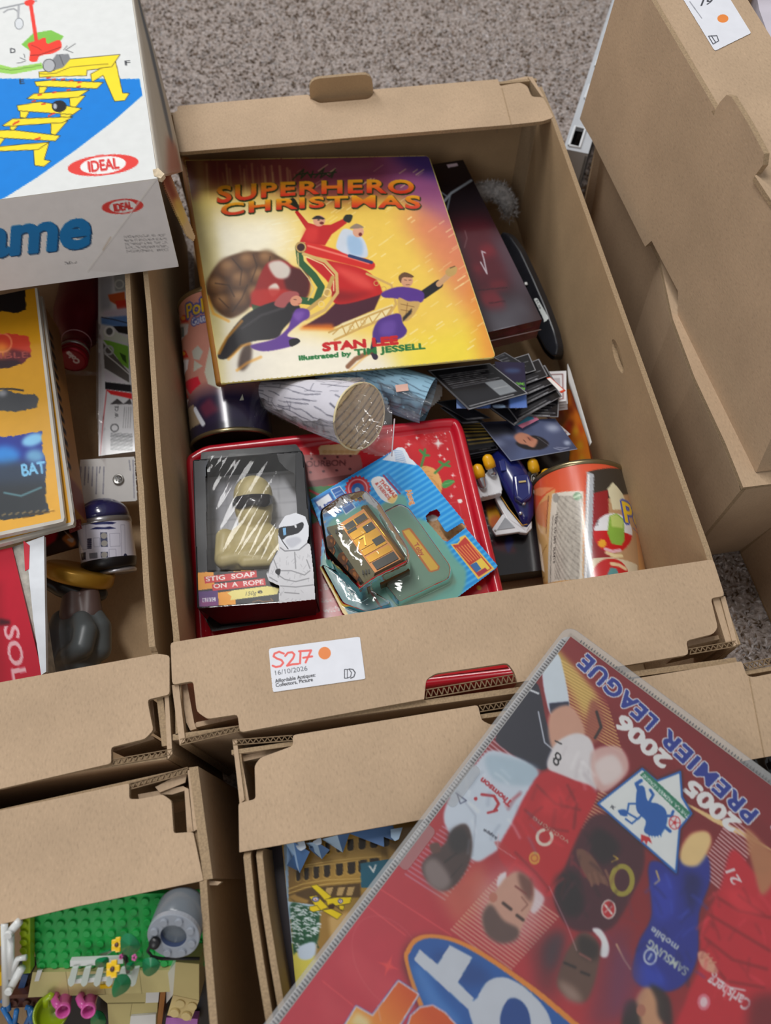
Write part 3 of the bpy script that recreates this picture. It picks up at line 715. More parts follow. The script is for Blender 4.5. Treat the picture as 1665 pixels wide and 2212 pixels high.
# --- grey slotted plastic crate behind the stack
G = thing('plastic_crate', 'pale grey plastic crate with slotted rim behind the stacked boxes', 'crate', (.52, .7, 0))
GREY = mat('grey_plastic', (186, 190, 196), .45, var=.05)
gz = .1; ga, gb = P(1332, -30, gz), P(1217, 321, gz); gd = (ga - gb) / np.linalg.norm(ga - gb); gn = np.array([gd[1], -gd[0], 0]); Lg = np.linalg.norm(ga - gb)
def gp(s_, t_, z): q = gb + gd * s_ + gn * t_; return np.array([q[0], q[1], z])
slots = [(.006, .042, .005, .018), (.098, .126, .006, .017), (.165, .19, .006, .017), (.235, .262, .006, .017)]
s_ = 0
for i, (a, b_, c, d_) in enumerate(slots + [(Lg, Lg, 0, 0)]):
    prism('rim_bar', [gp(s_, 0, gz), gp(a, 0, gz), gp(a, .03, gz), gp(s_, .03, gz)], (0, 0, -.004), GREY, G)
    if i < len(slots):
        prism('rim_bar', [gp(a, 0, gz), gp(b_, 0, gz), gp(b_, c, gz), gp(a, c, gz)], (0, 0, -.004), GREY, G)
        prism('rim_bar', [gp(a, d_, gz), gp(b_, d_, gz), gp(b_, .03, gz), gp(a, .03, gz)], (0, 0, -.004), GREY, G)
        ins_ = .0035
        tube('slot_lip', [gp(a, c, gz + .001), gp(b_, c, gz + .001), gp(b_ , d_, gz + .001), gp(a, d_, gz + .001), gp(a, c, gz + .001)], .0016, mat('pale_plastic', (224, 228, 232), .35, var=.03), G, 6, caps=False)
    s_ = b_
prism('crate_wall', [gp(0, .002, gz - .004), gp(Lg, .002, gz - .004), gp(Lg, .002, .001), gp(0, .002, .001)], gn * .003, GREY, G)
prism('crate_wall', [gp(0, .002, gz - .004), gp(0, .03, gz - .004), gp(0, .03, .001), gp(0, .002, .001)], gd * .003, GREY, G)
prism('crate_wall', [gp(0, .03, gz - .004), gp(Lg, .03, gz - .004), gp(Lg, .03, .001), gp(0, .03, .001)], -gn * .003, mat('hollow_shade', (30, 30, 34), .8), G)  # inner wall coloured near black to paint the shade inside the crate
# ------------------------------------------------------------------ things in the middle box
def crop(ox, oy, sc): return lambda l: [(ox + x / sc, oy + y / sc) for x, y in l]
def solid(o, th=.0006, off=-1):
    md = o.modifiers.new('board', 'SOLIDIFY'); md.thickness = th; md.offset = off; return o

# --- picture book on top
bp_ = Plane((400, 346, .136), (925, 337, .136), (478, 828, .130))
bq = [(399, 346), (926, 336), (1071, 772), (477, 828)]
k = Ink(bq, 420, 350, (240, 200, 84)); t = crop(400, 330, 2.449)
k.poly([(600, 430), (900, 520), (1080, 720), (900, 800), (640, 800)], (244, 206, 88), .9, 40)
k.poly([(380, 440), (640, 450), (640, 560), (560, 620), (560, 840), (440, 840)], (248, 240, 214), 1, 38)
k.poly([(460, 745), (640, 700), (800, 740), (1000, 800), (460, 850)], (246, 240, 226), .95, 26)
k.poly([(850, 740), (1080, 690), (1090, 800), (860, 800)], (246, 222, 70), .9, 24)
k.poly([(380, 300), (940, 300), (960, 400), (720, 440), (560, 405), (380, 408)], (122, 56, 58), 1, 20)
k.poly([(600, 300), (930, 300), (960, 420), (700, 398)], (124, 62, 92), .8, 22)
k.poly([(810, 318), (940, 318), (1010, 560), (930, 480), (850, 400)], (150, 84, 132), .95, 22)
k.poly([(820, 318), (950, 318), (950, 392), (880, 362)], (66, 52, 122), .95, 16)
k.poly([(930, 450), (1000, 500), (1060, 680), (1000, 660), (900, 520), (860, 460)], (222, 126, 96), .85, 26)
k.poly([(1000, 600), (1075, 640), (1085, 790), (1040, 780)], (232, 146, 62), .9, 20)
k.poly([(390, 300), (432, 300), (470, 520), (490, 840), (470, 840), (430, 560)], (196, 178, 96), .6, 10)
k.poly([(390, 330), (420, 330), (428, 430), (396, 430)], (92, 40, 44), .8, 10)
r = random.Random(3)
for i in range(170):
    x, y = r.uniform(640, 1060), r.uniform(360, 760); ln_ = r.uniform(8, 26)
    if y > 500 and x < 760 + (y - 500) * .1: continue
    k.line([(x, y), (x + ln_ * .8, y - ln_ * .55)], r.uniform(1, 3), (255, 236, 170), r.uniform(.25, .8), 1.2)
for i in range(26):
    x = r.uniform(430, 640); k.line([(x, r.uniform(350, 380)), (x + 4, r.uniform(395, 440))], r.uniform(2, 5), (236, 214, 130), r.uniform(.1, .35), 3)
for i in range(60): x, y = r.uniform(560, 720), r.uniform(470, 560); k.line([(x, y), (x - 16, y + 4)], 2, (255, 250, 220), .3, 2)
# sack, sleigh, children and flying figures
k.blob(t([(112, 720), (150, 615), (240, 545), (370, 522), (480, 540), (545, 600), (500, 700), (400, 760), (300, 850), (220, 872), (140, 800)]), (92, 62, 40), 1, 2)
for lx, ly, lr in ((170, 700, 60), (230, 610, 62), (330, 570, 56), (430, 560, 52), (500, 600, 44), (290, 670, 58), (390, 650, 54), (200, 790, 56), (290, 770, 56), (370, 740, 50), (450, 680, 44)):
    k.ell(*t([(lx + 6, ly + 8)])[0], lr * .42, lr * .40, (58, 38, 26), .55, 5); k.ell(*t([(lx - 2, ly - 3)])[0], lr * .36, lr * .32, (132, 92, 58), .75, 5); k.ell(*t([(lx - 8, ly - 14)])[0], lr * .2, lr * .15, (176, 132, 88), .6, 4)
for l_ in ([(250, 560), (300, 620), (290, 700)], [(360, 540), (380, 600), (350, 680)], [(450, 550), (440, 610)], [(160, 690), (230, 700), (260, 760)], [(330, 700), (300, 770), (250, 840)], [(180, 770), (230, 820)]): k.line(t(l_), 2.4, (52, 34, 24), .7, 2.5)
k.blob(t([(345, 800), (395, 650), (440, 580), (520, 570), (570, 600), (650, 650), (655, 730), (600, 800), (480, 830), (360, 815)]), (150, 36, 34), 1, 1.5)
k.blob(t([(520, 620), (640, 630), (650, 760), (560, 770)]), (74, 30, 32), .9, 3)
k.blob(t([(440, 590), (500, 570), (555, 610), (540, 660), (480, 660)]), (216, 208, 196), .95, 2); k.blob(t([(440, 715), (480, 690), (500, 730), (460, 760)]), (222, 214, 200), .95, 1.5)
k.blob(t([(360, 730), (560, 730), (520, 800), (380, 830)]), (186, 44, 38), .9, 3)
k.poly(t([(350, 800), (470, 830), (470, 850), (360, 835)]), (50, 90, 56), .9, 1)
k.line(t([(600, 500), (610, 580), (680, 650), (720, 710), (690, 790), (610, 780)]), 15, (44, 92, 52)); k.line(t([(596, 530), (600, 600), (650, 660), (680, 720), (650, 780)]), 2.5, (210, 190, 130))
k.poly(t([(800, 790), (1040, 740), (1000, 830), (780, 925), (620, 922), (740, 850)]), (74, 30, 46), 1, 1)
k.poly(t([(780, 905), (630, 910), (600, 935), (790, 940)]), (230, 120, 30), .8, 3)
k.blob(t([(640, 560), (760, 570), (960, 625), (1040, 725), (1000, 760), (800, 800), (760, 690)]), (196, 32, 32), 1, 1)
k.blob(t([(780, 600), (940, 650), (1000, 720), (900, 700)]), (238, 92, 80), .7, 6); k.blob(t([(780, 730), (900, 740), (990, 740), (820, 790)]), (120, 20, 26), .7, 6)
k.blob(t([(620, 500), (660, 472), (820, 520), (990, 575), (985, 620), (900, 600), (740, 560), (640, 535)]), (212, 40, 34), 1, 1); k.line(t([(650, 492), (820, 540), (970, 585)]), 4, (250, 140, 120), .8, 2)
k.ell(*t([(612, 500)])[0], 12, 12, (60, 28, 30)); k.ring(*t([(612, 500)])[0], 10, 3, (206, 170, 100))
k.line(t([(625, 535), (740, 575), (800, 640), (805, 740), (740, 830), (640, 880)]), 7, (214, 178, 108)); k.line(t([(640, 550), (730, 590), (785, 650), (785, 730)]), 2, (250, 230, 170))
k.line(t([(780, 660), (740, 760), (650, 830)]), 9, (198, 160, 90)); k.ring(*t([(752, 740)])[0], 8, 2.5, (240, 210, 140)); k.ring(*t([(720, 800)])[0], 6, 2, (240, 210, 140))
k.poly(t([(760, 960), (830, 900), (1100, 800), (1100, 850), (900, 930), (800, 985)]), (242, 226, 176), .9, 1)
k.line(t([(760, 950), (1000, 850), (1090, 815)]), 4, (206, 166, 92)); k.line(t([(790, 990), (920, 930), (1070, 870), (1115, 800), (1090, 700), (960, 640)]), 5, (212, 172, 98))
zz = [(780, 960), (830, 915), (850, 965), (900, 885), (920, 930), (970, 860), (990, 900), (1040, 835), (1060, 870), (1095, 815)]
k.line(t(zz), 2.5, (200, 158, 84)); [k.ring(*t([c_])[0], 5, 1.6, (206, 166, 92)) for c_ in ((880, 925), (940, 895), (1010, 690), (1050, 720))]
k.poly(t([(590, 300), (650, 370), (700, 385), (770, 380), (835, 350), (855, 372), (775, 432), (740, 490), (605, 470), (640, 405), (580, 315)]), (194, 30, 30), 1, .6)
k.blob(t([(640, 400), (700, 400), (690, 470), (630, 460)]), (224, 60, 52), .6, 4)
k.blob(t([(545, 255), (575, 240), (605, 290), (590, 310), (560, 285)]), (36, 42, 34)); k.blob(t([(835, 355), (850, 328), (885, 332), (870, 370)]), (36, 42, 34))
k.ell(*t([(708, 360)])[0], 13, 12, (222, 160, 130)); k.blob(t([(670, 350), (700, 332), (740, 350), (700, 352)]), (40, 36, 40)); k.ell(*t([(722, 372)])[0], 5, 3, (110, 30, 30)); k.line(t([(700, 357), (710, 356)]), 1.6, (60, 40, 36)); k.line(t([(722, 352), (730, 353)]), 1.6, (60, 40, 36))
k.blob(t([(800, 480), (835, 405), (900, 420), (950, 470), (962, 550), (880, 545), (810, 515)]), (206, 214, 226), 1, 1); k.blob(t([(860, 440), (930, 460), (935, 540), (870, 530)]), (150, 186, 222), .8, 3)
k.ell(*t([(915, 418)])[0], 12, 12, (224, 166, 136)); k.blob(t([(870, 400), (905, 375), (945, 395), (915, 400)]), (150, 130, 110)); k.ell(*t([(926, 432)])[0], 4, 4, (120, 40, 36)); k.line(t([(868, 545), (985, 580)]), 7, (46, 58, 104))
k.blob(t([(172, 1075), (230, 960), (330, 850), (480, 785), (590, 800), (600, 840), (520, 930), (480, 980), (330, 1005), (230, 1085)]), (38, 35, 38), 1, 1)
k.line(t([(300, 930), (400, 860), (520, 820)]), 5, (80, 76, 80), .6, 4); k.blob(t([(300, 1040), (345, 1000), (350, 1090), (310, 1150), (280, 1130)]), (60, 40, 32), .9, 3)
for c_ in ([(230, 1090), (300, 1020), (340, 1010)], [(275, 1150), (330, 1110), (400, 1080)], [(120, 760), (150, 850), (230, 890)], [(180, 1060), (220, 980), (300, 890)]): k.line(t(c_), 6, (240, 160, 40), .6, 4)
k.blob(t([(560, 880), (590, 825), (650, 830), (655, 870), (610, 900), (540, 965), (600, 985), (570, 1020), (420, 1050), (345, 1020), (470, 985), (540, 930)]), (98, 58, 146), 1, 1)
k.blob(t([(570, 850), (630, 840), (600, 890)]), (134, 92, 180), .7, 3); k.blob(t([(550, 990), (590, 980), (608, 1000), (560, 1025)]), (30, 28, 32))
k.blob(t([(470, 800), (520, 740), (590, 735), (600, 765), (550, 790), (520, 820)]), (168, 84, 84), 1, 1); k.ell(*t([(586, 783)])[0], 13, 11, (214, 146, 116), rot=-20); k.line(t([(575, 775), (588, 777)]), 1.4, (70, 40, 36)); k.line(t([(598, 800), (610, 797)]), 1.6, (150, 50, 50))
k.line(t([(1260, 750), (1340, 695)]), 19, (34, 31, 36)); k.line(t([(1340, 695), (1400, 640)]), 12, (206, 160, 116)); k.blob(t([(1375, 630), (1400, 605), (1435, 605), (1430, 640), (1395, 655)]), (196, 160, 96)); k.line(t([(1400, 610), (1425, 600)]), 2, (90, 66, 40))
k.blob(t([(1040, 740), (1120, 710), (1200, 715), (1260, 740), (1250, 790), (1170, 790), (1110, 770), (1050, 765)]), (88, 52, 140), 1, 1)
k.blob(t([(1125, 770), (1180, 785), (1240, 790), (1215, 850), (1170, 890), (1135, 870)]), (206, 166, 98), 1, 1); [k.line(t(l_), 1.6, (130, 92, 48), .8, .8) for l_ in ([(1140, 800), (1210, 815)], [(1140, 830), (1200, 840)], [(1175, 795), (1165, 870)])]
k.poly(t([(1150, 870), (1200, 820), (1195, 850), (1150, 895)]), (34, 30, 34), .9, 1)
k.ell(*t([(1172, 675)])[0], 13, 15, (216, 160, 122)); k.blob(t([(1128, 655), (1160, 632), (1205, 650), (1200, 660), (1150, 660), (1140, 690)]), (104, 74, 50)); [k.line(t(l_), 1.3, (80, 50, 36)) for l_ in ([(1158, 672), (1170, 674)], [(1182, 674), (1194, 673)], [(1168, 698), (1186, 697)])]
k.blob(t([(1050, 870), (1130, 850), (1150, 900), (1172, 945), (1130, 985), (1010, 1005), (990, 960), (1010, 900)]), (82, 52, 134), 1, 1); k.blob(t([(1040, 900), (1110, 890), (1100, 960), (1030, 960)]), (118, 84, 172), .6, 4)
k.line(t([(1000, 1000), (990, 1050), (1005, 1080)]), 12, (52, 40, 60)); k.line(t([(985, 1050), (900, 1090), (860, 1130)]), 10, (120, 66, 36), .8, 3); k.line(t([(960, 1070), (870, 1150)]), 4, (240, 170, 60), .5, 3)
def ttl(bx0, tops, bots):
    xs = [p[0] for p in tops]
    def f(a_, b_):
        x = bx0[0] + a_ * (bx0[1] - bx0[0]); T = np.interp(a_, [0, .5, 1], tops_y[0]); B_ = np.interp(a_, [0, .5, 1], tops_y[1])
        return (x, B_ + (T - B_) * b_)
    tops_y = (tops, bots) if np.isscalar(tops[0]) else None
    return f
def title(s_, x0, x1, ty, by):
    q = lambda a_, ys: np.interp(a_, [0, .25, .5, .75, 1], ys)
    wf = lambda a_, b_: (x0 + a_ * (x1 - x0), q(a_, by) + (q(a_, ty) - q(a_, by)) * b_)
    def col(X, Y):
        a_ = (X - x0) / (x1 - x0); tt = np.clip((Y - q(a_, ty)) / (q(a_, by) - q(a_, ty)), 0, 1)[..., None]
        return np.array([240, 172, 40.]) * (1 - tt) + np.array([214, 56, 40.]) * tt
    k.text(s_, (x0, by[0]), (x1, by[-1]), 10, track=.07, col=(34, 56, 30), warp=lambda a_, b_: (wf(a_, b_)[0] + 1.5, wf(a_, b_)[1] + 2), outline=(34, 56, 30), ow=2.4)
    k.text(s_, (x0, by[0]), (x1, by[-1]), 10, track=.07, col=col, warp=wf, outline=col, ow=.6)
def slabs(s_, x0, x1, by, ty): pass
title('SUPERHERO', 468, 895, (404, 396, 392, 389, 390), (438, 425, 418, 416, 417))
title('CHRISTMAS', 476, 908, (442, 432, 426, 423, 424), (466, 453, 447, 447, 450))
for sg in ([(632, 388), (656, 366), (650, 386), (664, 372), (672, 384), (676, 370)], [(640, 378), (664, 374)], [(680, 384), (700, 364), (692, 384), (704, 376), (712, 382), (724, 366), (716, 384)], [(668, 378), (726, 372)]): k.line(sg, 3, (38, 62, 38), .9)
k.text('STAN LEE', (697, 758), (860, 742), 16, (200, 32, 36), outline=(200, 32, 36), ow=1.2)
k.text('Illustrated by', (645, 778), (758, 768), 9.5, (40, 120, 62), outline=(40, 120, 62), ow=.5); k.text('TIM JESSELL', (766, 767), (918, 753), 12, (40, 116, 58), outline=(40, 116, 58), ow=.8)
book = thing('picture_book', 'large hardcover picture book with a flying red sleigh on a yellow and purple cover', 'book', bp_.on(730, 570) - np.array([0, 0, .012]))
bo = rnd(bq, 10, 3, skip=(0, 3))
inked('cover_picture', k, plane_where(bp_, .0002), GLOSS, book, keep=inside(bo))
SPN = mat('cover_edge_cream', (226, 208, 120), .45, var=.1)
pxprism('front_cover', bo, bp_, .0022, SPN, book)
pgs = [(408, 352), (918, 344), (1058, 768), (486, 820)]
pxprism('page_block', pgs, bp_, .0065, mat('page_edges', (206, 196, 178), .8, var=.2, scale=200), book, lift=-.0022)
pxprism('back_cover', [(399, 348), (926, 338), (1067, 770), (479, 830)], bp_, .002, mat('back_cover_dark', (34, 38, 62), .4), book, lift=-.0087)
tube('spine', [bp_.on(400, 347, -.0052), bp_.on(478, 829, -.0052)], .0053, mat('spine_ochre', (176, 116, 44), .5), book, 12)

# --- dark red boxed set under the picture book
dq = [(820, 372), (1000, 345), (1170, 690), (940, 745)]; dp_ = Plane((1000, 345, .112), (1170, 690, .104), (940, 745, .104))
k = Ink(dq, 170, 190, (40, 26, 32)); t = crop(900, 320, 4.424)
k.poly([(880, 340), (1010, 340), (1060, 440), (920, 470)], (22, 18, 24), 1, 14)
k.poly(t([(340, 720), (680, 690), (900, 960), (960, 1300), (560, 1400)]), (88, 24, 36), .9, 16); k.poly(t([(600, 1560), (1000, 1400), (1190, 1620), (720, 1770)]), (88, 86, 94), .9, 16); k.poly(t([(700, 850), (800, 830), (1100, 1400), (960, 1400)]), (84, 74, 84), .7, 14)
for l_, c_, w in (([(260, 510), (330, 430), (520, 310)], (150, 160, 170), 5), ([(290, 590), (320, 450)], (120, 130, 140), 3), ([(230, 420), (300, 470)], (120, 130, 140), 3), ([(455, 950), (480, 860), (460, 790)], (120, 84, 88), 2)): k.line(t(l_), w, c_, .9, 1.5)
for c_ in ([(600, 950), (700, 920), (760, 1000), (640, 1040)], [(520, 1150), (620, 1120), (600, 1180)], [(700, 1290), (850, 1270), (840, 1330), (720, 1340)], [(600, 1380), (740, 1360), (840, 1500), (700, 1530), (640, 1500)]): k.blob(t(c_), (128, 32, 42), .7, 6)
k.line(t([(655, 1000), (620, 985), (640, 1060), (670, 1200), (610, 1090)]), 2.4, (206, 200, 208), .9)
k.line(t([(560, 1360), (860, 1330)]), 2, (40, 16, 24), .8); k.line(t([(690, 1480), (840, 1460)]), 2, (40, 16, 24), .8)
k.poly(t([(285, 160), (385, 145), (395, 170), (300, 190)]), (206, 190, 204))
k.fine((1066, 713), (1125, 702), 2, (190, 186, 194), 3)
ds = thing('boxed_book_set', 'dark red and black shrink-wrapped book under the right side of the picture book', 'book', dp_.on(1000, 560) - np.array([0, 0, .03]))
inked('cover_picture', k, plane_where(dp_, .0003), print_mat('wrapped_print', .18, coat=.6, bump=.1), ds)
pxprism('slipcase', dq, dp_, .03, mat('dark_red_print', (86, 26, 34), .25, var=.5, scale=60, coat=.4), ds)
tube('wrap_seam', [dp_.on(945, 762, -.014), dp_.on(1168, 712, -.014)], .0006, mat('seam_film', (190, 170, 176), .3), ds, 5)

# --- slim black case with a white label against the right wall
cs = [(1078, 508), (1084, 500), (1098, 506), (1122, 540), (1150, 600), (1176, 660), (1196, 715), (1204, 750), (1200, 768), (1192, 770), (1176, 755), (1160, 724), (1120, 640), (1090, 560)]
cp_ = Plane((1084, 505, .085), (1200, 768, .060), (1150, 700, .058))
case = thing('spectacle_case', 'slim glossy black case with a white label along the right wall', 'case', cp_.on(1150, 650) - np.array([0, 0, .03]))
o = pxprism('lid', rnd(cs, 8, 3), cp_, .012, mat('black_gloss', (34, 35, 40), .25, var=.2), case); md = o.modifiers.new('b', 'BEVEL'); md.width = .0025; md.segments = 3
o = pxprism('lower_shell', rnd([(x - 2, y + 8) for x, y in cs], 8, 3), cp_, .014, mat('black_gloss_under', (20, 20, 23), .2), case, lift=-.0135); md = o.modifiers.new('b', 'BEVEL'); md.width = .002; md.segments = 2
lq = [(1152, 645), (1164, 643), (1186, 690), (1172, 697)]
k = Ink(lq, 24, 50, (226, 232, 230)); k.text('21.10', (1157, 648), (1165, 668), 4, (60, 60, 66), up=(.9, -.4))
inked('white_label', k, plane_where(cp_, .0004), MATT, case, keep=inside(rnd([(1152, 645), (1160, 643), (1170, 660), (1186, 688), (1182, 692), (1173, 697), (1174, 690)], 3)))
bx('catch', cp_.on(1136, 613, .001), (.003, .004, .002), mat('pale_catch', (216, 216, 214), .4), case, bevel=.0008)

# --- grey furry strip at the back
fz = thing('furry_tail', 'grey furry tail lying in the back right corner of the middle box', 'toy', P(1070, 420, .08) - np.array([0, 0, .06]))
fpth = [P(990, 424, .075), P(1030, 416, .078), P(1062, 411, .080), P(1082, 416, .078), P(1094, 434, .070), P(1100, 462, .055)]
tube('core', fpth, [.009, .0105, .0105, .0105, .010, .006], mat('grey_plush', (150, 148, 148), .95, var=.4, scale=200), fz, 10)
rr = np.random.default_rng(2); V = []; Fc = []
for i in range(2600):
    s_ = rr.uniform(0, len(fpth) - 1.001); j = int(s_); c_ = fpth[j] + (fpth[j + 1] - fpth[j]) * (s_ - j); d = rr.normal(size=3); d /= np.linalg.norm(d)
    r0 = .0095; q = c_ + d * r0; e_ = q + d * rr.uniform(.002, .005) + rr.normal(size=3) * .0012; w_ = np.cross(d, rr.normal(size=3)); w_ /= np.linalg.norm(w_) + 1e-9
    n0 = len(V); V += [q - w_ * .0005, q + w_ * .0005, e_]; Fc.append([n0, n0 + 1, n0 + 2])
o = mesh('fur', V, Fc, mat('grey_fur', (176, 174, 174), .9, var=.5, scale=300), fz); o['kind'] = 'stuff'

# --- the red biscuit tin
tp_ = Plane(.088); tz = .088
to = rnd([(402, 1000), (404, 984), (440, 962), (960, 902), (988, 902), (1000, 925), (1087, 1280), (1128, 1460), (440, 1540), (424, 1380)], 22, 4, skip=(7, 8))
ti = rnd([(432, 1006), (960, 932), (978, 936), (1062, 1290), (1098, 1440), (462, 1512)], 26, 4)
tin = thing('biscuit_tin', 'red rounded biscuit tin with printed biscuits and sparkles under the soap box', 'tin', tp_.on(740, 1200) - np.array([0, 0, .08]))
RED = mat('red_enamel', (196, 24, 44), .28, var=.06, coat=.4); REDM = mat('red_enamel_side', (150, 16, 34), .35, var=.1)
oo = [tp_.on(u, v) for u, v in to]; cen = np.mean(oo, axis=0)
# lid rim: rings of the outline at several insets and heights
def inset(pts, d):
    pts = [np.array(p[:2]) for p in pts]; n_ = len(pts); out = []
    for i in range(n_):
        a_ = pts[i] - pts[i - 1]; b_ = pts[(i + 1) % n_] - pts[i]; a_ /= np.linalg.norm(a_) + 1e-12; b_ /= np.linalg.norm(b_) + 1e-12
        nn = np.array([-a_[1], a_[0]]) + np.array([-b_[1], b_[0]]); nn /= np.linalg.norm(nn) + 1e-12
        if nn @ (cen[:2] - pts[i]) < 0: nn = -nn
        out.append(pts[i] + nn * d)
    return out
prof = [(0.002, .008), (0.0, .072), (-.0012, .076), (-.0012, .084), (.0003, .087), (.003, .088), (.006, .0875), (.0085, .0845), (.0095, .0825), (.0125, .082)]
V = []; n_ = len(oo)
for d, z_ in prof: V += [np.array([q[0], q[1], z_]) for q in inset(oo, d)]
Fc = [[i * n_ + j, i * n_ + (j + 1) % n_, (i + 1) * n_ + (j + 1) % n_, (i + 1) * n_ + j] for i in range(len(prof) - 1) for j in range(n_)] + [list(range(n_))[::-1]]
fix_normals(mesh('lid_rim', V, Fc, RED, tin, smooth=True))
pin = Plane(.0822); cx_, cy_ = 700, 1180
tq = [(414, 1000), (985, 912), (1110, 1440), (446, 1524)]
k = Ink(tq, 270, 250, (206, 32, 42)); t = crop(650, 880, 3.7)
k.poly([(640, 960), (760, 930), (1000, 900), (1010, 960), (700, 1010)], (214, 44, 50), .6, 14)
k.poly(t([(140, 330), (160, 300), (420, 290), (480, 340), (430, 400), (150, 390)]), (232, 200, 150), 1, 1); [k.ell(*t([(x, 345 + 12 * (x % 3))])[0], 6, 4, (206, 160, 104), .7, 2) for x in range(190, 420, 45)]
k.poly(t([(-60, 420), (30, 380), (470, 380), (490, 450), (490, 560), (60, 640), (-60, 640)]), (172, 104, 100), 1, 1); k.poly(t([(-60, 560), (60, 590), (490, 520), (490, 570), (60, 650)]), (124, 68, 66), 1, 1)
[k.ell(*t([p])[0], 3.2, 2.6, (84, 44, 48)) for p in ((-20, 425), (85, 412), (190, 408), (292, 398), (395, 390), (75, 520), (180, 512), (285, 505), (392, 494))]
k.text('BOURBON', t([(-5, 480)])[0], t([(362, 465)])[0], 12.5, (104, 52, 54), bold=1)
k.poly(t([(40, 640), (300, 620), (560, 700), (500, 760), (80, 720)]), (54, 126, 66), 1, 1); k.line(t([(60, 660), (140, 700), (300, 690)]), 5, (200, 40, 44)); k.poly(t([(-80, 700), (110, 720), (160, 900), (-40, 1000)]), (60, 120, 70), .9, 2); k.line(t([(70, 810), (160, 910)]), 5, (200, 40, 44))
k.blob(t([(940, 500), (980, 470), (1060, 490), (1110, 560), (1125, 640), (1100, 700), (1020, 640)]), (236, 176, 104), 1, 1); [k.line(t([(960 + i * 26, 500 + i * 22), (1000 + i * 24, 470 + i * 42)]), 1.5, (206, 136, 66), .8, .8) for i in range(6)]
G_ = (70, 142, 72)
for l_ in ([(960, 470), (985, 380), (950, 345)], [(985, 385), (1020, 385)], [(985, 380), (990, 338)], [(1070, 525), (1140, 460), (1105, 435)], [(1140, 460), (1185, 470)], [(1145, 460), (1180, 435)]): k.line(t(l_), 5.5, G_)
k.blob(t([(1125, 610), (1170, 580), (1228, 590), (1180, 635), (1135, 645)]), (72, 150, 78)); k.line(t([(1130, 620), (1220, 592)]), 1.2, (130, 190, 120))
k.ell(*t([(1268, 750)])[0], 5, 4.5, (244, 240, 234)); k.line(t([(1170, 770), (1260, 755), (1280, 860), (1270, 900)]), 1, (230, 120, 120), .7)
k.blob(t([(1010, 900), (1080, 880), (1320, 950), (1160, 1070), (1060, 1000)]), (206, 160, 112), 1, 1); k.speck(60, 1, 2.4, (170, 116, 70), 4, .7, (925, 1120, 1005, 1165)); k.blob(t([(1000, 880), (1060, 860), (1100, 890), (1040, 910)]), (240, 232, 224), 1, 1)
k.ell(*t([(1420, 1442)])[0], 5, 5, (236, 180, 70))
for x, y, s_ in ((860, 297, 7), (925, 245, 5), (1095, 290, 12), (1110, 385, 6), (1145, 415, 5), (1170, 335, 4), (1212, 545, 6), (1200, 710, 6), (1225, 635, 3), (835, 320, 3), (80, 370, 5), (1080, 240, 5), (1150, 210, 3)): k.star(*t([(x, y)])[0], s_ * 1.15)
k.ell(*t([(1095, 290)])[0], 6, 6, (255, 240, 236), .8, 4); k.speck(40, .5, 1.1, (255, 200, 196), 8, .8, (915, 930, 965, 960))
k.text(', B', t([(150, 1465)])[0], t([(225, 1450)])[0], 12, (232, 210, 206)); k.text('iscuits', t([(163, 1562)])[0], t([(420, 1530)])[0], 9, (232, 214, 210)); k.text('with', t([(182, 1642)])[0], t([(312, 1622)])[0], 11, (240, 226, 222))
inp = [tuple(p) for p in inset(oo, .0118)]
ins2 = inside(inp)
wf_ = plane_where(pin)
inked('printed_lid_panel', k, wf_, GLOSS, tin, keep=lambda q: ins2(wf_(q)[:, :2]))
prism('tin_base', [np.array([q[0], q[1], .0815]) for q in inset(oo, .004)], (0, 0, -.072), REDM, tin)

# --- soap box on the tin
t = crop(380, 880, 4.253); sp = Plane((420, 995, .128), (650, 975, .128), (428, 1311, .126)); SD = .034
fo = t([(163, 490), (1150, 405), (1165, 440), (1282, 1760), (205, 1838)]); win = t([(275, 560), (300, 490), (400, 462), (920, 420), (945, 500), (1010, 570), (1085, 610), (1112, 980), (1112, 1470), (290, 1512)])
so = thing('soap_box', 'black window box of novelty soap lying on the red tin', 'box', sp.on(550, 1150) - np.array([0, 0, .036]))
BLKG = mat('black_glossy_card', (24, 24, 27), .2, var=.2, bump=.15, bscale=40, coat=.3)
k = Ink(t([(140, 380), (1190, 380), (1300, 1850), (180, 1850)]), 190, 250, (26, 26, 30))
for q, c_ in (([(190, 1520), (345, 1505), (350, 1570), (360, 1660), (200, 1680)], (240, 160, 44)), ([(525, 1495), (690, 1480), (690, 1500), (530, 1510)], (240, 160, 44)), ([(385, 1700), (545, 1680), (550, 1810), (395, 1825)], (240, 160, 44)), ([(205, 1690), (385, 1680), (392, 1818), (220, 1832)], (88, 48, 120))): k.poly(t(q), c_)
k.poly(t([(215, 1760), (390, 1790), (392, 1818), (220, 1832)]), (160, 50, 120), .8, 5); 
for i in range(3): x = 243 + i * 42; k.poly(t([(x, 1752 - i * 3), (x + 36, 1749 - i * 3), (x + 38, 1785 - i * 3), (x + 2, 1788 - i * 3)]), (226, 222, 230))
for i in range(3): x = 250 + i * 42; k.text('BBC'[i], t([(x, 1783 - i * 3)])[0], t([(x + 22, 1781 - i * 3)])[0], 6, (88, 48, 120))
k.poly(t([(258, 1555), (738, 1495), (745, 1560), (268, 1618)]), (204, 40, 44)); k.poly(t([(330, 1625), (818, 1568), (826, 1632), (338, 1685)]), (204, 40, 44))
k.text('STIG  SOAP', t([(276, 1598)])[0], t([(726, 1550)])[0], 9.5, (246, 236, 232), bold=1); k.text('ON  A  ROPE', t([(346, 1662)])[0], t([(806, 1622)])[0], 9.5, (246, 236, 232), bold=1)
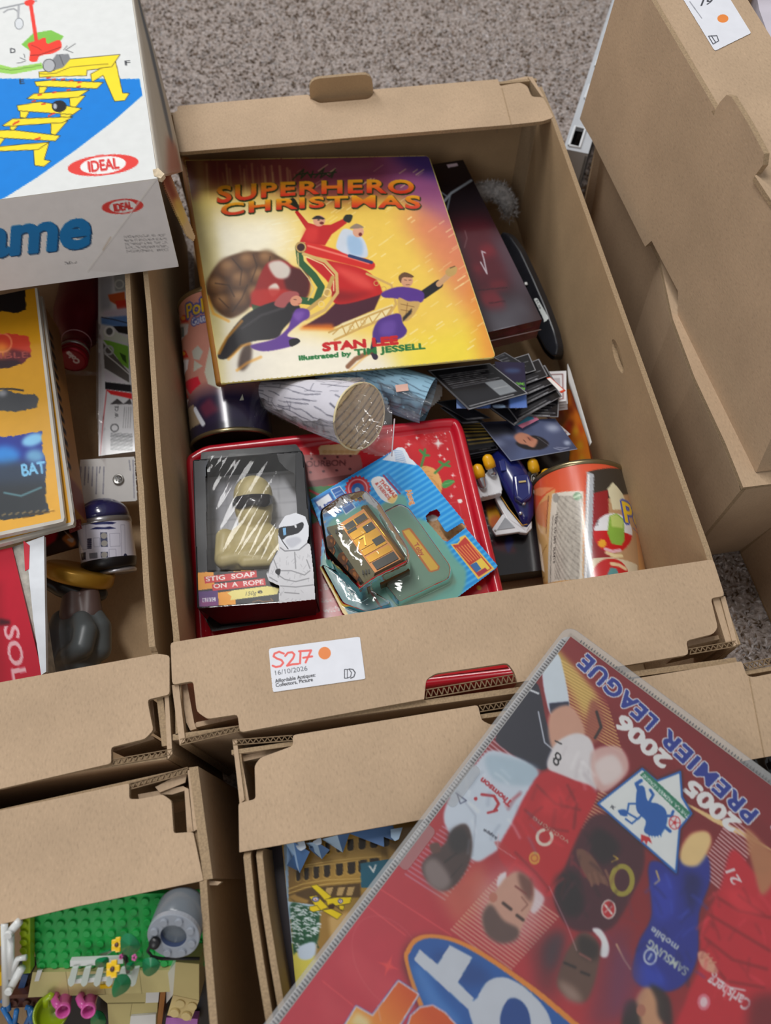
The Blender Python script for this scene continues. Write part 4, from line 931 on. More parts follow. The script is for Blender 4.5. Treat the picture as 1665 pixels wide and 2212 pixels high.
k.poly(t([(472, 1705), (520, 1680), (840, 1640), (950, 1660), (930, 1715), (500, 1770), (510, 1735)]), (236, 222, 130)); k.text('150g', t([(628, 1730)])[0], t([(735, 1718)])[0], 8, (90, 84, 60), bold=0, italic=.3); k.text('e', t([(752, 1712)])[0], t([(796, 1702)])[0], 9, (40, 38, 34))
k.line(t([(705, 1785), (760, 1770), (800, 1782), (890, 1775), (870, 1755)]), 1.6, (190, 120, 40), .8)
k.poly(t([(270, 500), (390, 480), (270, 690)]), (120, 134, 160), .5, 10)
wf_ = inside(win)
inked('printed_front', k, plane_where(sp, .0003), print_mat('glossy_black_print', .36, coat=.04, bump=.1, spec=.22), so, keep=lambda q: inside(fo)(q) & ~wf_(q))
def wallq(a_, b_, nm, m=BLKG): 
    prism(nm, [sp.on(*a_), sp.on(*b_), sp.on(*b_) - sp.n * SD, sp.on(*a_) - sp.n * SD], -np.cross(sp.on(*b_) - sp.on(*a_), sp.n) / np.linalg.norm(sp.on(*b_) - sp.on(*a_)) * .0008, m, so)
for i in range(5): wallq(fo[i], fo[(i + 1) % 5], 'side_panel', mat('crinkled_black', (14, 14, 16), .14, var=.2, bump=1.0, bscale=45, spec=.6) if i == 3 else mat('black_card_side', (24, 24, 27), .5, var=.2, spec=.12))
GRY = mat('grey_print', (160, 160, 166), .5, var=.25, scale=35)
bk = Ink(fo[:2] + [fo[3], fo[4]], 60, 80, (214, 214, 220))
bk.poly(t([(280, 600), (560, 600), (520, 1000), (300, 1100)]), (176, 176, 184), 1, 14); bk.poly(t([(200, 350), (1200, 350), (1150, 600), (280, 640)]), (232, 234, 240), 1, 8)
for y in range(630, 1400, 130): bk.line(t([(250, y + 20), (1150, y - 20)]), 1.5, (150, 150, 158), .8)
for x in range(300, 1100, 160): bk.line(t([(x, 620), (x + 30, 1400)]), 1.2, (130, 130, 138), .6)
bk.poly(t([(520, 470), (640, 440), (860, 440), (880, 490), (700, 540), (560, 530)]), (206, 90, 84), .8, 4)
inked('back_picture', bk, plane_where(sp, -SD + .001), MATT, so)
pxprism('back_panel', rnd(t([(230, 412), (1105, 338), (1128, 370), (1180, 450), (1285, 1765), (1290, 1900), (330, 2060), (215, 1840), (228, 470)]), 4), sp, .001, BLKG, so, lift=-SD)
prism('bottom_flap', [sp.on(*fo[4]) - sp.n * .001, sp.on(*fo[3]) - sp.n * .001, sp.on(*t([(1285, 1900)])[0], -SD + .002), sp.on(*t([(420, 1990)])[0], -SD + .002)], (0, -.0008, 0), mat('black_flap', (22, 22, 25), .42, var=.3), so)
# soap bust inside: one continuous body
SOAP = mat('cream_soap', (226, 208, 150), .42, var=.05, scale=20)
bz = -.017
def sph(bm_, c_, r3, ax=None):
    g = bmesh.ops.create_icosphere(bm_, subdivisions=3, radius=1.0)
    for q in g['verts']: q.co = Vector(np.asarray(c_) + np.array([q.co.x * r3[0], q.co.y * r3[1], q.co.z * r3[2]]))
def capsule(bm_, a_, b_, r0, r1):
    for i in range(9):
        s_ = i / 8; c_ = np.asarray(a_) * (1 - s_) + np.asarray(b_) * s_; rad = r0 + (r1 - r0) * s_; sph(bm_, c_, (rad,) * 3)
pxm = .00036
bm_ = bmesh.new(); S3 = lambda x, y, l: sp.on(*t([(x, y)])[0], l)
sph(bm_, S3(708, 810, bz), (.0178, .0195, .0150)); sph(bm_, S3(716, 930, bz), (.0172, .018, .0145)); sph(bm_, S3(724, 1010, bz), (.0155, .014, .0135)); sph(bm_, S3(726, 1075, bz - .002), (.0135, .012, .0115))
sph(bm_, S3(690, 1240, bz - .004), (.0275, .016, .0125)); sph(bm_, S3(710, 1160, bz - .004), (.021, .011, .0115)); sph(bm_, S3(700, 1370, bz - .003), (.0275, .0145, .0135))
capsule(bm_, S3(450, 1200, bz - .002), S3(430, 1400, bz), .0085, .0075); capsule(bm_, S3(930, 1200, bz - .002), S3(960, 1380, bz), .0085, .0075)
capsule(bm_, S3(440, 1410, bz + .003), S3(760, 1330, bz + .008), .0075, .006); capsule(bm_, S3(960, 1400, bz + .003), S3(640, 1420, bz + .0075), .0075, .006)
me = bpy.data.meshes.new('soap_bust'); bm_.to_mesh(me); bm_.free(); me.materials.append(SOAP)
o = bpy.data.objects.new('soap_bust', me); COL.objects.link(o); o.parent = so; o.location = tuple(-root_of(so)); o['label'] = 'cream soap bust of a helmeted driver with crossed arms'
md = o.modifiers.new('merge', 'REMESH'); md.mode = 'VOXEL'; md.voxel_size = .0011; md.use_smooth_shade = True
md = o.modifiers.new('soften', 'SMOOTH'); md.iterations = 6; md.factor = .6
vis = t([(522, 860), (535, 830), (600, 808), (700, 795), (800, 795), (880, 805), (888, 860), (870, 905), (790, 918), (735, 905), (705, 895), (660, 915), (600, 935), (540, 930), (525, 900)])
def visor_pts():
    c_ = S3(715, 870, bz); rows = []
    top = [(522, 858), (560, 820), (620, 806), (705, 797), (790, 795), (850, 800), (886, 820)]; bot = [(530, 920), (580, 934), (650, 915), (705, 896), (760, 912), (820, 915), (880, 885)]
    V = []; 
    for a_, b_ in zip(top, bot):
        for f_ in (0, .5, 1):
            x, y = a_[0] + (b_[0] - a_[0]) * f_, a_[1] + (b_[1] - a_[1]) * f_
            dx = (x - 708) / 185; V.append(S3(x, y, bz + .0165 * math.sqrt(max(.05, 1.03 - dx * dx)) - .0005))
    n_ = len(top); F_ = [[i * 3 + j, i * 3 + j + 1, i * 3 + 4 + j, i * 3 + 3 + j] for i in range(n_ - 1) for j in range(2)]
    return V, F_
V, F_ = visor_pts(); o = mesh('visor_band', V, F_, mat('dark_visor', (52, 48, 50), .2, coat=.6), so, smooth=True); solid(o, .001, 0)
# clear film bulging over the window
wxs = np.array(win); gx = Ink(t([(270, 430), (1120, 430), (1120, 1520), (270, 1520)]), 40, 52, (0, 0, 0))
pf = plane_where(sp, .0); r_ = np.random.default_rng(4)
def bulge(q):
    V = pf(q); u = (q[:, 0] - 443) / 200; v = (q[:, 1] - 981) / 256
    return V + sp.n * (.0006 + .0045 * np.clip(np.sin(np.clip(u, 0, 1) * 3.14) * np.sin(np.clip(v, 0, 1) * 3.14), 0, 1) ** .5 + .0004 * np.sin(q[:, 0] * .19 + q[:, 1] * .11))[:, None]
o = inked('window_film', gx, bulge, film_mat('clear_film', haze=.05, bump=.16, bscale=16, refl=.4), so, keep=inside(t([(272, 440), (1118, 400), (1118, 1515), (275, 1520)])), smooth=True)
# printed standing driver, a die-cut card glued to the front
dv = t([(945, 1310), (935, 1180), (945, 1080), (1000, 995), (1100, 965), (1190, 1000), (1222, 1090), (1222, 1180), (1205, 1240), (1235, 1260), (1262, 1480), (1282, 1765), (940, 1800), (948, 1640), (850, 1595), (828, 1530), (860, 1440), (925, 1310)])
k = Ink(t([(810, 950), (1300, 950), (1300, 1810), (810, 1810)]), 110, 190, (206, 206, 210))
k.poly(dv, (214, 214, 218)); k.blob(t([(950, 1080), (1000, 1000), (1100, 972), (1190, 1010), (1218, 1100), (1210, 1220), (1130, 1300), (1030, 1305), (960, 1240), (940, 1160)]), (222, 224, 230), 1, .6)
k.blob(t([(945, 1110), (1080, 1085), (1160, 1055), (1170, 1100), (1130, 1150), (1080, 1170), (1020, 1185), (980, 1215), (955, 1190)]), (30, 30, 36)); k.poly(t([(980, 1110), (1010, 1105), (1012, 1170), (988, 1178)]), (120, 176, 220)); k.poly(t([(1085, 1085), (1105, 1078), (1110, 1105), (1095, 1108)]), (226, 228, 232))
k.blob(t([(1010, 1215), (1110, 1190), (1150, 1230), (1070, 1290), (1030, 1270)]), (186, 188, 198), .8, 2); k.line(t([(945, 1170), (985, 1240), (1030, 1300)]), 2, (50, 50, 56)); k.line(t([(960, 1290), (1000, 1320), (1130, 1310), (1215, 1240)]), 2.5, (120, 120, 126), .9, 1)
for l_ in ([(900, 1400), (930, 1480), (940, 1560)], [(950, 1500), (1060, 1500), (1180, 1540), (1230, 1500)], [(940, 1540), (1000, 1580), (1100, 1600), (1220, 1570)], [(960, 1640), (1100, 1650), (1260, 1630)], [(1090, 1330), (1100, 1480)], [(1200, 1400), (1230, 1480)], [(1000, 1700), (1130, 1710)], [(860, 1560), (930, 1600)]): k.line(t(l_), 2.2, (120, 120, 124), .75, 1.4)
k.blob(t([(920, 1490), (960, 1485), (950, 1540), (915, 1520)]), (40, 40, 44)); k.poly(t([(835, 1480), (925, 1305), (945, 1300), (870, 1440), (845, 1530)]), (40, 40, 44), .9, 1)
r2 = random.Random(9)
for i in range(60): x, y = r2.uniform(860, 1260), r2.uniform(1330, 1780); k.line(t([(x, y), (x + r2.uniform(-30, 30), y + r2.uniform(10, 40))]), 1.2, (150, 150, 156), .45, 1)
solid(inked('printed_driver_cutout', k, plane_where(sp, .0062), MATT, so, keep=inside(dv), label='printed racing driver in white overalls and white helmet'), .0008)

# --- toy tram on its blister card
t = crop(650, 880, 3.7); bc = Plane((675, 1085, .092), (855, 968, .092), (1072, 1225, .095))
co_ = t([(75, 735), (90, 725), (770, 320), (800, 315), (830, 328), (870, 400), (960, 480), (1150, 720), (1300, 900), (1320, 960), (1560, 1245), (1575, 1265), (1560, 1290), (1240, 1530), (900, 1760), (520, 1860), (330, 1640), (150, 1290), (170, 1000)])
hole = t([(1000, 870), (1030, 835), (1085, 815), (1105, 835), (1110, 860), (1085, 890), (1150, 990), (1170, 998), (1270, 935), (1285, 925), (1320, 955), (1170, 1070), (1140, 1060), (1010, 910)])
k = Ink(t([(60, 300), (1590, 300), (1590, 1870), (60, 1870)]), 300, 310, (28, 146, 226))
for i in range(60): k.line(t([(40, 260 + i * 50), (1640, 260 + i * 50 - 1000)]), 5.0, (92, 190, 244), .75, 2.5)
k.poly(t([(770, 320), (800, 315), (840, 335), (925, 465), (720, 430), (650, 420)]), (222, 230, 240)); [k.fine(t([(745 + i * 2, 345 + i * 14)])[0], t([(810 + i * 6, 352 + i * 16)])[0], 2.2, (110, 150, 200), i) for i in range(7)]
k.blob(t([(240, 900), (520, 780), (640, 780), (760, 700), (840, 720), (880, 860), (1050, 940), (1230, 1200), (1320, 1320), (1240, 1540), (860, 1760), (520, 1850), (150, 1400), (160, 1240), (220, 1050)]), (112, 176, 162), 1, 3)
k.blob(t([(640, 830), (780, 780), (880, 860), (1210, 1330), (1180, 1440), (820, 1620), (700, 1500)]), (120, 158, 138), 1, 3); k.blob(t([(220, 1240), (460, 1380), (560, 1560), (760, 1640), (500, 1850), (330, 1650)]), (58, 128, 142), 1, 4); k.line(t([(570, 1490), (640, 1600), (690, 1700)]), 5, (150, 60, 40)); k.blob(t([(600, 1600), (700, 1540), (740, 1600), (640, 1660)]), (110, 170, 210), .8, 3)
k.line(t([(150, 1290), (260, 1500), (370, 1680)]), 12, (226, 186, 66), .95, 2)
k.poly(t([(100, 745), (235, 675), (330, 840), (190, 880)]), (30, 92, 170)); k.poly(t([(120, 758), (220, 690), (290, 800), (185, 852)]), (236, 240, 246)); k.text('HiT', t([(165, 845)])[0], t([(280, 790)])[0], 14, (30, 64, 150), up=(-.42, -.9), outline=(30, 64, 150), ow=1)
k.poly(t([(240, 660), (310, 630), (435, 800), (360, 855)]), (40, 100, 180)); k.line(t([(240, 660), (310, 630), (435, 800), (360, 855), (240, 660)]), 1.6, (240, 244, 250)); [k.fine(t([(270 + i * 14, 690 + i * 22)])[0], t([(320 + i * 14, 665 + i * 22)])[0], 2.2, (220, 230, 244), i) for i in range(6)]
cx_, cy_ = t([(455, 650)])[0]; k.poly([(cx_ + (29 if i % 2 else 25) * math.cos(i * math.pi / 20), cy_ + (29 if i % 2 else 25) * math.sin(i * math.pi / 20)) for i in range(40)], (196, 44, 58)); k.ring(cx_, cy_, 20, 3, (230, 150, 160)); k.ell(cx_, cy_ + 2, 14, 14, (40, 110, 190)); k.ell(cx_ - 1, cy_ + 3, 6, 6, (186, 200, 220)); k.line([(cx_ - 26, cy_ + 14), (cx_ - 14, cy_ + 26)], 7, (120, 40, 50))
k.blob(t([(560, 590), (600, 555), (660, 560), (690, 600), (760, 680), (770, 720), (740, 765), (690, 760), (640, 730), (590, 660)]), (240, 240, 240)); k.blob(t([(690, 740), (740, 700), (772, 715), (735, 768)]), (240, 206, 120), .9, 1)
k.text('THOMAS', t([(620, 590)])[0], t([(745, 725)])[0], 8.5, (200, 52, 40), up=(.8, -.55)); k.text('& FRIENDS', t([(590, 610)])[0], t([(700, 740)])[0], 7, (200, 52, 40), up=(.8, -.55))
k.line(t([(660, 545), (790, 690)]), 4, (170, 50, 84), .9); k.line(t([(690, 535), (800, 660)]), 6, (60, 130, 200), .8)
k.text('Along', t([(835, 665)])[0], t([(880, 780)])[0], 12, (236, 134, 40), up=(.93, -.36), outline=(240, 240, 236), ow=.8)
k.poly(t([(805, 985), (830, 975), (865, 962), (885, 975), (1090, 1250), (1110, 1272), (1100, 1300), (1040, 1318), (1020, 1310), (820, 1030)]), (206, 110, 40)); k.poly(t([(815, 990), (862, 974), (1096, 1272), (1090, 1292), (1036, 1306)]), (244, 190, 56)); k.text('Toby', t([(897, 1095)])[0], t([(960, 1190)])[0], 10, (190, 60, 40), up=(.85, -.5))
k.poly(t([(1195, 1095), (1250, 1085), (1270, 1060), (1265, 1040), (1310, 1020), (1545, 1290), (1415, 1375)]), (238, 196, 90)); k.poly(t([(1210, 1100), (1255, 1095), (1280, 1065), (1310, 1035), (1525, 1285), (1420, 1355)]), (196, 60, 50)); 
for i in range(6): k.line(t([(1240 + i * 22, 1125 - i * 8), (1345 + i * 18, 1235 - i * 8)]), 2.2, (240, 150, 80), .9)
k.poly(t([(1350, 1260), (1440, 1200), (1510, 1285), (1425, 1345)]), (240, 206, 80)); k.poly(t([(1350, 1260), (1400, 1235), (1440, 1290), (1400, 1320)]), (60, 110, 170)); k.poly(t([(1400, 1320), (1470, 1280), (1490, 1300), (1425, 1345)]), (170, 50, 70))
tr_ = thing('blister_card', 'blue striped toy card with a gold tram under a clear blister on the red tin', 'toy pack', bc.on(850, 1180) - np.array([0, 0, .004]))
hin = inside(hole)
solid(inked('printed_card', k, plane_where(bc, .0), GLOSS, tr_, keep=lambda q: inside(co_)(q) & ~hin(q)), .0008)
# tram lying on its side inside the blister (side panel up)
GOLD = mat('gold_plastic', (190, 138, 48), .25, metal=.75, var=.15); BRZ = mat('bronze_plastic', (120, 98, 62), .3, metal=.6, var=.2); GRYG = mat('dull_gold', (150, 140, 110), .35, metal=.5, var=.15); DKW = mat('tram_window', (58, 52, 46), .25)
tt_ = .026; pan = Plane(float(bc.on(780, 1170)[2]) + tt_)
T4 = t([(310, 930), (500, 810), (800, 1212), (590, 1322)])
tm = thing('toy_tram', 'gold toy tram car numbered seven inside the clear blister on the blue card', 'toy', pan.on(790, 1170) - np.array([0, 0, tt_ - .002]))
body = [pan.on(*p) for p in T4]
prism('tram_body', body, (0, 0, -tt_ + .003), BRZ, tm)
def on4(u, v, l=0):
    a_ = T4[0][0] + (T4[1][0] - T4[0][0]) * u, T4[0][1] + (T4[1][1] - T4[0][1]) * u; b_ = T4[3][0] + (T4[2][0] - T4[3][0]) * u, T4[3][1] + (T4[2][1] - T4[3][1]) * u
    return pan.on(a_[0] + (b_[0] - a_[0]) * v, a_[1] + (b_[1] - a_[1]) * v, l)
def tq4(u0, u1, v0, v1, l, th, m, nm, **kw): return prism(nm, [on4(u0, v0, l), on4(u1, v0, l), on4(u1, v1, l), on4(u0, v1, l)], (0, 0, -th), m, tm, **kw)
tq4(0, 1, 0, 1, .0010, .001, mat('copper_trim', (170, 110, 60), .3, metal=.6), 'side_frame')
for v0, v1 in ((.05, .17), (.22, .345), (.355, .555), (.565, .665), (.70, .81)): tq4(.06 if v0 < .2 else .05, .95, v0, v1, .0017, .0007, GOLD, 'side_panel')
for u0, u1, v0, v1 in ((.08, .45, .06, .16), (.5, .92, .06, .16), (.58, .95, .24, .36), (.58, .95, .50, .62), (.12, .95, .83, .97), (.05, .40, .17, .22)): tq4(u0, u1, v0, v1, .0021, .0006, DKW, 'window_recess')
T7, w7 = text_tris('7', 0); a7 = on4(.14, .47, .0018); e7 = on4(.62, .40, .0018) - a7; n7 = on4(.30, .34, .0018) - on4(.36, .50, .0018)
ex7 = (on4(.5, .5) - on4(0, .5)); ex7 /= np.linalg.norm(ex7); up7 = on4(.5, .3) - on4(.5, .7); up7 /= np.linalg.norm(up7); o7 = on4(.22, .53, .0021)
V = [o7 + ex7 * p[0] * .013 + up7 * p[1] * .013 for p in T7.reshape(-1, 2)]; o = mesh('raised_number', V, [[3 * i, 3 * i + 1, 3 * i + 2] for i in range(len(T7))], mat('bright_gold', (246, 200, 84), .3, metal=.5), tm); solid(o, .0006, 1)
tube('roof_edge', [on4(1.02, -.03, -.001), on4(1.02, 1.03, -.001)], .0024, GOLD, tm, 8); tube('roof_edge', [on4(1.08, -.01, -.006), on4(1.08, 1.0, -.006)], .003, BRZ, tm, 8)
chs = [pan.on(*p) for p in t([(190, 925), (310, 930), (590, 1322), (545, 1440), (500, 1420)])]
o = prism('chassis_skirt', [pan.on(*p) - np.array([0, 0, d]) for p, d in zip(t([(200, 935), (310, 930), (590, 1322), (540, 1440)]), (.006, 0, 0, .006))], (0, 0, -.012), GRYG, tm)
prism('tram_end', [pan.on(*t([(590, 1325)])[0]), pan.on(*t([(800, 1215)])[0]), pan.on(*t([(870, 1300)])[0], -.012), pan.on(*t([(640, 1420)])[0], -.012)], (0, 0, -.010), BRZ, tm)
for x, y, d in ((235, 1070, .010), (228, 1148, .017), (333, 1208, .010), (335, 1290, .017), (420, 1338, .010), (425, 1415, .017)):
    c_ = pan.on(*t([(x, y)])[0], -d); ax_ = np.array([-.35, -.2, .55])
    lathe('wheel', c_ - ax_ * .003, ax_, [(0, .0045), (.0005, .0055), (.0022, .0055), (.0026, .0046), (.0022, .0035), (.003, .0016), (.0034, .0005)], mat('copper_wheel', (206, 120, 40), .2, metal=.8), tm, 18)
for i in range(3):
    for a_ in (t([(280 + i * 22, 992 + i * 2)])[0], t([(495 + i * 24, 1320 - i * 4)])[0]): c_ = pan.on(*a_, .0003 - .002); bx('vent_slot', c_, (.0012, .004, .002), DKW, tm, bevel=.0003)
# the clear blister itself: two vacuum-formed bubbles
FILM = film_mat('blister_plastic', tint=(.93, .95, .93), haze=.03, rough=.05, bump=.3, bscale=50)
def bubble(poly, hgt, nm, shr=.88, rim=.03):
    base = [bc.on(*p, .0006) for p in poly]; c_ = np.mean(base, axis=0); n_ = len(base); V = []
    lv = [(1.0, 0), (.985, .12), (.955, .7), (.93, .93), (shr, 1.0), (shr * .6, 1.03), (.02, 1.04)]
    for s_, h_ in lv: V += [c_ + (b - c_) * s_ + np.array([0, 0, hgt * h_]) for b in base]
    F_ = [[i * n_ + j, i * n_ + (j + 1) % n_, (i + 1) * n_ + (j + 1) % n_, (i + 1) * n_ + j] for i in range(len(lv) - 1) for j in range(n_)]
    return mesh(nm, V, F_, FILM, tr_, smooth=True)
bubble(rnd(t([(150, 930), (330, 800), (520, 760), (640, 870), (880, 1250), (880, 1340), (600, 1480), (480, 1560), (200, 1250)]), 9, 4), .033, 'blister_bubble')
bubble(rnd(t([(600, 870), (780, 775), (860, 810), (1215, 1310), (1200, 1400), (780, 1600), (660, 1450), (870, 1340)]), 9, 4), .010, 'blister_bubble')
bubble(rnd(t([(150, 1260), (440, 1400), (600, 1500), (740, 1590), (520, 1660), (330, 1590)]), 9, 4), .008, 'blister_bubble')
# ------------------------------------------------------------------ cans, bag, cards, toy car in the middle box
CANRIM = mat('tin_rim', (150, 136, 104), .25, metal=.85, var=.1)
def cylink(near, far, rad, paint, res=90, bg=(200, 150, 110)):
    "ink sheet wrapped round a cylinder; drawing units are millimetres: (arc from straight up, positive right ; distance from the near end)"
    near, far = np.asarray(near, float), np.asarray(far, float); L_ = np.linalg.norm(far - near); ax = (far - near) / L_
    a_ = np.cross(ax, [0, 0, 1.0]); a_ /= np.linalg.norm(a_); b_ = np.cross(a_, ax)
    def cyl(q):
        w = (q[:, 0] / 1000 / rad)[:, None]; return near + ax * q[:, 1:2] / 1000 + rad * (np.sin(w) * a_ + np.cos(w) * b_)
    def uv(u, v):
        d = CAM_M.T @ np.array([(u - 832.5) / FOC, (v - 1106) / FOC, 1.0]); o_ = CAM_C - near
        dp, op = d - ax * (d @ ax), o_ - ax * (o_ @ ax); A_, B_, C_ = dp @ dp, 2 * dp @ op, op @ op - rad * rad
        D_ = max(0, B_ * B_ - 4 * A_ * C_); s_ = (-B_ - math.sqrt(D_)) / (2 * A_); p = o_ + d * s_
        return (math.atan2(p @ a_, p @ b_) * rad * 1000, float(p @ ax) * 1000)
    hw, l0, l1 = math.pi * rad * 1000, 3, L_ * 1000 - 3
    k = Ink([(-hw, l1), (hw, l1), (hw, l0), (-hw, l0)], int(res * 2 * hw / (l1 - l0)), res, bg)
    paint(k, lambda l: [uv(*p) for p in l], uv, L_ * 1000)
    return k, cyl, a_, b_, ax, L_
def can(name, label, near, far, rad, paint, n=72, end_m=None, group=None):
    near, far = np.asarray(near, float), np.asarray(far, float)
    k, cyl, a_, b_, ax, L_ = cylink(near, far, rad, paint, 120)
    root = thing(name, label, 'can', near + (far - near) / 2 - np.array([0, 0, rad]), group)
    inked('paper_label', k, cyl, GLOSS, root, smooth=True)
    for s_ in (0, L_):
        sg = 1 if s_ == 0 else -1
        prof_ = [(s_ + sg * .004, rad - .0003), (s_ + sg * .003, rad + .0012), (s_ + sg * .001, rad + .0016), (s_ - sg * .001, rad + .001), (s_ - sg * .001, rad - .0008), (s_ + sg * .003, rad - .002), (s_ + sg * .004, rad * .8), (s_ + sg * .0035, rad * .5), (s_ + sg * .004, .0001)]
        V = [near + ax * p_ + r_ * (math.cos(w) * a_ + math.sin(w) * b_) for p_, r_ in prof_ for w in np.linspace(0, 2 * math.pi, n, endpoint=False)]
        F_ = [[i * n + j, i * n + (j + 1) % n, (i + 1) * n + (j + 1) % n, (i + 1) * n + j] for i in range(len(prof_) - 1) for j in range(n)]
        mi = [0] * (5 * n) + [1] * (len(F_) - 5 * n)
        fix_normals(mesh('can_end', V, F_, [CANRIM, end_m if (end_m and s_ == 0) else CANRIM], root, smooth=True, midx=mi))
    return root
t4 = crop(980, 940, 3.784)
def badge(k, U, c_, r_, top=(232, 232, 236), turn=0):
    x, y = c_; k.poly(U([(x + r_ * math.cos(a_), y + r_ * 1.02 * math.sin(a_)) for a_ in np.linspace(0, 2 * math.pi, 26, endpoint=False)]), top)
    k.poly(U([(x + r_ * math.cos(a_), y + r_ * 1.02 * math.sin(a_)) for a_ in np.linspace(.12 + turn, math.pi + .12 + turn, 16)]), (204, 28, 32))
def p_right(k, U, uv, L_):
    k.grad((0, 0), (0, L_), [(0, (206, 168, 96)), (.55, (222, 150, 100)), (.8, (224, 96, 60)), (1, (216, 84, 54))])
    g = lambda l: U(t4(l))
    k.poly(g([(600, 700), (760, 480), (830, 440), (780, 1190), (600, 1220)]), (224, 186, 120), .8); k.poly(g([(660, 620), (780, 520), (760, 760), (680, 720)]), (214, 110, 76), .6)
    for l_ in ([(620, 1180), (660, 1120), (680, 1180), (740, 1160)], [(620, 1080), (720, 980), (760, 900)]): k.line(g(l_), 1.2, (150, 104, 40), .7)
    k.poly(g([(620, 480), (700, 430), (820, 430), (720, 500)]), (236, 160, 110), .7)
    k.poly(g([(1095, 300), (1500, 300), (1520, 1200), (1110, 1200)]), (190, 150, 110)); k.poly(g([(1100, 300), (1480, 300), (1500, 480), (1260, 520), (1110, 470)]), (58, 52, 46)); k.poly(g([(1130, 480), (1260, 450), (1280, 1160), (1120, 1160)]), (150, 36, 40)); k.poly(g([(1130, 1010), (1300, 1000), (1500, 1060), (1500, 1200), (1130, 1200)]), (222, 206, 176))
    k.poly(g([(1255, 440), (1300, 385), (1380, 480), (1430, 620), (1300, 610)]), (222, 214, 180))
    k.poly(g([(1085, 300), (1145, 320), (1125, 1190), (1060, 1200)]), (176, 180, 186)); k.poly(g([(1095, 320), (1110, 320), (1085, 1180), (1070, 1180)]), (246, 246, 246)); k.poly(g([(1065, 320), (1088, 320), (1080, 480), (1062, 480)]), (214, 84, 54))
    k.poly(g([(805, 480), (1060, 460), (1052, 1180), (770, 1210)]), (222, 214, 200))
    for i in range(17):
        x = 845 + i * 12; k.fine(uv(*t4([(x + 8, 500)])[0]), uv(*t4([(x - 18, 1180)])[0]), 1.3, (120, 112, 104), i, .75)
    k.text('8 UNITS   NET WT. 395g (', uv(*t4([(826, 1040)])[0]), uv(*t4([(846, 640)])[0]), 2.4, (50, 46, 44), up=(-1, 0)); k.fine(uv(*t4([(790, 1200)])[0]), uv(*t4([(812, 660)])[0]), 1.3, (70, 64, 60), 4)
    k.fine(uv(*t4([(755, 800)])[0]), uv(*t4([(775, 500)])[0]), 1.8, (90, 40, 34), 9)
    k.poly(U([(t4([(1010, 500)])[0][0] + 9 * math.cos(a_), t4([(1010, 500)])[0][1] + 9 * math.sin(a_)) for a_ in np.linspace(0, 6.28, 16)]), (110, 150, 110)); k.line(g([(985, 510), (1030, 490)]), 2, (190, 214, 180))
    k.poly(U([(t4([(835, 515)])[0][0] + 7 * math.cos(a_), t4([(835, 515)])[0][1] + 10 * math.sin(a_)) for a_ in np.linspace(0, 6.28, 16)]), (150, 146, 140), .8)
    badge(k, U, t4([(1300, 800)])[0], 42); badge(k, U, t4([(1280, 1160)])[0], 40, (200, 40, 40)); k.poly(g([(1270, 660), (1330, 640), (1390, 690), (1395, 860), (1370, 900), (1290, 890), (1255, 800)]), (140, 182, 70)); k.poly(g([(1280, 660), (1330, 650), (1385, 700), (1380, 760), (1290, 750)]), (206, 220, 130), .8)
    k.poly(U([(t4([(1213, 885)])[0][0] + (10 if i % 2 else 8) * math.cos(i * .4), t4([(1213, 885)])[0][1] + (10 if i % 2 else 8) * math.sin(i * .4)) for i in range(16)]), (240, 170, 40))
    k.line(g([(1240, 930), (1300, 950), (1360, 940)]), 3, (236, 200, 210), .9); k.line(g([(1250, 960), (1310, 985), (1370, 985)]), 3.4, (240, 220, 170), .9); k.line(g([(1290, 1050), (1350, 1060), (1400, 1090)]), 3.4, (240, 220, 170), .9); k.poly(g([(1250, 1150), (1280, 1080), (1330, 1090), (1350, 1140)]), (80, 160, 160), .9)
    x0_, y0_ = uv(*t4([(1388, 690)])[0]); x1_, y1_ = uv(*t4([(1510, 720)])[0])
    for nm_, c_, oc, dx in (('Po', (240, 200, 40), (60, 80, 170), 0),): k.text(nm_, (x0_, y0_ - 2), (x1_ + 4, y1_ - 6), 21, c_, up=(0, 1), outline=(66, 84, 176), ow=2.2); k.text(nm_, (x0_, y0_ - 2), (x1_ + 4, y1_ - 6), 21, c_, up=(0, 1))
    k.fine(uv(*t4([(1465, 760)])[0]), uv(*t4([(1500, 800)])[0]), 2, (80, 96, 180), 3); k.text('10/17', uv(*t4([(1168, 755)])[0]), uv(*t4([(1192, 690)])[0]), 2, (60, 60, 66), up=(-1, 0))
can('food_can', 'food can on its side with orange label and bright seam, at the front right', (.352, .008, .0515), (.368, .150, .0500), .047, p_right, group='food cans in the middle box')
tl = crop(370, 600, 3.1415)
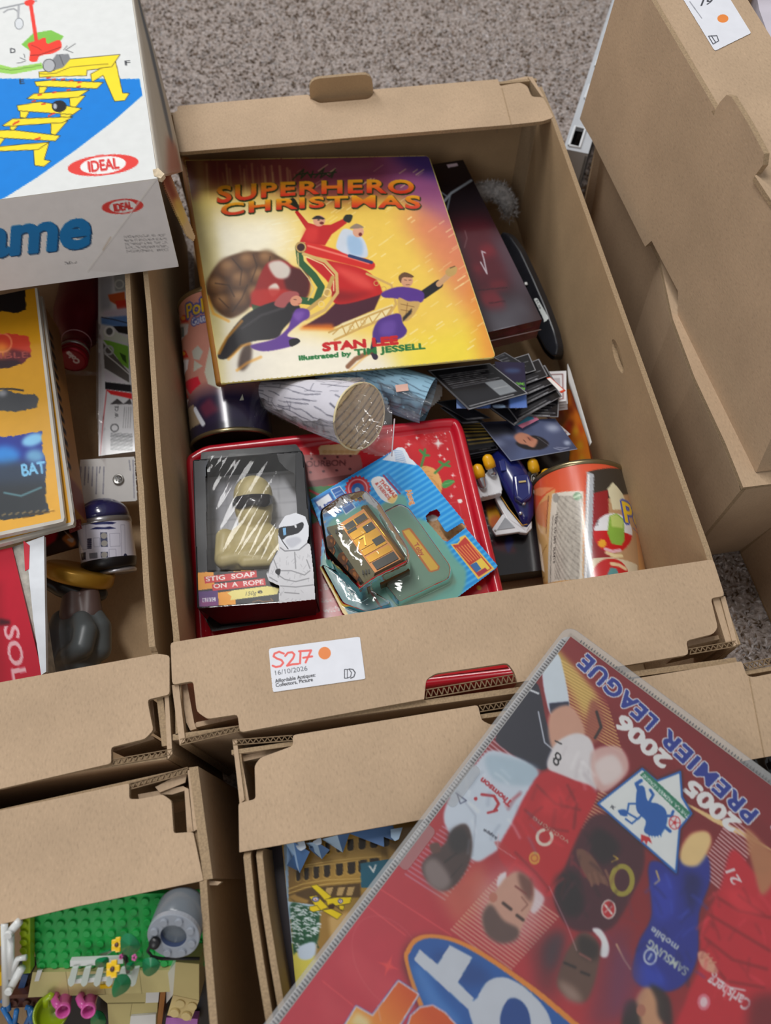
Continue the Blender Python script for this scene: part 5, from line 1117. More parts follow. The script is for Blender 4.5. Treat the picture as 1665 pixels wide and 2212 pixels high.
def p_left(k, U, uv, L_):
    k.grad((0, 0), (0, L_), [(0, (36, 32, 52)), (.22, (44, 38, 66)), (.36, (190, 130, 116)), (1, (230, 160, 140))]); g = lambda l: U(tl(l))
    k.poly(g([(180, 830), (280, 800), (520, 820), (600, 960), (250, 990), (200, 930)]), (44, 36, 64), .9, 2); k.poly(g([(190, 880), (260, 810), (330, 900), (230, 950)]), (140, 50, 70), .6, 2); k.line(g([(330, 760), (360, 960)]), 5, (230, 226, 234), .7, 3)
    k.poly(g([(225, 640), (260, 470), (290, 480), (340, 760), (250, 720)]), (196, 196, 178)); k.poly(g([(140, 500), (180, 460), (215, 500), (190, 560), (150, 550)]), (186, 186, 176)); k.poly(g([(155, 560), (215, 600), (150, 640)]), (190, 190, 176)); k.poly(g([(90, 720), (180, 670), (200, 720), (130, 790)]), (206, 40, 60))
    for y_ in (320, 560, 830):
        k.poly(g([(60, y_ - 40), (85, y_ - 70), (100, y_ - 60), (118, y_ - 20), (70, y_ - 10)]), (206, 40, 36)); k.poly(g([(58, y_), (118, y_ - 5), (110, y_ + 60), (70, y_ + 110)]), (226, 226, 230)); k.poly(U([(tl([(80, y_ - 45)])[0][0] + 5 * math.cos(i), tl([(80, y_ - 45)])[0][1] + 5 * math.sin(i)) for i in range(7)]), (244, 170, 40))
        k.poly(g([(60, y_ + 20), (85, y_ + 15), (88, y_ + 80), (65, y_ + 90)]), (90, 120, 130), .8)
    k.poly(g([(45, 900), (150, 860), (200, 990), (50, 1050)]), (170, 150, 120), .9); k.line(g([(160, 890), (215, 990)]), 5, (222, 226, 236))
    a_, b_ = uv(*tl([(105, 280)])[0]), uv(*tl([(260, 225)])[0])
    k.text('Pok', a_, b_, 15, (240, 200, 40), up=(.0, 1), outline=(64, 82, 176), ow=2); k.text('Pok', a_, b_, 15, (240, 200, 40), up=(0, 1))
    a_, b_ = uv(*tl([(140, 330)])[0]), uv(*tl([(250, 290)])[0]); k.text('Gotta', a_, b_, 8, (230, 230, 240), up=(0, 1), outline=(60, 80, 170), ow=1.2)
can('food_can', 'food can tipped behind the red tin with a pink label and dark end', (.0265, .240, .056), (.0235, .395, .090), .0415, p_left, group='food cans in the middle box', end_m=mat('dark_can_base', (60, 40, 34), .4, metal=.4, var=.3))

# --- bagged paper figures
BAGF = film_mat('bag_film', tint=(.94, .92, .93), haze=.09, rough=.10, bump=.5, bscale=70)
def cone(parent, a_px, za, ra, b_px, zb, rb_, base, linec, nl, seed, part):
    A_, B_ = P(*a_px, za), P(*b_px, zb); L_ = np.linalg.norm(B_ - A_); ax = (B_ - A_) / L_; s1 = np.cross(ax, [0, 0, 1.0]); s1 /= np.linalg.norm(s1); s2 = np.cross(s1, ax)
    k = Ink([(-180, 0), (180, 0), (180, 200), (-180, 200)], 180, 110, base); r_ = random.Random(seed)
    for i in range(nl):
        w = -175 + 350 * i / nl + r_.uniform(-4, 4); s_ = 0
        pts = []
        for j in range(16): pts.append((w + r_.uniform(-2.4, 2.4) + 4 * math.sin(j * .7 + i), j * 200 / 15))
        for j in range(15):
            if r_.random() < .82: k.line([pts[j], pts[j + 1]], r_.uniform(1.6, 3), linec, r_.uniform(.5, .95))
    for i in range(22): x, y = r_.uniform(-120, 120), r_.uniform(0, 190); k.line([(x, y), (x + r_.uniform(6, 22), y + r_.uniform(-14, 14)), (x + r_.uniform(10, 34), y + r_.uniform(-20, 20))], 1.6, linec, .6)
    def wh(q):
        w = np.radians(q[:, 0])[:, None]; s_ = q[:, 1:2] / 200; rr_ = ra + (rb_ - ra) * (1 - (1 - s_) ** 1.3); rr_ = rr_ * (1 + .025 * np.sin(w * 3 + s_ * 5))
        return A_ + ax * s_ * L_ + rr_ * (np.sin(w) * s1 + np.cos(w) * s2)
    inked(part, k, wh, MATT, parent, smooth=True)
    return A_, B_, ax, s1, s2
bag = thing('bagged_ornament', 'white paper-wrapped cone with a round tan base inside a clear bag', 'ornament', P(700, 890, .09), 'bagged paper figures')
A_, B_, ax, s1, s2 = cone(bag, (556, 846), .066, .012, (776, 900), .142, .0300, (214, 212, 222), (92, 92, 108), 26, 1, 'wrapped_cone')
# tan disc closing the wide end
dk = Ink([(-1, 1), (1, 1), (1, -1), (-1, -1)], 60, 60, (196, 172, 128)); r_ = random.Random(3)
for i in range(9):
    y = -.85 + i * .21; x = -1
    while x < 1: w = r_.uniform(.1, .3); dk.line([(x, y - .08 * x), (x + w, y - .08 * (x + w))], .05, (88, 72, 58), .85); x += w + .06
dk.ell(-.35, .5, .4, .2, (226, 206, 164), .6, .1); 
def dw(q):
    return B_ + ax * (.0012 + .003 * (1 - (q ** 2).sum(1, keepdims=True).clip(0, 1))) + .0305 * (q[:, :1] * s1 + q[:, 1:2] * s2)
inked('round_base', dk, dw, MATT, bag, keep=lambda q: (q ** 2).sum(1) < 1.0, smooth=True)
tube('base_rim', [B_ + ax * .0006 + .0305 * (math.cos(w) * s1 + math.sin(w) * s2) for w in np.linspace(0, 2 * math.pi, 33)], .0011, mat('cream_rim', (226, 212, 170), .6), bag, 6, caps=False)
prism('stalk', [P(488, 838, .10), P(520, 834, .10), P(526, 862, .10), P(510, 868, .10), P(500, 862, .10)], (0, 0, -.003), mat('grey_green_paper', (190, 192, 178), .6), bag)
def bagsheet(parent, poly, zf, res=(70, 50), name='clear_bag', m=None):
    xs = [p[0] for p in poly]; ys = [p[1] for p in poly]; x0, x1, y0, y1 = min(xs), max(xs), min(ys), max(ys)
    kk = Ink([(x0, y0), (x1, y0), (x1, y1), (x0, y1)], res[0], res[1], (0, 0, 0))
    def wh(q):
        out = np.empty((len(q), 3))
        for i, (u, v) in enumerate(q):
            nz_ = mnoise.noise(Vector((u * .045, v * .045, 1.7))) * .004 + mnoise.noise(Vector((u * .12, v * .09, 5.1))) * .0018
            out[i] = P(u, v, zf(u, v) + nz_)
        return out
    return inked(name, kk, wh, m or BAGF, parent, keep=inside(poly), smooth=True)
def cz(u, v):
    s_ = np.clip(((u - 552) * 218 + (v - 845) * 48) / (218 ** 2 + 48 ** 2), 0, 1.15); d = ((v - 845) * 218 - (u - 552) * 48) / 223.0
    r_px = 30 + 55 * s_; h = .012 + .026 * min(s_, 1); x = abs(d) / r_px
    ax_z = .066 + .076 * min(s_, 1.05)
    return ax_z + (h * .9 * math.sqrt(max(0, 1 - min(1, x) ** 2)) if x < 1 else -.012 * min(1, x - 1)) + .004
bagsheet(bag, rnd([(518, 828), (640, 812), (780, 812), (830, 850), (846, 880), (852, 912), (846, 985), (800, 985), (720, 950), (650, 928), (600, 905), (560, 880)], 6), cz)
tube('bag_seam', [P(u, v, .14) for u, v in ((852, 905), (849, 945), (846, 985))], .0007, mat('bag_edge', (206, 190, 198), .25), bag, 5)
bag2 = thing('bagged_ornament', 'pale blue line-patterned paper figure in a clear bag under the book edge', 'ornament', P(850, 840, .08), 'bagged paper figures')
cone(bag2, (700, 790), .098, .022, (925, 868), .096, .024, (140, 182, 206), (52, 78, 100), 30, 5, 'wrapped_figure')
bx('label_patch', P(868, 838, .1215), (.012, .008, .0006), mat('peach_patch', (222, 176, 160), .6), bag2)
bagsheet(bag2, rnd([(800, 800), (900, 815), (955, 830), (960, 855), (925, 890), (900, 910), (870, 898), (835, 875)], 6), lambda u, v: .118 - .02 * min(1, abs((v - 790) - (u - 700) * .35) / 45) + .003, (40, 30))

# --- trading cards
CK = dict(n=0)
def tcard(quad, z, paint, label, res=(48, 34), zs=None, base=(24, 24, 28), edge=None, m=None, group='trading cards in the loose pile'):
    pl = Plane(*[(quad[i][0], quad[i][1], (zs or (z, z, z))[j]) for j, i in enumerate((0, 1, 3))])
    k = Ink(quad, res[0], res[1], base); paint(k, quad)
    o = inked('trading_card', k, plane_where(pl), m or print_mat('card_print', .25, coat=.25), None, label=None)
    solid(o, .0005); tag(o, label, 'card', group)
    return o
def H2(quad):
    Hm_ = homog([(0, 0), (1, 0), (1, 1), (0, 1)], quad); return lambda l: [tuple(p) for p in happ(Hm_, l)]
def dark_text(rows, seed, border=(150, 150, 156), box=None, base=(26, 26, 30), tx=(150, 150, 154), x0=.08, x1=.8, y0=.15, y1=.55):
    def f(k, q):
        h = H2(q); k.line(h([(.02, .02), (.98, .02), (.98, .98), (.02, .98), (.02, .02)]), 1.6, border, .8)
        k.poly(h([(.05, .5), (.6, .4), (.9, .95), (.05, .95)]), (46, 46, 52), .6, 8)
        for i in range(rows): y = y0 + (y1 - y0) * i / max(1, rows - 1); a_, b_ = h([(x0, y), (x1 - .1 * ((i * 7 + seed) % 3), y)]); k.fine(a_, b_, 2.0, tx, seed * 31 + i)
        if box: k.poly(h([(box[0], box[1]), (box[2], box[1]), (box[2], box[3]), (box[0], box[3])]), (150, 156, 162), .9); a_, b_ = h([(box[0] + .03, (box[1] + box[3]) / 2), (box[2] - .03, (box[1] + box[3]) / 2)]); k.fine(a_, b_, 2, (210, 212, 216), 2)
        a_, b_ = h([(.06, .93), (.75, .93)]); k.fine(a_, b_, 3.2, (190, 190, 194), seed + 5)
    return f
tcr = crop(850, 700, 3.7)
def solidc(c_, c2=None):
    def f(k, q):
        h = H2(q); k.poly(h([(0, 0), (1, 0), (1, 1), (0, 1)]), c_)
        k.line(h([(.02, .02), (.98, .02), (.98, .98), (.02, .98), (.02, .02)]), 1.6, c2 or (200, 200, 204), .8)
    return f
# lowest layers first
def gold_rows(k, q):
    h = H2(q)
    for i in range(9):
        for j in range(7): a_, b_ = h([(.10 + j * .125, .08 + i * .1), (.10 + j * .125 + .1, .08 + i * .1)]); k.line([a_, b_], 2.2, (196, 164, 70), .85)
for i, (dy, z_) in enumerate(((14, .052), (9, .056), (4, .060))):
    tcard([(980, 900 + dy), (1034, 902 + dy), (1077, 966 + dy), (1006, 980 + dy)], z_, dark_text(1, 40 + i, (176, 176, 186)), ['pale-edged card at the bottom of the stack under the gold-lettered card', 'second card up in the stack under the gold-lettered card', 'card directly beneath the gold-lettered card'][i])
tcard([(985, 898), (1038, 902), (1078, 962), (1008, 974)], .064, gold_rows, 'black card with rows of gold lettering beside the red tin')
def whitec(k, q):
    h = H2(q); k.poly(h([(0, 0), (1, 0), (1, 1), (0, 1)]), (226, 224, 226)); k.line(h([(.12, .1), (.88, .1), (.88, .9), (.12, .9), (.12, .1)]), 2.2, (120, 60, 60)); k.poly(h([(.2, .2), (.8, .2), (.8, .8), (.2, .8)]), (190, 182, 186)); k.poly(h([(.2, .3), (.55, .3), (.55, .6), (.2, .6)]), (150, 50, 46), .8, 2)
wl = ['white-bordered card at the bottom of the white stack by the right wall', 'white-bordered card second from the bottom of the white stack', 'white-bordered card third in the white stack by the right wall', 'white-bordered card topmost in the white stack by the right wall']
for i in range(4): tcard([(1150 - i, 822 - i * 6), (1221 + i % 2 * 2, 816 - i * 5), (1226 - i % 2 * 3, 884 - i * 6), (1158, 892 - i * 6)], .055 + i * .004, whitec, wl[i], (34, 34), base=(224, 222, 224), m=MATT)
tcard([(1178, 898), (1196, 906), (1232, 938), (1214, 946)], .056, whitec, 'small white-bordered card poking out beneath the portrait card', (20, 24), base=(224, 222, 224), m=MATT)
def portrait(k, q):
    k.grad(q[0], q[2], [(0, (40, 40, 60)), (.5, (88, 100, 140)), (1, (70, 76, 104))]); g = tcr
    k.poly(g([(690, 790), (950, 780), (980, 890), (780, 890)]), (28, 28, 38), 1, 4); k.ell(*g([(840, 950)])[0], 12, 8, (150, 164, 200), .7, 6); k.ell(*g([(1270, 830)])[0], 14, 8, (186, 196, 220), .8, 6); k.ell(*g([(1385, 950)])[0], 7, 5, (190, 200, 224), .8, 3); k.ell(*g([(920, 900)])[0], 14, 6, (140, 156, 200), .5, 6)
    k.blob(g([(980, 960), (1060, 1000), (1180, 1000), (1240, 960), (1190, 910), (1100, 890), (1010, 920)]), (30, 24, 28), 1, 1); k.blob(g([(965, 900), (1010, 868), (1070, 880), (1110, 905), (1150, 930), (1120, 985), (1060, 965), (1000, 950)]), (206, 140, 112), 1, 1); k.blob(g([(1060, 905), (1110, 910), (1100, 935)]), (166, 90, 72), .7, 2)
    k.line(g([(1075, 905), (1090, 930)]), 1.4, (60, 36, 34)); k.line(g([(1040, 925), (1055, 945)]), 1.4, (60, 36, 34)); k.line(g([(1150, 905), (1240, 970)]), 1, (150, 150, 160), .7); k.line(g([(1280, 990), (1330, 1005), (1400, 985)]), 1.6, (170, 176, 200), .8); k.line(g([(1300, 985), (1380, 990)]), 2.2, (170, 176, 200), .5)
    k.line([q[3], q[2]], 2, (190, 196, 214), .9); k.line([q[0], q[3]], 2, (190, 196, 214), .8)
tcard([(1036, 912), (1199, 904), (1247, 970), (1103, 996)], .070, portrait, 'blue-toned card with an upside-down portrait of a dark-haired man', (80, 48), zs=(.072, .070, .066))
def fq(tip, ang, w=58, l=88):
    "card quad with its lower-right corner at 'tip', long side along ang (degrees)"
    c_, d_ = math.cos(math.radians(ang)), math.sin(math.radians(ang)); e_ = np.array([c_, d_ * .85]); n_ = np.array([d_, -c_ * .85]); T = np.array(tip, float)
    return [tuple(T - e_ * l + n_ * w), tuple(T + n_ * w), tuple(T), tuple(T - e_ * l)]
fan = [(fq((1206, 901), 2, 50, 78), 'dark text card fanned out above the portrait card', 5), ([(1040, 870), (1130, 868), (1150, 892), (1110, 920)], 'dark card with a thin pale edge at the bottom of the fan', 1),
       (fq((1214, 856), -33, 50, 116), 'dark card with white rim, lowest long card of the fan', 2), (fq((1208, 838), -30, 50, 110), 'dark striped card second from the bottom of the fan', 3),
       (fq((1200, 826), -27, 50, 106), 'dark card with grey stripes in the middle of the fan', 3), (fq((1184, 812), -24, 48, 100), 'black card with white print near the top of the fan', 4), (fq((1158, 800), -20, 46, 90), 'grey-edged card topmost of the fan', 4)]
def pinkc(k, q): h = H2(q); k.poly(h([(0, 0), (1, 0), (1, 1), (0, 1)]), (206, 120, 150)); k.poly(h([(.0, .0), (.75, 0), (.75, .7), (0, .7)]), (70, 140, 170))
tcard([(1090, 900), (1150, 893), (1164, 906), (1128, 925)], .074, pinkc, 'pink-edged card with a blue picture peeking from under the fan', (24, 16))
for i, (q, lb_, rows) in enumerate(fan): tcard(q, .076 + i * .003, dark_text(rows, 11 + i, (196, 196, 200), x0=.1, x1=.9, y0=.2, y1=.8), lb_, (56, 40))
def orangec(k, q): h = H2(q); k.poly(h([(0, 0), (1, 0), (1, 1), (0, 1)]), (214, 70, 36)); k.poly(h([(0, .1), (.8, .1), (.8, .9), (0, .9)]), (240, 236, 232))
tcard([(1180, 816), (1188, 814), (1222, 844), (1212, 849)], .0965, orangec, 'orange-edged card corner sticking out of the fan', (12, 20))
for i, q in enumerate([[(940, 868), (985, 862), (1060, 903), (1010, 908)], [(950, 880), (990, 872), (1048, 912), (1000, 916)]]): tcard(q, .078 - i * .004, dark_text(0, 70 + i, (90, 90, 96)), ['black card lying under the blue-edged card', 'black card lowest in the pile left of the fan'][i], (30, 20))
def bluec(k, q): h = H2(q); k.poly(h([(0, 0), (1, 0), (1, 1), (0, 1)]), (96, 130, 206)); k.poly(h([(.5, .55), (.76, .55), (.76, 1), (.5, 1)]), (28, 28, 40), 1, 2); k.ell(*h([(.62, .95)])[0], 14, 4, (170, 200, 236), .8, 1); k.poly(h([(0, .7), (.2, .7), (.2, 1), (0, 1)]), (130, 150, 190), .7, 3)
tcard([(985, 806), (1134, 798), (1139, 881), (986, 882)], .099, bluec, 'blue-edged card under the topmost black text card', (60, 36))
def greenc(k, q):
    h = H2(q); k.poly(h([(0, 0), (1, 0), (1, 1), (0, 1)]), (36, 28, 58)); k.ell(*h([(.55, .25)])[0], 18, 5, (60, 80, 120), .8, 3); a_, b_ = h([(.95, .62), (.35, .62)]); k.text('SHADOW', a_, b_, 6, (120, 210, 60)); a_, b_ = h([(.95, .78), (.6, .78)]); k.text('MAN', a_, b_, 6, (120, 210, 60))
tcard([(1068, 781), (1133, 783), (1137, 850), (1080, 850)], .103, greenc, 'purple card with green upside-down lettering beside the black text card', (40, 40))
tcard([(922, 800), (1058, 784), (1142, 850), (1012, 886)], .106, dark_text(8, 3, (196, 196, 200), (.55, .52, .86, .88), y0=.18, y1=.5, x1=.85), 'black card with grey print and a grey panel, on top of the pile', (90, 60))
tcard([(1066, 772), (1090, 761), (1128, 784), (1100, 790)], .0985, dark_text(3, 9, (170, 170, 176)), 'small dark card corner behind the purple card', (24, 18))

# --- flame-coloured comic against the right wall
cq = [(1190, 838), (1240, 842), (1286, 1022), (1226, 1060)]; cpl = Plane((1240, 842, .062), (1286, 1022, .056), (1190, 838, .030))
k = Ink(cq, 60, 120, (222, 120, 40)); r_ = random.Random(5)
for i in range(60): x, y = r_.uniform(1190, 1290), r_.uniform(840, 1050); k.blob([(x, y), (x + 10, y - 8), (x + 16, y + 6), (x + 4, y + 12)], r_.choice([(236, 190, 50), (206, 60, 34), (226, 130, 40), (190, 40, 30), (120, 40, 24)]), .7, 5)
k.poly([(1230, 840), (1250, 840), (1262, 900), (1236, 880)], (120, 50, 40), .8, 6); k.line([(1250, 850), (1283, 1020)], 3, (70, 24, 20), .8, 1)
cm = thing('comic_book', 'flame-coloured comic leaning on the right wall beside the spaghetti can', 'comic', P(1250, 950, .02))
solid(inked('printed_cover', k, plane_where(cpl), GLOSS, cm), .0012)
prism('page_edge', [P(1226, 785, .075), P(1232, 800, .075), P(1278, 955, .068), P(1275, 960, .066), P(1236, 842, .066), P(1229, 822, .068)], (.0, 0, -.003), WHITE, cm)

# --- black box with flames beneath the toy car
xq = [(985, 960), (1235, 945), (1195, 1228), (1072, 1244)]; xpl = Plane(.030)
k = Ink(xq, 110, 120, (26, 24, 28)); t = t4
k.blob(t([(270, 590), (330, 570), (380, 640), (370, 740), (300, 740), (280, 680)]), (232, 170, 40), 1, 3); k.blob(t([(240, 520), (330, 500), (330, 590), (260, 590)]), (90, 30, 40), .9, 5); k.blob(t([(300, 680), (380, 660), (360, 760), (310, 760)]), (200, 90, 30), .9, 4); k.blob(t([(320, 860), (480, 900), (500, 960), (340, 940)]), (70, 24, 34), .9, 6); k.blob(t([(430, 820), (490, 850), (450, 960), (420, 900)]), (30, 34, 90), .9, 4)
for y in (620, 680, 740, 800, 862): k.line(t([(246 + (y - 620) * .2, y), (266 + (y - 620) * .2, y)]), 2, (200, 200, 206), .8)
fb = thing('toy_package', 'flat black package with flame artwork under the blue toy car', 'box', P(1100, 1100, .015))
inked('printed_top', k, plane_where(xpl, .0004), GLOSS, fb); pxprism('carton', xq, xpl, .02, BLACK, fb)

# --- toy rocket car
CARB = mat('navy_plastic', (28, 36, 104), .22, var=.08, coat=.5); CARW = mat('white_plastic', (216, 218, 222), .35, var=.04); YEL = mat('yellow_plastic', (238, 176, 24), .3, var=.05); SIL = mat('silver_plastic', (190, 194, 200), .22, metal=.8); TYRE = mat('rubber', (26, 26, 28), .7); GLD = mat('gold_line', (200, 150, 60), .4)
q4 = lambda x, y, z: P(*t4([(x, y)])[0], z)
car = thing('toy_car', 'navy blue toy car with white launcher and yellow-tipped missiles beside the red tin', 'toy car', q4(500, 480, .032))
tube('car_body', [q4(380, 120, .050), q4(430, 230, .052), q4(490, 340, .052), q4(540, 450, .052), q4(570, 560, .050), q4(590, 660, .047), q4(585, 735, .043), q4(580, 752, .041)], [.011, .0145, .0150, .0138, .0105, .0075, .004, .001], CARB, car, 20, squash=.62)
o = prism('rear_cowl', [q4(482, 318, .0640), q4(615, 310, .0640), q4(648, 400, .0640), q4(640, 500, .0640), q4(560, 560, .061), q4(500, 500, .0640)], (0, 0, -.012), CARB, car); md = o.modifiers.new('b', 'BEVEL'); md.width = .003; md.segments = 3
bx('number_plate', q4(560, 380, .0646), (.0070, .0018, .0008), mat('gold_plate', (190, 170, 110), .4), car)
bx('door_panel', q4(400, 250, .0605), (.006, .012, .002), mat('navy_panel', (40, 50, 124), .3), car, bevel=.0008)
lathe('headlamp', q4(545, 640, .0505), (0, -.2, 1), [(0, .002), (.001, .002), (.002, .0012)], SIL, car, 12); lathe('headlamp', q4(570, 560, .0575), (0, -.2, 1), [(0, .002), (.001, .002), (.002, .0012)], SIL, car, 12)
for x, y, s_ in ((408, 358, -1), (648, 362, 1), (668, 470, 1)):
    c_ = q4(x, y, .050); ax_ = np.array([s_ * .62, -.25, .62]); ty = lathe('tyre', c_ - ax_ * .004, ax_, [(-.003, .005), (-.003, .0082), (.001, .0088), (.004, .0082), (.0048, .006)], TYRE, car, 22); lathe('wheel_hub', c_ - ax_ * .004 + ax_ * .0035, ax_, [(0, .0055), (.0015, .0055), (.0018, .0045), (.0010, .0038), (.0022, .0012)], CARW, ty, 18)
o = prism('missile_launcher', [q4(178, 440, .056), q4(240, 330, .056), q4(330, 240, .056), q4(372, 340, .056), q4(398, 440, .056), q4(390, 470, .056), q4(270, 500, .056), q4(205, 512, .056)], (0, 0, -.010), CARW, car); md = o.modifiers.new('b', 'BEVEL'); md.width = .0012; md.segments = 2
for i in range(4): bx('launcher_tooth', q4(235 + i * 48, 500 - i * 8, .054), (.0016, .003, .006), CARW, car)
def missile(a_, b_, z0, z1):
    A_, B_ = q4(*a_, z0), q4(*b_, z1); d = B_ - A_; L_ = np.linalg.norm(d)
    lathe('missile_tip', B_, -d, [(0, .0008), (.001, .0034), (.003, .0050), (.009, .0058), (.0145, .0052)], YEL, car, 18); lathe('missile_shaft', A_, d, [(0, .0026), (.002, .0034), (L_ * .4, .0046), (L_ - .0143, .0048)], SIL, car, 18)
missile((246, 436), (182, 236), .060, .070); missile((330, 330), (262, 158), .060, .072); missile((668, 330), (634, 190), .050, .060); missile((765, 350), (745, 275), .050, .056)
o = prism('front_bumper', [q4(335, 505, .046), q4(372, 490, .046), q4(440, 600, .046), q4(560, 740, .046), q4(600, 750, .046), q4(640, 690, .044), q4(640, 760, .044), q4(600, 800, .045), q4(540, 795, .045), q4(430, 680, .046)], (0, 0, -.006), CARW, car); md = o.modifiers.new('b', 'BEVEL'); md.width = .0012; md.segments = 2
tube('gold_stripe', [q4(385, 500, .0475), q4(450, 600, .0475), q4(560, 738, .0475), q4(600, 728, .0475)], .0006, GLD, car, 6)
o = prism('front_fin', [q4(312, 768, .045), q4(398, 645, .045), q4(430, 640, .045), q4(560, 770, .045), q4(540, 790, .045), q4(345, 818, .045)], (0, 0, -.004), CARW, car); md = o.modifiers.new('b', 'BEVEL'); md.width = .0008; md.segments = 2
prism('fin_inset', [q4(352, 775, .0457), q4(418, 672, .0457), q4(500, 755, .0457)], (0, 0, -.001), mat('grey_inset', (150, 154, 160), .4), car)
lathe('fin_rivet', q4(338, 780, .045), (0, 0, 1), [(0, .0012), (.001, .0011), (.0014, .0004)], SIL, car, 10)
# ------------------------------------------------------------------ game box lying across the rims at the upper left
t = crop(0, 0, 3.687); gz0, gz1 = .1875, .280
gp_ = Plane(gz1); gq = [(-200, -60), (272, -90), (340, 385), (-200, 457)]
gm = thing('game_box', 'large white board-game box with a yellow staircase picture and blue lettering, upper left', 'box', P(100, 500, gz0))
k = Ink(gq, 250, 250, (220, 222, 221))
k.poly(t([(-800, 640), (0, 626), (1110, 628), (1132, 760), (1020, 860), (900, 965), (600, 1195), (300, 1408), (60, 1560), (-800, 1990)]), (4, 126, 216))
YW, OL = (246, 222, 44), (60, 50, 20)
k.poly(t([(170, 355), (265, 265), (405, 240), (508, 290), (440, 380), (260, 420)]), (126, 192, 76)); k.poly(t([(-200, 500), (0, 515), (100, 540), (330, 500), (345, 545), (100, 592), (0, 578), (-200, 560)]), (152, 206, 94)); k.line(t([(0, 545), (95, 560), (330, 520)]), 1, (80, 120, 50))
k.line(t([(-100, 95), (0, 70), (290, 8)]), 4, (180, 182, 186)); k.line(t([(-100, 95), (0, 70), (290, 8)]), 1, (90, 92, 96)); k.line(t([(30, 100), (60, 80), (110, 70), (140, 90), (150, 140)]), 3, (150, 152, 156)); k.line(t([(150, 50), (145, 140)]), 5, (170, 172, 176)); k.ell(*t([(152, 190)])[0], 9, 12, (212, 216, 220)); k.ring(*t([(152, 190)])[0], 9, 1.2, (100, 104, 108), ry=12)
k.line(t([(242, 20), (290, 330)]), 8, (232, 60, 48)); k.blob(t([(195, 15), (240, -5), (275, 10), (260, 40), (210, 45)]), (232, 60, 48))
k.blob(t([(222, 350), (300, 322), (358, 300), (378, 348), (470, 318), (488, 380), (420, 425), (320, 445), (290, 490), (235, 482), (240, 410)]), (236, 62, 46)); k.line(t([(240, 440), (310, 440), (420, 400), (485, 375)]), 1.4, (120, 24, 20)); k.line(t([(250, 360), (300, 380), (330, 400)]), 1.2, (140, 30, 24), .8)
for a_, b_ in (((505, 400), (535, 365)), ((520, 400), (600, 348)), ((530, 400), (580, 420)), ((190, 430), (200, 460)), ((160, 460), (205, 480)), ((135, 505), (200, 490))): k.line(t([a_, b_]), 1.2, (60, 60, 64))
def yp(l): q = t(l); k.poly(q, YW); k.line(q + q[:1], 1.3, OL)
yp([(720, 590), (800, 545), (920, 490), (975, 740), (1030, 742), (992, 800), (910, 806), (820, 600), (730, 655)]); yp([(308, 572), (430, 562), (560, 470), (955, 435), (890, 530), (690, 562), (690, 602), (312, 615)]); k.line(t([(312, 590), (440, 585), (560, 535), (860, 510)]), 1, OL)
for l_ in ([(310, 690), (380, 690), (345, 745), (310, 745)], [(555, 775), (680, 760), (600, 855), (555, 845)], [(160, 880), (240, 880), (205, 940), (160, 935)], [(480, 905), (600, 900), (520, 950), (480, 945)], [(80, 1000), (145, 1000), (110, 1036), (80, 1032)], [(405, 980), (540, 960), (440, 1075), (405, 1065)], [(-60, 1090), (40, 1100), (-20, 1180)], [(268, 1180), (392, 1130), (352, 1270), (405, 1280), (350, 1326), (275, 1316)],
           [(275, 650), (400, 640), (822, 655), (770, 706), (290, 686)], [(212, 786), (270, 745), (710, 715), (620, 775), (300, 792)], [(135, 840), (320, 810), (650, 862), (580, 912), (145, 882)], [(18, 1000), (100, 945), (580, 930), (500, 975), (45, 1006)], [(-200, 1040), (110, 1035), (480, 1080), (440, 1122), (-200, 1085)], [(-200, 1168), (0, 1165), (392, 1130), (300, 1192), (-200, 1210)]): yp(l_)
for x, y in ((385, 620), (425, 632), (500, 632), (565, 642), (632, 655), (625, 690), (545, 715), (432, 735), (315, 755), (268, 805), (345, 828), (130, 975), (420, 905)): k.line(t([(x - 12, y + 3), (x + 14, y - 3)]), 3.2, (214, 60, 36))
k.line(t([(280, 1110), (318, 1098)]), 4, (214, 60, 36)); k.line(t([(105, 990), (150, 965)]), 3.5, (214, 60, 36)); k.line(t([(385, 925), (430, 900)]), 3.5, (214, 60, 36))
k.poly(t([(420, 470), (450, 432), (545, 430), (560, 470), (500, 540), (430, 560)]), (128, 130, 134)); k.ell(*t([(390, 522)])[0], 13, 14, (176, 178, 182)); k.ring(*t([(390, 522)])[0], 13, 1.6, (60, 60, 64), ry=14); k.line(t([(475, 440), (505, 520)]), 1.4, (70, 70, 74))
k.ell(*t([(470, 846)])[0], 16, 13, (28, 28, 34)); k.ell(*t([(438, 846)])[0], 4, 6, (190, 196, 204), .9)
for c_, p in (('D', (80, 425)), ('F', (990, 520)), ('E', (150, 668))): k.text(c_, t([p])[0], t([(p[0] + 46, p[1] - 4)])[0], 10, (40, 42, 50))
def oval(c_, rx, ry, rot, tp0, tp1, th):
    x, y = t([c_])[0]; k.ell(x, y, rx / 3.687, ry / 3.687, (226, 66, 60), rot=rot); k.ell(x, y, rx * .645 / 3.687, ry * .84 / 3.687, (236, 236, 234), rot=rot); k.text('IDEAL', t([tp0])[0], t([tp1])[0], th, (214, 60, 58), bold=0, track=-.02, outline=(214, 60, 58), ow=.5)
oval((820, 1314), 284, 82, -6, (702, 1372), (950, 1338), 23)
inked('printed_lid', k, plane_where(gp_, .0003), print_mat('worn_print', .7, spec=.2), gm)
pxprism('lid_board', gq, gp_, .002, WHITE, gm)
fpl = VPlane(P(340, 385, gz1), P(385, 575, gz0), P(0, 430, gz1))
if fpl.n[1] > 0: fpl.n = -fpl.n; fpl.d = -fpl.d
fq4 = [(-200, 457), (340, 385), (386, 576), (-200, 655)]
k = Ink(fq4, 240, 90, (236, 234, 234))
k.poly(t([(1232, 1428), (700, 2155), (1500, 2200), (1500, 1400)]), (228, 225, 225))
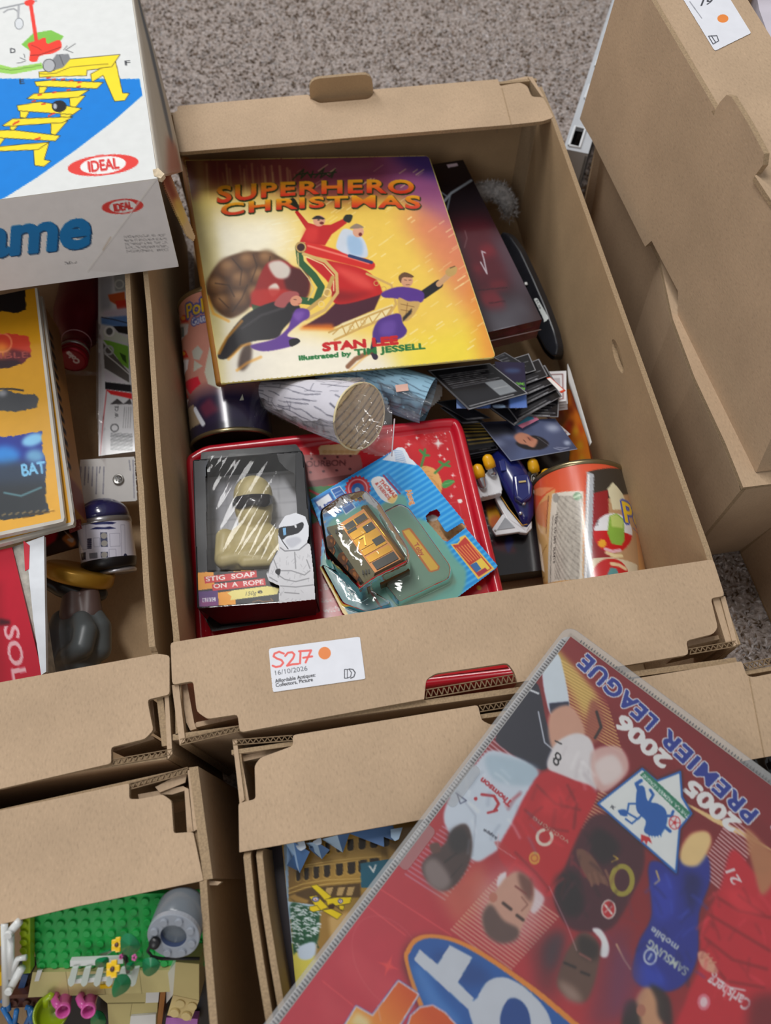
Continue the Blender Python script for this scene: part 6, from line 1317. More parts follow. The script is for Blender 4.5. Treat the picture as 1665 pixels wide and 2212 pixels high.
oval((975, 1645), 166, 60, -4, (908, 1688), (1055, 1664), 16)
k.text('ame', t([(-150, 2052)])[0], t([(722, 1958)])[0], 84, (14, 60, 100), outline=(14, 60, 100), ow=3.2, up=(.06, -1)); k.text('ame', t([(-158, 2046)])[0], t([(714, 1952)])[0], 84, (10, 124, 192), outline=(10, 124, 192), ow=2.2, up=(.06, -1))
for i, s_ in enumerate(('© MCMLXXIII IDEAL TOY CORP.', 'MADE IN ENGLAND UNDER', 'LICENCE BY IDEAL TOY CO.', 'LTD., FISHPONDS ROAD,', 'WOKINGHAM,   BERKS.')): k.text(s_, t([(980 + i * 6, 1895 + i * 29)])[0], t([(1322 + i * 5, 1880 + i * 29)])[0], 4.6, (120, 118, 120), bold=0)
k.text('7651-2', t([(515, 2108)])[0], t([(610, 2096)])[0], 5, (90, 90, 94), bold=0)
k.line(t([(1240, 1425), (690, 2160)]), 2.2, (240, 238, 234)); k.line(t([(1250, 1432), (700, 2166)]), 1, (170, 166, 164), .8)
k.line(t([(880, 1890), (820, 1990)]), 3, (176, 150, 120), .5, 2); k.line([(-200, 459), (340, 387)], 2.6, (238, 236, 230)); k.line([(384, 430), (386, 576)], 2, (120, 100, 80), .7)
inked('printed_front', k, plane_where(fpl, .0003), MATT, gm)
d0 = np.array([0, .003, 0]); prism('front_board', [fpl.on(*p) for p in fq4], -fpl.n * .002, WHITE, gm)
bx('inner_tray', P(60, 230, .245) + [-.115, 0, -.008], (.28, .30, .07), mat('tray_board', (150, 138, 120), .7), gm)
# worn right side of the lid bowing outwards, with the torn corner flap
tA = [P(u, v, gz1) for u, v in ((268, -110), (285, 0), (297, 85), (312, 190), (326, 290), (340, 385))]
tB = [P(u, v, .205) for u, v in ((270, -60), (296, 0), (334, 120), (361, 225), (378, 300), (392, 370))]
k = Ink([(0, 0), (1, 0), (1, 1), (0, 1)], 90, 24, (178, 168, 152)); k.line([(0, .3), (.25, .35), (.5, .45), (.78, .55)], .16, (74, 82, 92), .9, .05); k.line([(0, .05), (1, .05)], .1, (206, 200, 190), .8, .04); k.line([(0, .95), (1, .95)], .08, (196, 186, 170), .8, .04); k.poly([(.8, .4), (1, .2), (1, .8), (.85, .8)], (150, 80, 60), .8, .04)
nA, nB = np.array(tA), np.array(tB); ss = np.linspace(0, 1, len(tA))
def sidew(q):
    a_ = np.stack([np.interp(q[:, 0], ss, nA[:, j]) for j in range(3)], 1); b_ = np.stack([np.interp(q[:, 0], ss, nB[:, j]) for j in range(3)], 1); w = q[:, 1:2]
    return a_ * (1 - w) + b_ * w + np.array([.004, 0, .0]) * np.sin(w * math.pi)
solid(inked('lid_side', k, sidew, MATT, gm, smooth=True), .0015)
fl = t([(1268, 1300), (1300, 1290), (1345, 1340), (1430, 1560), (1505, 1750), (1560, 1885), (1548, 1925), (1490, 1880), (1400, 1700), (1320, 1520), (1285, 1420)]); fpl2 = Plane((344, 352, .262), (422, 515, .192), (410, 400, .215))
k = Ink(t([(1250, 1270), (1580, 1270), (1580, 1940), (1250, 1940)]), 50, 90, (214, 186, 140)); k.blob(t([(1270, 1290), (1310, 1290), (1400, 1520), (1440, 1650), (1400, 1660), (1330, 1530), (1285, 1420)]), (134, 56, 36), 1, 5); k.blob(t([(1380, 1600), (1440, 1600), (1480, 1760), (1440, 1780)]), (224, 190, 90), .9, 5); k.line(t([(1330, 1300), (1430, 1530), (1560, 1880)]), 3, (226, 220, 208))
solid(inked('torn_flap', k, plane_where(fpl2), MATT, gm, keep=inside(fl)), .0016)
pxprism('torn_corner', t([(1215, 1350), (1260, 1340), (1310, 1385), (1280, 1420), (1225, 1400)]), gz1 + .0008, .004, mat('frayed_board', (206, 188, 160), .9, var=.3, scale=200), gm)

# ------------------------------------------------------------------ things in the left box
# stack of yellow picture cards in clear packs
tb = crop(0, 560, 4.424); tc6 = crop(0, 980, 4.1625)
def ypack(name_z, quad, label, art, th=.004, round_=8):
    pl = Plane(name_z); k = Ink(quad, 170, 250, (226, 164, 50)); art(k)
    o = thing('sticker_pack', label, 'pack', pl.on(30, 950) - np.array([0, 0, th]), 'yellow packs in the left box')
    inked('printed_card', k, plane_where(pl, .0002), GLOSS, o); pxprism('backing_card', quad, pl, th, mat('yellow_board', (214, 176, 96), .5), o)
    x = [(quad[1][0] + 5, quad[1][1]), (quad[2][0] + 7, quad[2][1] - 4), (quad[2][0] + 5, quad[2][1] + 5), (quad[2][0] - 8, quad[2][1] + 9), (quad[3][0], quad[3][1] + 9), quad[3], quad[2], quad[1]]
    pxprism('clear_sleeve', x, pl, th + .001, mat('clear_sleeve', (196, 190, 180), .15, coat=.5), o, lift=.0006)
    return o
def y_top(k):
    k.grad((0, 600), (0, 1130), [(0, (196, 136, 26)), (.5, (206, 150, 30)), (.75, (226, 170, 70)), (1, (230, 172, 66))])
    def torn(l, c_, seed, soft=0):
        r_ = random.Random(seed); q = []; l = t_(l)
        for a_, b_ in zip(l, l[1:] + l[:1]):
            n_ = max(1, int(math.hypot(b_[0] - a_[0], b_[1] - a_[1]) / 5)); q += [(a_[0] + (b_[0] - a_[0]) * i / n_ + r_.uniform(-1.6, 1.6), a_[1] + (b_[1] - a_[1]) * i / n_ + r_.uniform(-1.6, 1.6)) for i in range(n_)]
        k.poly(q, c_); return q
    t_ = tb
    torn([(-900, 250), (242, 260), (246, 490), (150, 520), (40, 500), (-900, 530)], (24, 22, 24), 1)
    q = torn([(-900, 740), (110, 712), (280, 735), (296, 930), (200, 1000), (80, 1045), (-900, 1060)], (196, 62, 44), 2); k.setclip(q)
    k.poly(t_([(-100, 860), (40, 860), (120, 860), (300, 900), (300, 1100), (-100, 1100)]), (96, 34, 44), 1, 4); k.poly(t_([(-100, 960), (160, 960), (210, 1000), (100, 1060), (-100, 1060)]), (44, 26, 36), 1, 4); k.ell(*t_([(10, 870)])[0], 16, 16, (244, 150, 60), .8, 7); k.ring(*t_([(20, 800)])[0], 20, 4, (240, 150, 100), .6); k.setclip(None)
    k.text('IBLE', t_([(-10, 952)])[0], t_([(276, 940)])[0], 13, (160, 74, 70), bold=0)
    q = torn([(-900, 1250), (60, 1255), (220, 1290), (330, 1290), (368, 1340), (350, 1420), (240, 1440), (150, 1460), (40, 1450), (-900, 1470)], (62, 64, 68), 3); k.line(t_([(-20, 1240), (120, 1240), (220, 1255)]), 4, (40, 38, 40)); k.ell(*t_([(20, 1280)])[0], 10, 7, (150, 152, 158), .8, 4)
    q = torn([(-900, 1720), (150, 1690), (395, 1640), (410, 1850), (440, 1960), (430, 2100), (435, 2300), (470, 2420), (300, 2460), (60, 2490), (-900, 2540)], (70, 96, 140), 4); k.setclip(q)
    k.poly(t_([(-900, 1600), (420, 1600), (430, 1960), (-900, 1960)]), (48, 62, 150), 1, 10); k.ell(*t_([(310, 1725)])[0], 24, 13, (140, 206, 244), .95, 4, rot=-18); k.ell(*t_([(40, 1880)])[0], 34, 22, (64, 150, 230), .9, 7); k.ell(*t_([(330, 1880)])[0], 20, 15, (130, 196, 226), .8, 6); k.poly(t_([(-100, 1960), (160, 1930), (440, 2000), (480, 2600), (-100, 2600)]), (62, 74, 92), 1, 10); k.poly(t_([(-100, 2150), (480, 2120), (480, 2600), (-100, 2600)]), (60, 64, 68), 1, 12); k.line(t_([(40, 2230), (200, 2260), (390, 2180)]), 4, (110, 160, 170), .7, 2); k.setclip(None)
    k.text('BAT', t_([(205, 2072)])[0], t_([(440, 2040)])[0], 25, (130, 196, 236), bold=0, outline=(130, 196, 236), ow=.4)
    k.text('TM', tc6([(210, 548)])[0], tc6([(260, 542)])[0], 4, (110, 74, 30), bold=0); k.fine(tc6([(270, 545)])[0], tc6([(486, 512)])[0], 3, (110, 74, 30), 3, .8); k.fine(tc6([(205, 572)])[0], tc6([(270, 564)])[0], 3, (110, 74, 30), 5, .8)
    for i in range(9): x = -40 + i * 60; k.line(tc6([(x, 560 - i * 6), (x + 26, 545 - i * 6)]), 3, (246, 200, 120), .4, 2)
def y_low(k):
    k.fine(tc6([(285, 668)])[0], tc6([(560, 625)])[0], 3.4, (110, 74, 30), 7, .8); k.fine(tc6([(290, 692)])[0], tc6([(380, 678)])[0], 3, (110, 74, 30), 8, .8)
    for i in range(9): k.line(tc6([(50 + i * 55, 775 - i * 14), (80 + i * 55, 750 - i * 14)]), 4, (246, 206, 130), .5, 2)
ypack(.142, [(-260, 700), (86, 640), (153, 1128), (-260, 1236)], 'yellow sleeved card pack underneath, its lower edge showing at the front', y_low)
ypack(.150, [(-260, 690), (75, 622), (132, 1121), (-260, 1204)], 'yellow sleeved card pack on top with torn-edged pictures and blue lettering', y_top)
pk = [(-260, 700), (84, 640), (142, 1075), (-260, 1160)]; ppl = Plane(.136)
yb = thing('toy_box', 'tan printed box with black brush lettering along its side under the yellow packs', 'box', ppl.on(60, 900) - np.array([0, 0, .05]))
pxprism('carton', pk, ppl, .05, mat('tan_print', (176, 128, 66), .5, var=.2), yb)
a_, b_ = ppl.on(84, 640), ppl.on(142, 1075); spl = VPlane(a_, b_, a_ - [0, 0, .05]); 
if spl.n[0] < 0: spl.n, spl.d = -spl.n, -spl.d
sq = [(84, 640), (142, 1075), proj(b_ - [0, 0, .05]), proj(a_ - [0, 0, .05])]; sq = [tuple(p) for p in sq]
k = Ink(sq, 160, 30, (184, 132, 70)); hs = H2(sq); k.poly(hs([(0, 0), (.35, 0), (.35, 1), (0, 1)]), (120, 86, 50), .8, 8); r_ = random.Random(12)
for i in range(13):
    x = .12 + i * .055; k.poly(hs([(x, .12), (x + .034, .10), (x + .042, .5), (x + .012, .52)]), (30, 24, 22), .95, .6); k.poly(hs([(x + .004, .3), (x + .05, .2), (x + .05, .3), (x + .006, .42)]), (30, 24, 22), .9, .6)
k.poly(hs([(.86, 0), (1, 0), (1, 1), (.86, 1)]), (130, 60, 60), .8, 3)
inked('printed_side', k, plane_where(spl, .0004), MATT, yb)
# red aluminium bottle lying with its cap towards us
bt = thing('drinks_bottle', 'dark red metal bottle with a red screw cap, lying beside the yellow packs', 'bottle', P(156, 690, .03))
c0 = P(157, 778, .073); bax = np.array([-.03, .93, -.26]); bax /= np.linalg.norm(bax)
CR = mat('red_metal', (150, 16, 40), .25, metal=.5, var=.1); CRD = mat('dark_red_metal', (112, 14, 40), .3, metal=.4, var=.15)
lathe('cap', c0, bax, [(-.0005, .0125), (.0, .0145), (.001, .0155), (.0045, .0157), (.005, .0148), (.006, .0148), (.0065, .0157), (.0105, .0157), (.011, .015)], CR, bt, 36)
lathe('seal_ring', c0, bax, [(.0112, .0152), (.0118, .0158), (.0148, .0158), (.0152, .0150)], SIL, bt, 36)
lathe('bottle_body', c0, bax, [(.0152, .0150), (.018, .0158), (.021, .0140), (.034, .0150), (.050, .0215), (.066, .0275), (.085, .0305), (.16, .0310), (.168, .027)], CRD, bt, 40)
lathe('neck_line', c0, bax, [(.0335, .0151), (.0338, .0156), (.0344, .0157), (.0346, .0152)], mat('pale_line', (196, 150, 160), .4), bt, 36)
u1 = np.cross(bax, [0, 0, 1.0]); u1 /= np.linalg.norm(u1); u2 = np.cross(u1, bax)
cpl_ = VPlane(c0 - bax * .0009, c0 - bax * .0009 + u1, c0 - bax * .0009 + u2)
k = Ink([(110, 735), (205, 735), (205, 820), (110, 820)], 70, 60, (150, 16, 40)); k.text('Coke', (174, 781), (148, 758), 10, (236, 226, 228), up=(-.62, .78), outline=(236, 226, 228), ow=.5, italic=.3)
inked('cap_print', k, plane_where(cpl_), GLOSS, bt, keep=lambda q: np.linalg.norm(plane_where(cpl_)(q) - (c0 - bax * .0009), axis=1) < .0126)
bagsheet(bt, [(128, 796), (170, 800), (214, 802), (213, 814), (170, 812), (131, 810)], lambda u, v: .062, (24, 8), 'bag_hem')
# boxed toy car pack
vq = [(212, 583), (271, 585), (292, 975), (213, 985)]; vpl = Plane((212, 583, .075), (271, 585, .072), (213, 985, .060))
k = Ink(vq, 60, 240, (206, 206, 210)); t = tb
k.poly(t([(940, 160), (1080, 160), (1060, 480), (960, 500)]), (150, 152, 160), .9, 5); k.poly(t([(1080, 100), (1200, 100), (1210, 300), (1100, 310)]), (140, 142, 140), .9, 2); k.ring(*t([(1140, 240)])[0], 9, 3, (190, 190, 186))
k.poly(t([(1030, 340), (1190, 310), (1200, 440), (1100, 430), (1050, 400)]), (190, 84, 40), 1, 1); k.poly(t([(1100, 400), (1200, 390), (1210, 470), (1120, 480)]), (196, 50, 36), 1, 1); k.poly(t([(990, 500), (1210, 460), (1220, 560), (980, 540)]), (196, 180, 196), .9, 4)
k.poly(t([(965, 560), (1210, 540), (1220, 660), (1080, 640), (970, 620)]), (90, 130, 190), 1, 2); k.line(t([(970, 555), (1100, 580), (1215, 610)]), 2, (40, 44, 56)); k.poly(t([(1080, 640), (1220, 640), (1225, 720), (1130, 700)]), (34, 32, 36)); k.poly(t([(980, 680), (1100, 690), (1225, 760), (1225, 800), (1000, 760)]), (206, 214, 200)); k.ring(*t([(1045, 690)])[0], 10, 4, (230, 232, 232)); k.ell(*t([(1045, 690)])[0], 7, 8, (90, 92, 96))
k.poly(t([(985, 770), (1050, 780), (1225, 830), (1230, 1050), (1160, 1000), (1090, 900)]), (118, 176, 62)); k.poly(t([(1140, 890), (1200, 920), (1210, 1000), (1170, 960)]), (50, 80, 36)); k.poly(t([(985, 800), (1080, 900), (1230, 1080), (1235, 1180), (1000, 1040)]), (96, 92, 90)); k.line(t([(1000, 900), (1110, 990), (1235, 1100)]), 2, (226, 226, 224)); k.ring(*t([(1040, 870)])[0], 9, 4, (180, 182, 186)); k.poly(t([(1000, 1060), (1200, 1180), (1000, 1165)]), (206, 200, 210))
k.poly(t([(1005, 1172), (1250, 1200), (1255, 1270), (1005, 1240)]), (26, 26, 32)); k.poly(t([(1010, 1245), (1258, 1280), (1260, 1335), (1060, 1290)]), (210, 34, 38)); k.poly(t([(1050, 1385), (1120, 1330), (1180, 1380), (1240, 1330), (1262, 1385)]), (64, 60, 62))
k.text('CE', t([(1098, 1450)])[0], t([(1100, 1400)])[0], 7, (50, 50, 54), up=(1, 0)); k.text('/0.', t([(1098, 1510)])[0], t([(1098, 1465)])[0], 7, (50, 50, 54), up=(1, 0)); k.ring(*t([(1095, 1610)])[0], 8, 2.6, (50, 50, 54))
for i in range(4): k.fine(t([(1175 + i * 22, 1610)])[0], t([(1190 + i * 20, 1410)])[0], 2, (110, 110, 114), i)
for i in range(12): y = 1668 + i * 14; k.line(t([(1060, y - 8), (1262, y)]), 1.2 + (i % 3) * .7, (84, 84, 88))
k.line(t([(1020, 1250), (985, 1560), (960, 1860)]), 2.5, (190, 60, 66), .8, 1)
vb = thing('toy_box', 'narrow white toy-car box with green car picture and barcode, along the left box wall', 'box', vpl.on(250, 780) - np.array([0, 0, .05]))
inked('printed_face', k, plane_where(vpl, .0003), GLOSS, vb); pxprism('carton', vq, vpl, .045, mat('white_carton', (206, 206, 210), .5), vb)
bagsheet(vb, [(206, 700), (216, 640), (222, 1000), (214, 985), (207, 900)], lambda u, v: .07, (10, 50), 'clear_wrap')
# white backing card with a pin badge
wq = [(172, 992), (291, 985), (298, 1082), (166, 1088)]; wpl = Plane((172, 992, .062), (291, 985, .060), (166, 1088, .050)); t = tc6
k = Ink(wq, 90, 70, (224, 222, 220))
for i, (x, ln) in enumerate(((935, 240), (900, 60), (872, 240), (835, 170), (800, 140), (768, 160), (728, 210))): k.fine(t([(x, 120)])[0], t([(x - 8, 120 + ln)])[0], 3, (90, 90, 120), i, .75)
for i, (x, ln) in enumerate(((1195, 340), (1160, 90))): k.fine(t([(x, 60)])[0], t([(x + 10, 60 + ln)])[0], 3, (90, 90, 120), 20 + i, .75)
wc = thing('backing_card', 'white backing card with small blue print, holding a pin badge, in the left box', 'card', wpl.on(235, 1040))
solid(inked('printed_card', k, plane_where(wpl), MATT, wc, keep=inside(rnd(wq, 4))), .0007)
pc = wpl.on(256, 1036, .0008); pb = thing('pin_badge', 'round silver pin badge on the white backing card', 'badge', pc)
lathe('rim', pc, wpl.n, [(0, .0052), (.001, .0055), (.0018, .005), (.0014, .004), (.0012, .001)], mat('dark_silver', (150, 148, 144), .3, metal=.85), pb, 28)
for i in range(5): w = i * 1.256; bx('relief', pc + np.array([.0022 * math.cos(w), .0022 * math.sin(w), .0016]), (.0012, .002, .0008), SIL, pb, bevel=.0003)
# domed white tin
def p_tin(k, U, uv, L_):
    g = lambda l: U(tc6(l)); k.poly([(-200, -10), (200, -10), (200, 300), (-200, 300)], (216, 216, 232)); NV = (34, 42, 96)
    for l_ in ([(800, 590), (870, 580), (1050, 580), (1048, 600), (870, 602), (805, 610)], [(805, 632), (860, 615), (1000, 612), (1048, 622), (1010, 636), (860, 640)], [(808, 682), (860, 660), (940, 662), (985, 655), (1048, 672), (980, 680), (900, 680)]): k.poly(g(l_), NV)
    for l_ in ([(900, 708), (962, 708), (970, 838), (905, 838)], [(905, 882), (970, 882), (972, 932), (906, 934)]): k.poly(g(l_), (70, 74, 104))
    for c_ in ((934, 738), (938, 806), (938, 908)): x, y = uv(*tc6([c_])[0]); k.ell(x, y, 2.8, 2.8, (160, 156, 150))
    for l_ in ([(715, 640), (770, 630), (778, 860), (725, 860)], [(985, 720), (1075, 715), (1080, 830), (990, 835)], [(840, 760), (895, 755), (895, 835), (845, 838)], [(1085, 640), (1120, 640), (1125, 930), (1095, 930)], [(980, 860), (1040, 858), (1045, 930), (985, 935)]): q = g(l_); k.line(q + q[:1], .5, (160, 160, 182), .9)
    for i in range(6): a__, b__ = g([(788, 770 + i * 16), (818, 768 + i * 16)]); k.line([a__, b__], 1.5, (50, 54, 84))
    k.poly(g([(800, 895), (875, 888), (878, 940), (805, 945)]), (120, 122, 134)); k.poly(g([(725, 895), (770, 885), (772, 950), (735, 960)]), (40, 44, 70)); x, y = uv(*tc6([(1130, 928)])[0]); k.ell(x, y, 2.2, 3.4, (40, 46, 80)); k.ell(x, y, .9, 1.4, (150, 154, 180))
tn, tf = P(236, 1216, .050), P(224, 1128, .064); dvec = (tf - tn) / np.linalg.norm(tf - tn); trad = .0252
dt = thing('domed_tin', 'white cylindrical tin with navy stripes and a dark silver dome, in the left box', 'tin', (tn + tf) / 2 - np.array([0, 0, trad]))
k, cyl, a_, b_, ax, L_ = cylink(tn, tf, trad, p_tin, 90); inked('printed_body', k, cyl, GLOSS, dt, smooth=True)
DS = mat('dark_silver_band', (150, 148, 150), .25, metal=.7); NVM = mat('navy_gloss', (38, 38, 84), .2, coat=.6, var=.3)
lathe('dome_band', tf - ax * .003, ax, [(0, trad), (.0005, trad + .0006), (.005, trad + .0002), (.0055, trad - .0008)], DS, dt, 44)
lathe('dome', tf + ax * .0025, ax, [(0, trad - .0006), (.004, trad - .001), (.008, trad * .93), (.0125, trad * .8), (.0165, trad * .6), (.0195, trad * .36), (.0208, trad * .12), (.021, .0004)], NVM, dt, 44)
lathe('foot_band', tn + ax * .003, -ax, [(0, trad), (.001, trad + .0003), (.008, trad - .001), (.010, trad - .003)], mat('black_band', (22, 22, 26), .35), dt, 44)
lathe('foot_disc', tn - ax * .0072 + a_ * .006, -ax, [(0, .017), (.002, .0185), (.004, .0180), (.0045, .016), (.004, .012), (.0045, .001)], mat('foil_disc', (190, 188, 192), .3, metal=.7, bump=.5, bscale=200), dt, 36)
# resin figurine lying on its side
fg = thing('figurine', 'resin figurine in dark grey coat with gold disc base, lying below the domed tin', 'figurine', P(170, 1330, .03))
GB = mat('gold_paint', (186, 140, 46), .35, metal=.35, var=.12); t = tc6
g0, g1 = P(166, 1236, .066), P(175, 1262, .058); gax = (np.array([.36, .82, .42])); gax /= np.linalg.norm(gax)
lathe('disc_base', P(168, 1256, .056), gax, [(0, .0285), (.001, .0305), (.004, .0315), (.011, .0315), (.0135, .030), (.0135, .001)], GB, fg, 48)
def body(name, parts, m, vox=.0016, label=None):
    bm_ = bmesh.new()
    for c_, r3 in parts: sph(bm_, c_, r3 if not np.isscalar(r3) else (r3,) * 3)
    me = bpy.data.meshes.new(name); bm_.to_mesh(me); bm_.free(); me.materials.append(m)
    o = bpy.data.objects.new(name, me); COL.objects.link(o); o.parent = fg; o.location = tuple(-root_of(fg))
    if label: o['label'] = label
    md = o.modifiers.new('merge', 'REMESH'); md.mode = 'VOXEL'; md.voxel_size = vox; md.use_smooth_shade = True
    md = o.modifiers.new('soften', 'SMOOTH'); md.iterations = 5; md.factor = .5
    return o
Q = lambda x, y, z: P(*t([(x, y)])[0], z)
def chain(l, n_=6):
    out = []
    for (p, r0), (q, r1) in zip(l[:-1], l[1:]):
        for i in range(n_): s_ = i / n_; out.append((p * (1 - s_) + q * s_, r0 * (1 - s_) + r1 * s_))
    return out + [l[-1]]
body('shoes', chain([(Q(450, 1150, .070), .008), (Q(560, 1200, .070), .0095), (Q(680, 1250, .066), .009)]) + chain([(Q(720, 1240, .064), .008), (Q(830, 1250, .060), .008), (Q(900, 1260, .054), .007)]), mat('black_resin', (34, 36, 38), .3, var=.2))
body('trousers', chain([(Q(660, 1270, .066), .0095), (Q(660, 1450, .064), .0125)]) + chain([(Q(800, 1270, .064), .0095), (Q(800, 1460, .060), .0125)]), mat('brown_resin', (92, 72, 68), .45, var=.15))
body('coat', chain([(Q(690, 1520, .054), .016), (Q(680, 1640, .056), .021), (Q(690, 1800, .054), .022), (Q(700, 1950, .052), .018)], 5) + chain([(Q(560, 1500, .060), .010), (Q(530, 1650, .062), .013), (Q(560, 1830, .060), .013)]) + chain([(Q(730, 1500, .070), .009), (Q(770, 1600, .074), .0105), (Q(740, 1740, .075), .010), (Q(640, 1800, .072), .009), (Q(570, 1840, .068), .007)]) + chain([(Q(850, 1470, .060), .009), (Q(900, 1560, .060), .010), (Q(890, 1760, .056), .011)]), mat('grey_resin', (86, 92, 94), .38, var=.12), label='dark grey coat with a bent arm')
body('scarf', chain([(Q(460, 1840, .058), .006), (Q(520, 1960, .056), .008), (Q(600, 2000, .055), .008)]), mat('white_pink_resin', (220, 200, 214), .45))
# red case, pages and magazine at the lower left
t = tc6
rc = Plane((0, 1190, .135), (28, 1185, .135), (90, 1455, .128)); rq = [(-120, 1215), (26, 1182), (92, 1460), (-120, 1510)]
k = Ink(rq, 90, 120, (186, 18, 44)); k.poly(t([(-200, 1150), (20, 1150), (30, 2100), (-200, 2100)]), (150, 14, 34), .7, 10); k.text('SOL', t([(30, 1545)])[0], t([(120, 2060)])[0], 30, (226, 170, 176), up=(1, -.1), bold=1); k.poly(t([(-10, 1480), (90, 1500), (90, 1535), (-10, 1545)]), (40, 14, 20), .8, 3)
cs_ = thing('game_case', 'red plastic case with blocky pale lettering at the left edge', 'case', rc.on(30, 1330) - np.array([0, 0, .015])); inked('printed_cover', k, plane_where(rc, .0003), GLOSS, cs_); pxprism('case_shell', rq, rc, .014, mat('red_case', (150, 18, 36), .35), cs_)
wb_ = thing('paperback', 'white paperback with a small red corner mark standing beside the red case', 'book', P(75, 1300, .09))
wp = Plane((58, 1160, .140), (97, 1158, .140), (100, 1442, .130)); wq = t([(230, 800), (395, 740), (405, 1420), (415, 1960), (370, 1990), (300, 1500)])
pxprism('cover', wq, wp, .004, mat('white_cover', (214, 218, 224), .4), wb_); pxprism('page_block', t([(55, 860), (230, 800), (300, 1500), (370, 1990), (330, 2000)]), wp, .03, mat('grey_pages', (176, 172, 162), .8, var=.25, scale=150), wb_, lift=-.006); pxprism('red_mark', t([(210, 780), (265, 825), (258, 1035), (225, 1055)]), wp, .0006, mat('red_mark', (196, 20, 46), .4), wb_, lift=.0006)
mq = [(92, 1150), (166, 1138), (168, 1180), (98, 1200)]; mpl = Plane(.075); k = Ink(mq, 40, 30, (40, 30, 34)); k.poly(t([(390, 700), (530, 680), (500, 780), (400, 850)]), (186, 24, 50), .9, 2); k.blob(t([(560, 760), (620, 720), (680, 800), (640, 840), (590, 800)]), (206, 126, 60), .9, 2); k.blob(t([(600, 770), (660, 760), (650, 800)]), (196, 200, 206), .8, 1); k.line(t([(580, 700), (640, 760)]), 2, (220, 214, 204), .7)
mgz = inked('magazine', k, plane_where(mpl), GLOSS, None); solid(mgz, .003); tag(mgz, 'dark magazine with an orange and red picture wedged behind the paperback', 'magazine')
mq = [(128, 1010), (156, 1000), (176, 1140), (150, 1150)]; k = Ink(mq, 20, 60, (120, 50, 54)); k.speck(80, .6, 1.6, (186, 140, 130), 3, .7); k.poly([(128, 1010), (156, 1000), (160, 1030), (134, 1040)], (206, 120, 40), .9, 2)
o = inked('leaflet', k, plane_where(Plane(.095)), GLOSS, None); solid(o, .002); tag(o, 'maroon speckled leaflet edge beside the yellow packs', 'leaflet')
# ------------------------------------------------------------------ building-brick model in the bottom left box
t = crop(0, 1850, 3.6196)
def plast(n_, c_): return mat(n_, c_, .28, var=.04, coat=.25)
GRN, LIM, TAN, BRN, LGR, DGR, WHT, DGN, PNK, YLW, BLU, PUR = plast('green_brick', (36, 168, 78)), plast('lime_brick', (150, 176, 24)), plast('tan_brick', (196, 184, 128)), plast('brown_brick', (84, 50, 40)), plast('light_grey_brick', (150, 156, 166)), plast('grey_brick', (104, 112, 120)), plast('white_brick', (222, 224, 222)), plast('dark_green_leaf', (20, 122, 76)), plast('pink_brick', (206, 84, 160)), plast('yellow_brick', (232, 188, 20)), plast('blue_brick', (40, 110, 176)), plast('lilac_brick', (186, 120, 200))
bz_ = .150; o0 = P(*t([(285, 520)])[0], .160); e1_ = P(*t([(1145, 506)])[0], .160) - o0; e1_ /= np.linalg.norm(e1_); TLT = math.radians(40)   # the base leans, its far side raised on the box end
e2_ = np.array([e1_[1] * math.cos(TLT), -e1_[0] * math.cos(TLT), -math.sin(TLT)]); e3_ = np.cross(e2_, e1_); e3_ = e3_ if e3_[2] > 0 else -e3_
lp = VPlane(o0, o0 + e1_, o0 + e2_); 
if lp.n[2] < 0: lp.n, lp.d = -lp.n, -lp.d
def L(a_, b_, c_=0): return o0 + e1_ * a_ * .008 + e2_ * b_ * .008 + e3_ * c_
def tb8(x, y, z): return lp.on(*t([(x, y)])[0], z - .150)
def bpris(name, top, off, m, parent, *a_): return prism(name, top, e3_ * off[2], m, parent)
def bpx(name, px, z, th, m, parent): return pxprism(name, px, lp, th, m, parent, lift=z - .150)
lg = thing('brick_model', 'toy building-brick garden with a green studded base, grey well and white fence', 'toy', L(5, 3, -.01))
bpris('baseplate', [L(-.5, -2.6), L(13.5, -2.6), L(13.5, 4.5), L(-.5, 4.5)], (0, 0, -.0032), GRN, lg)
V, F_ = [], []
for i in range(14):
    for j in range(-2, 5):
        c_ = L(i, j); n0 = len(V); m_ = 12
        for z_, r_ in ((0, .00245), (.0015, .00245), (.0017, .0022)): V += [c_ + e1_ * math.cos(w) * r_ + e2_ * math.sin(w) * r_ + e3_ * z_ for w in np.linspace(0, 2 * math.pi, m_, endpoint=False)]
        for q in range(2): F_ += [[n0 + q * m_ + w, n0 + q * m_ + (w + 1) % m_, n0 + (q + 1) * m_ + (w + 1) % m_, n0 + (q + 1) * m_ + w] for w in range(m_)]
        F_.append([n0 + 2 * m_ + w for w in range(m_)])
fix_normals(mesh('studs', V, F_, GRN, lg))
def stud(c_, m, ax_=None, r_=.0024): return lathe('stud', c_, e3_ if ax_ is None else ax_, [(0, r_), (.0015, r_), (.0017, r_ * .9)], m, lg, 14, smooth=False)
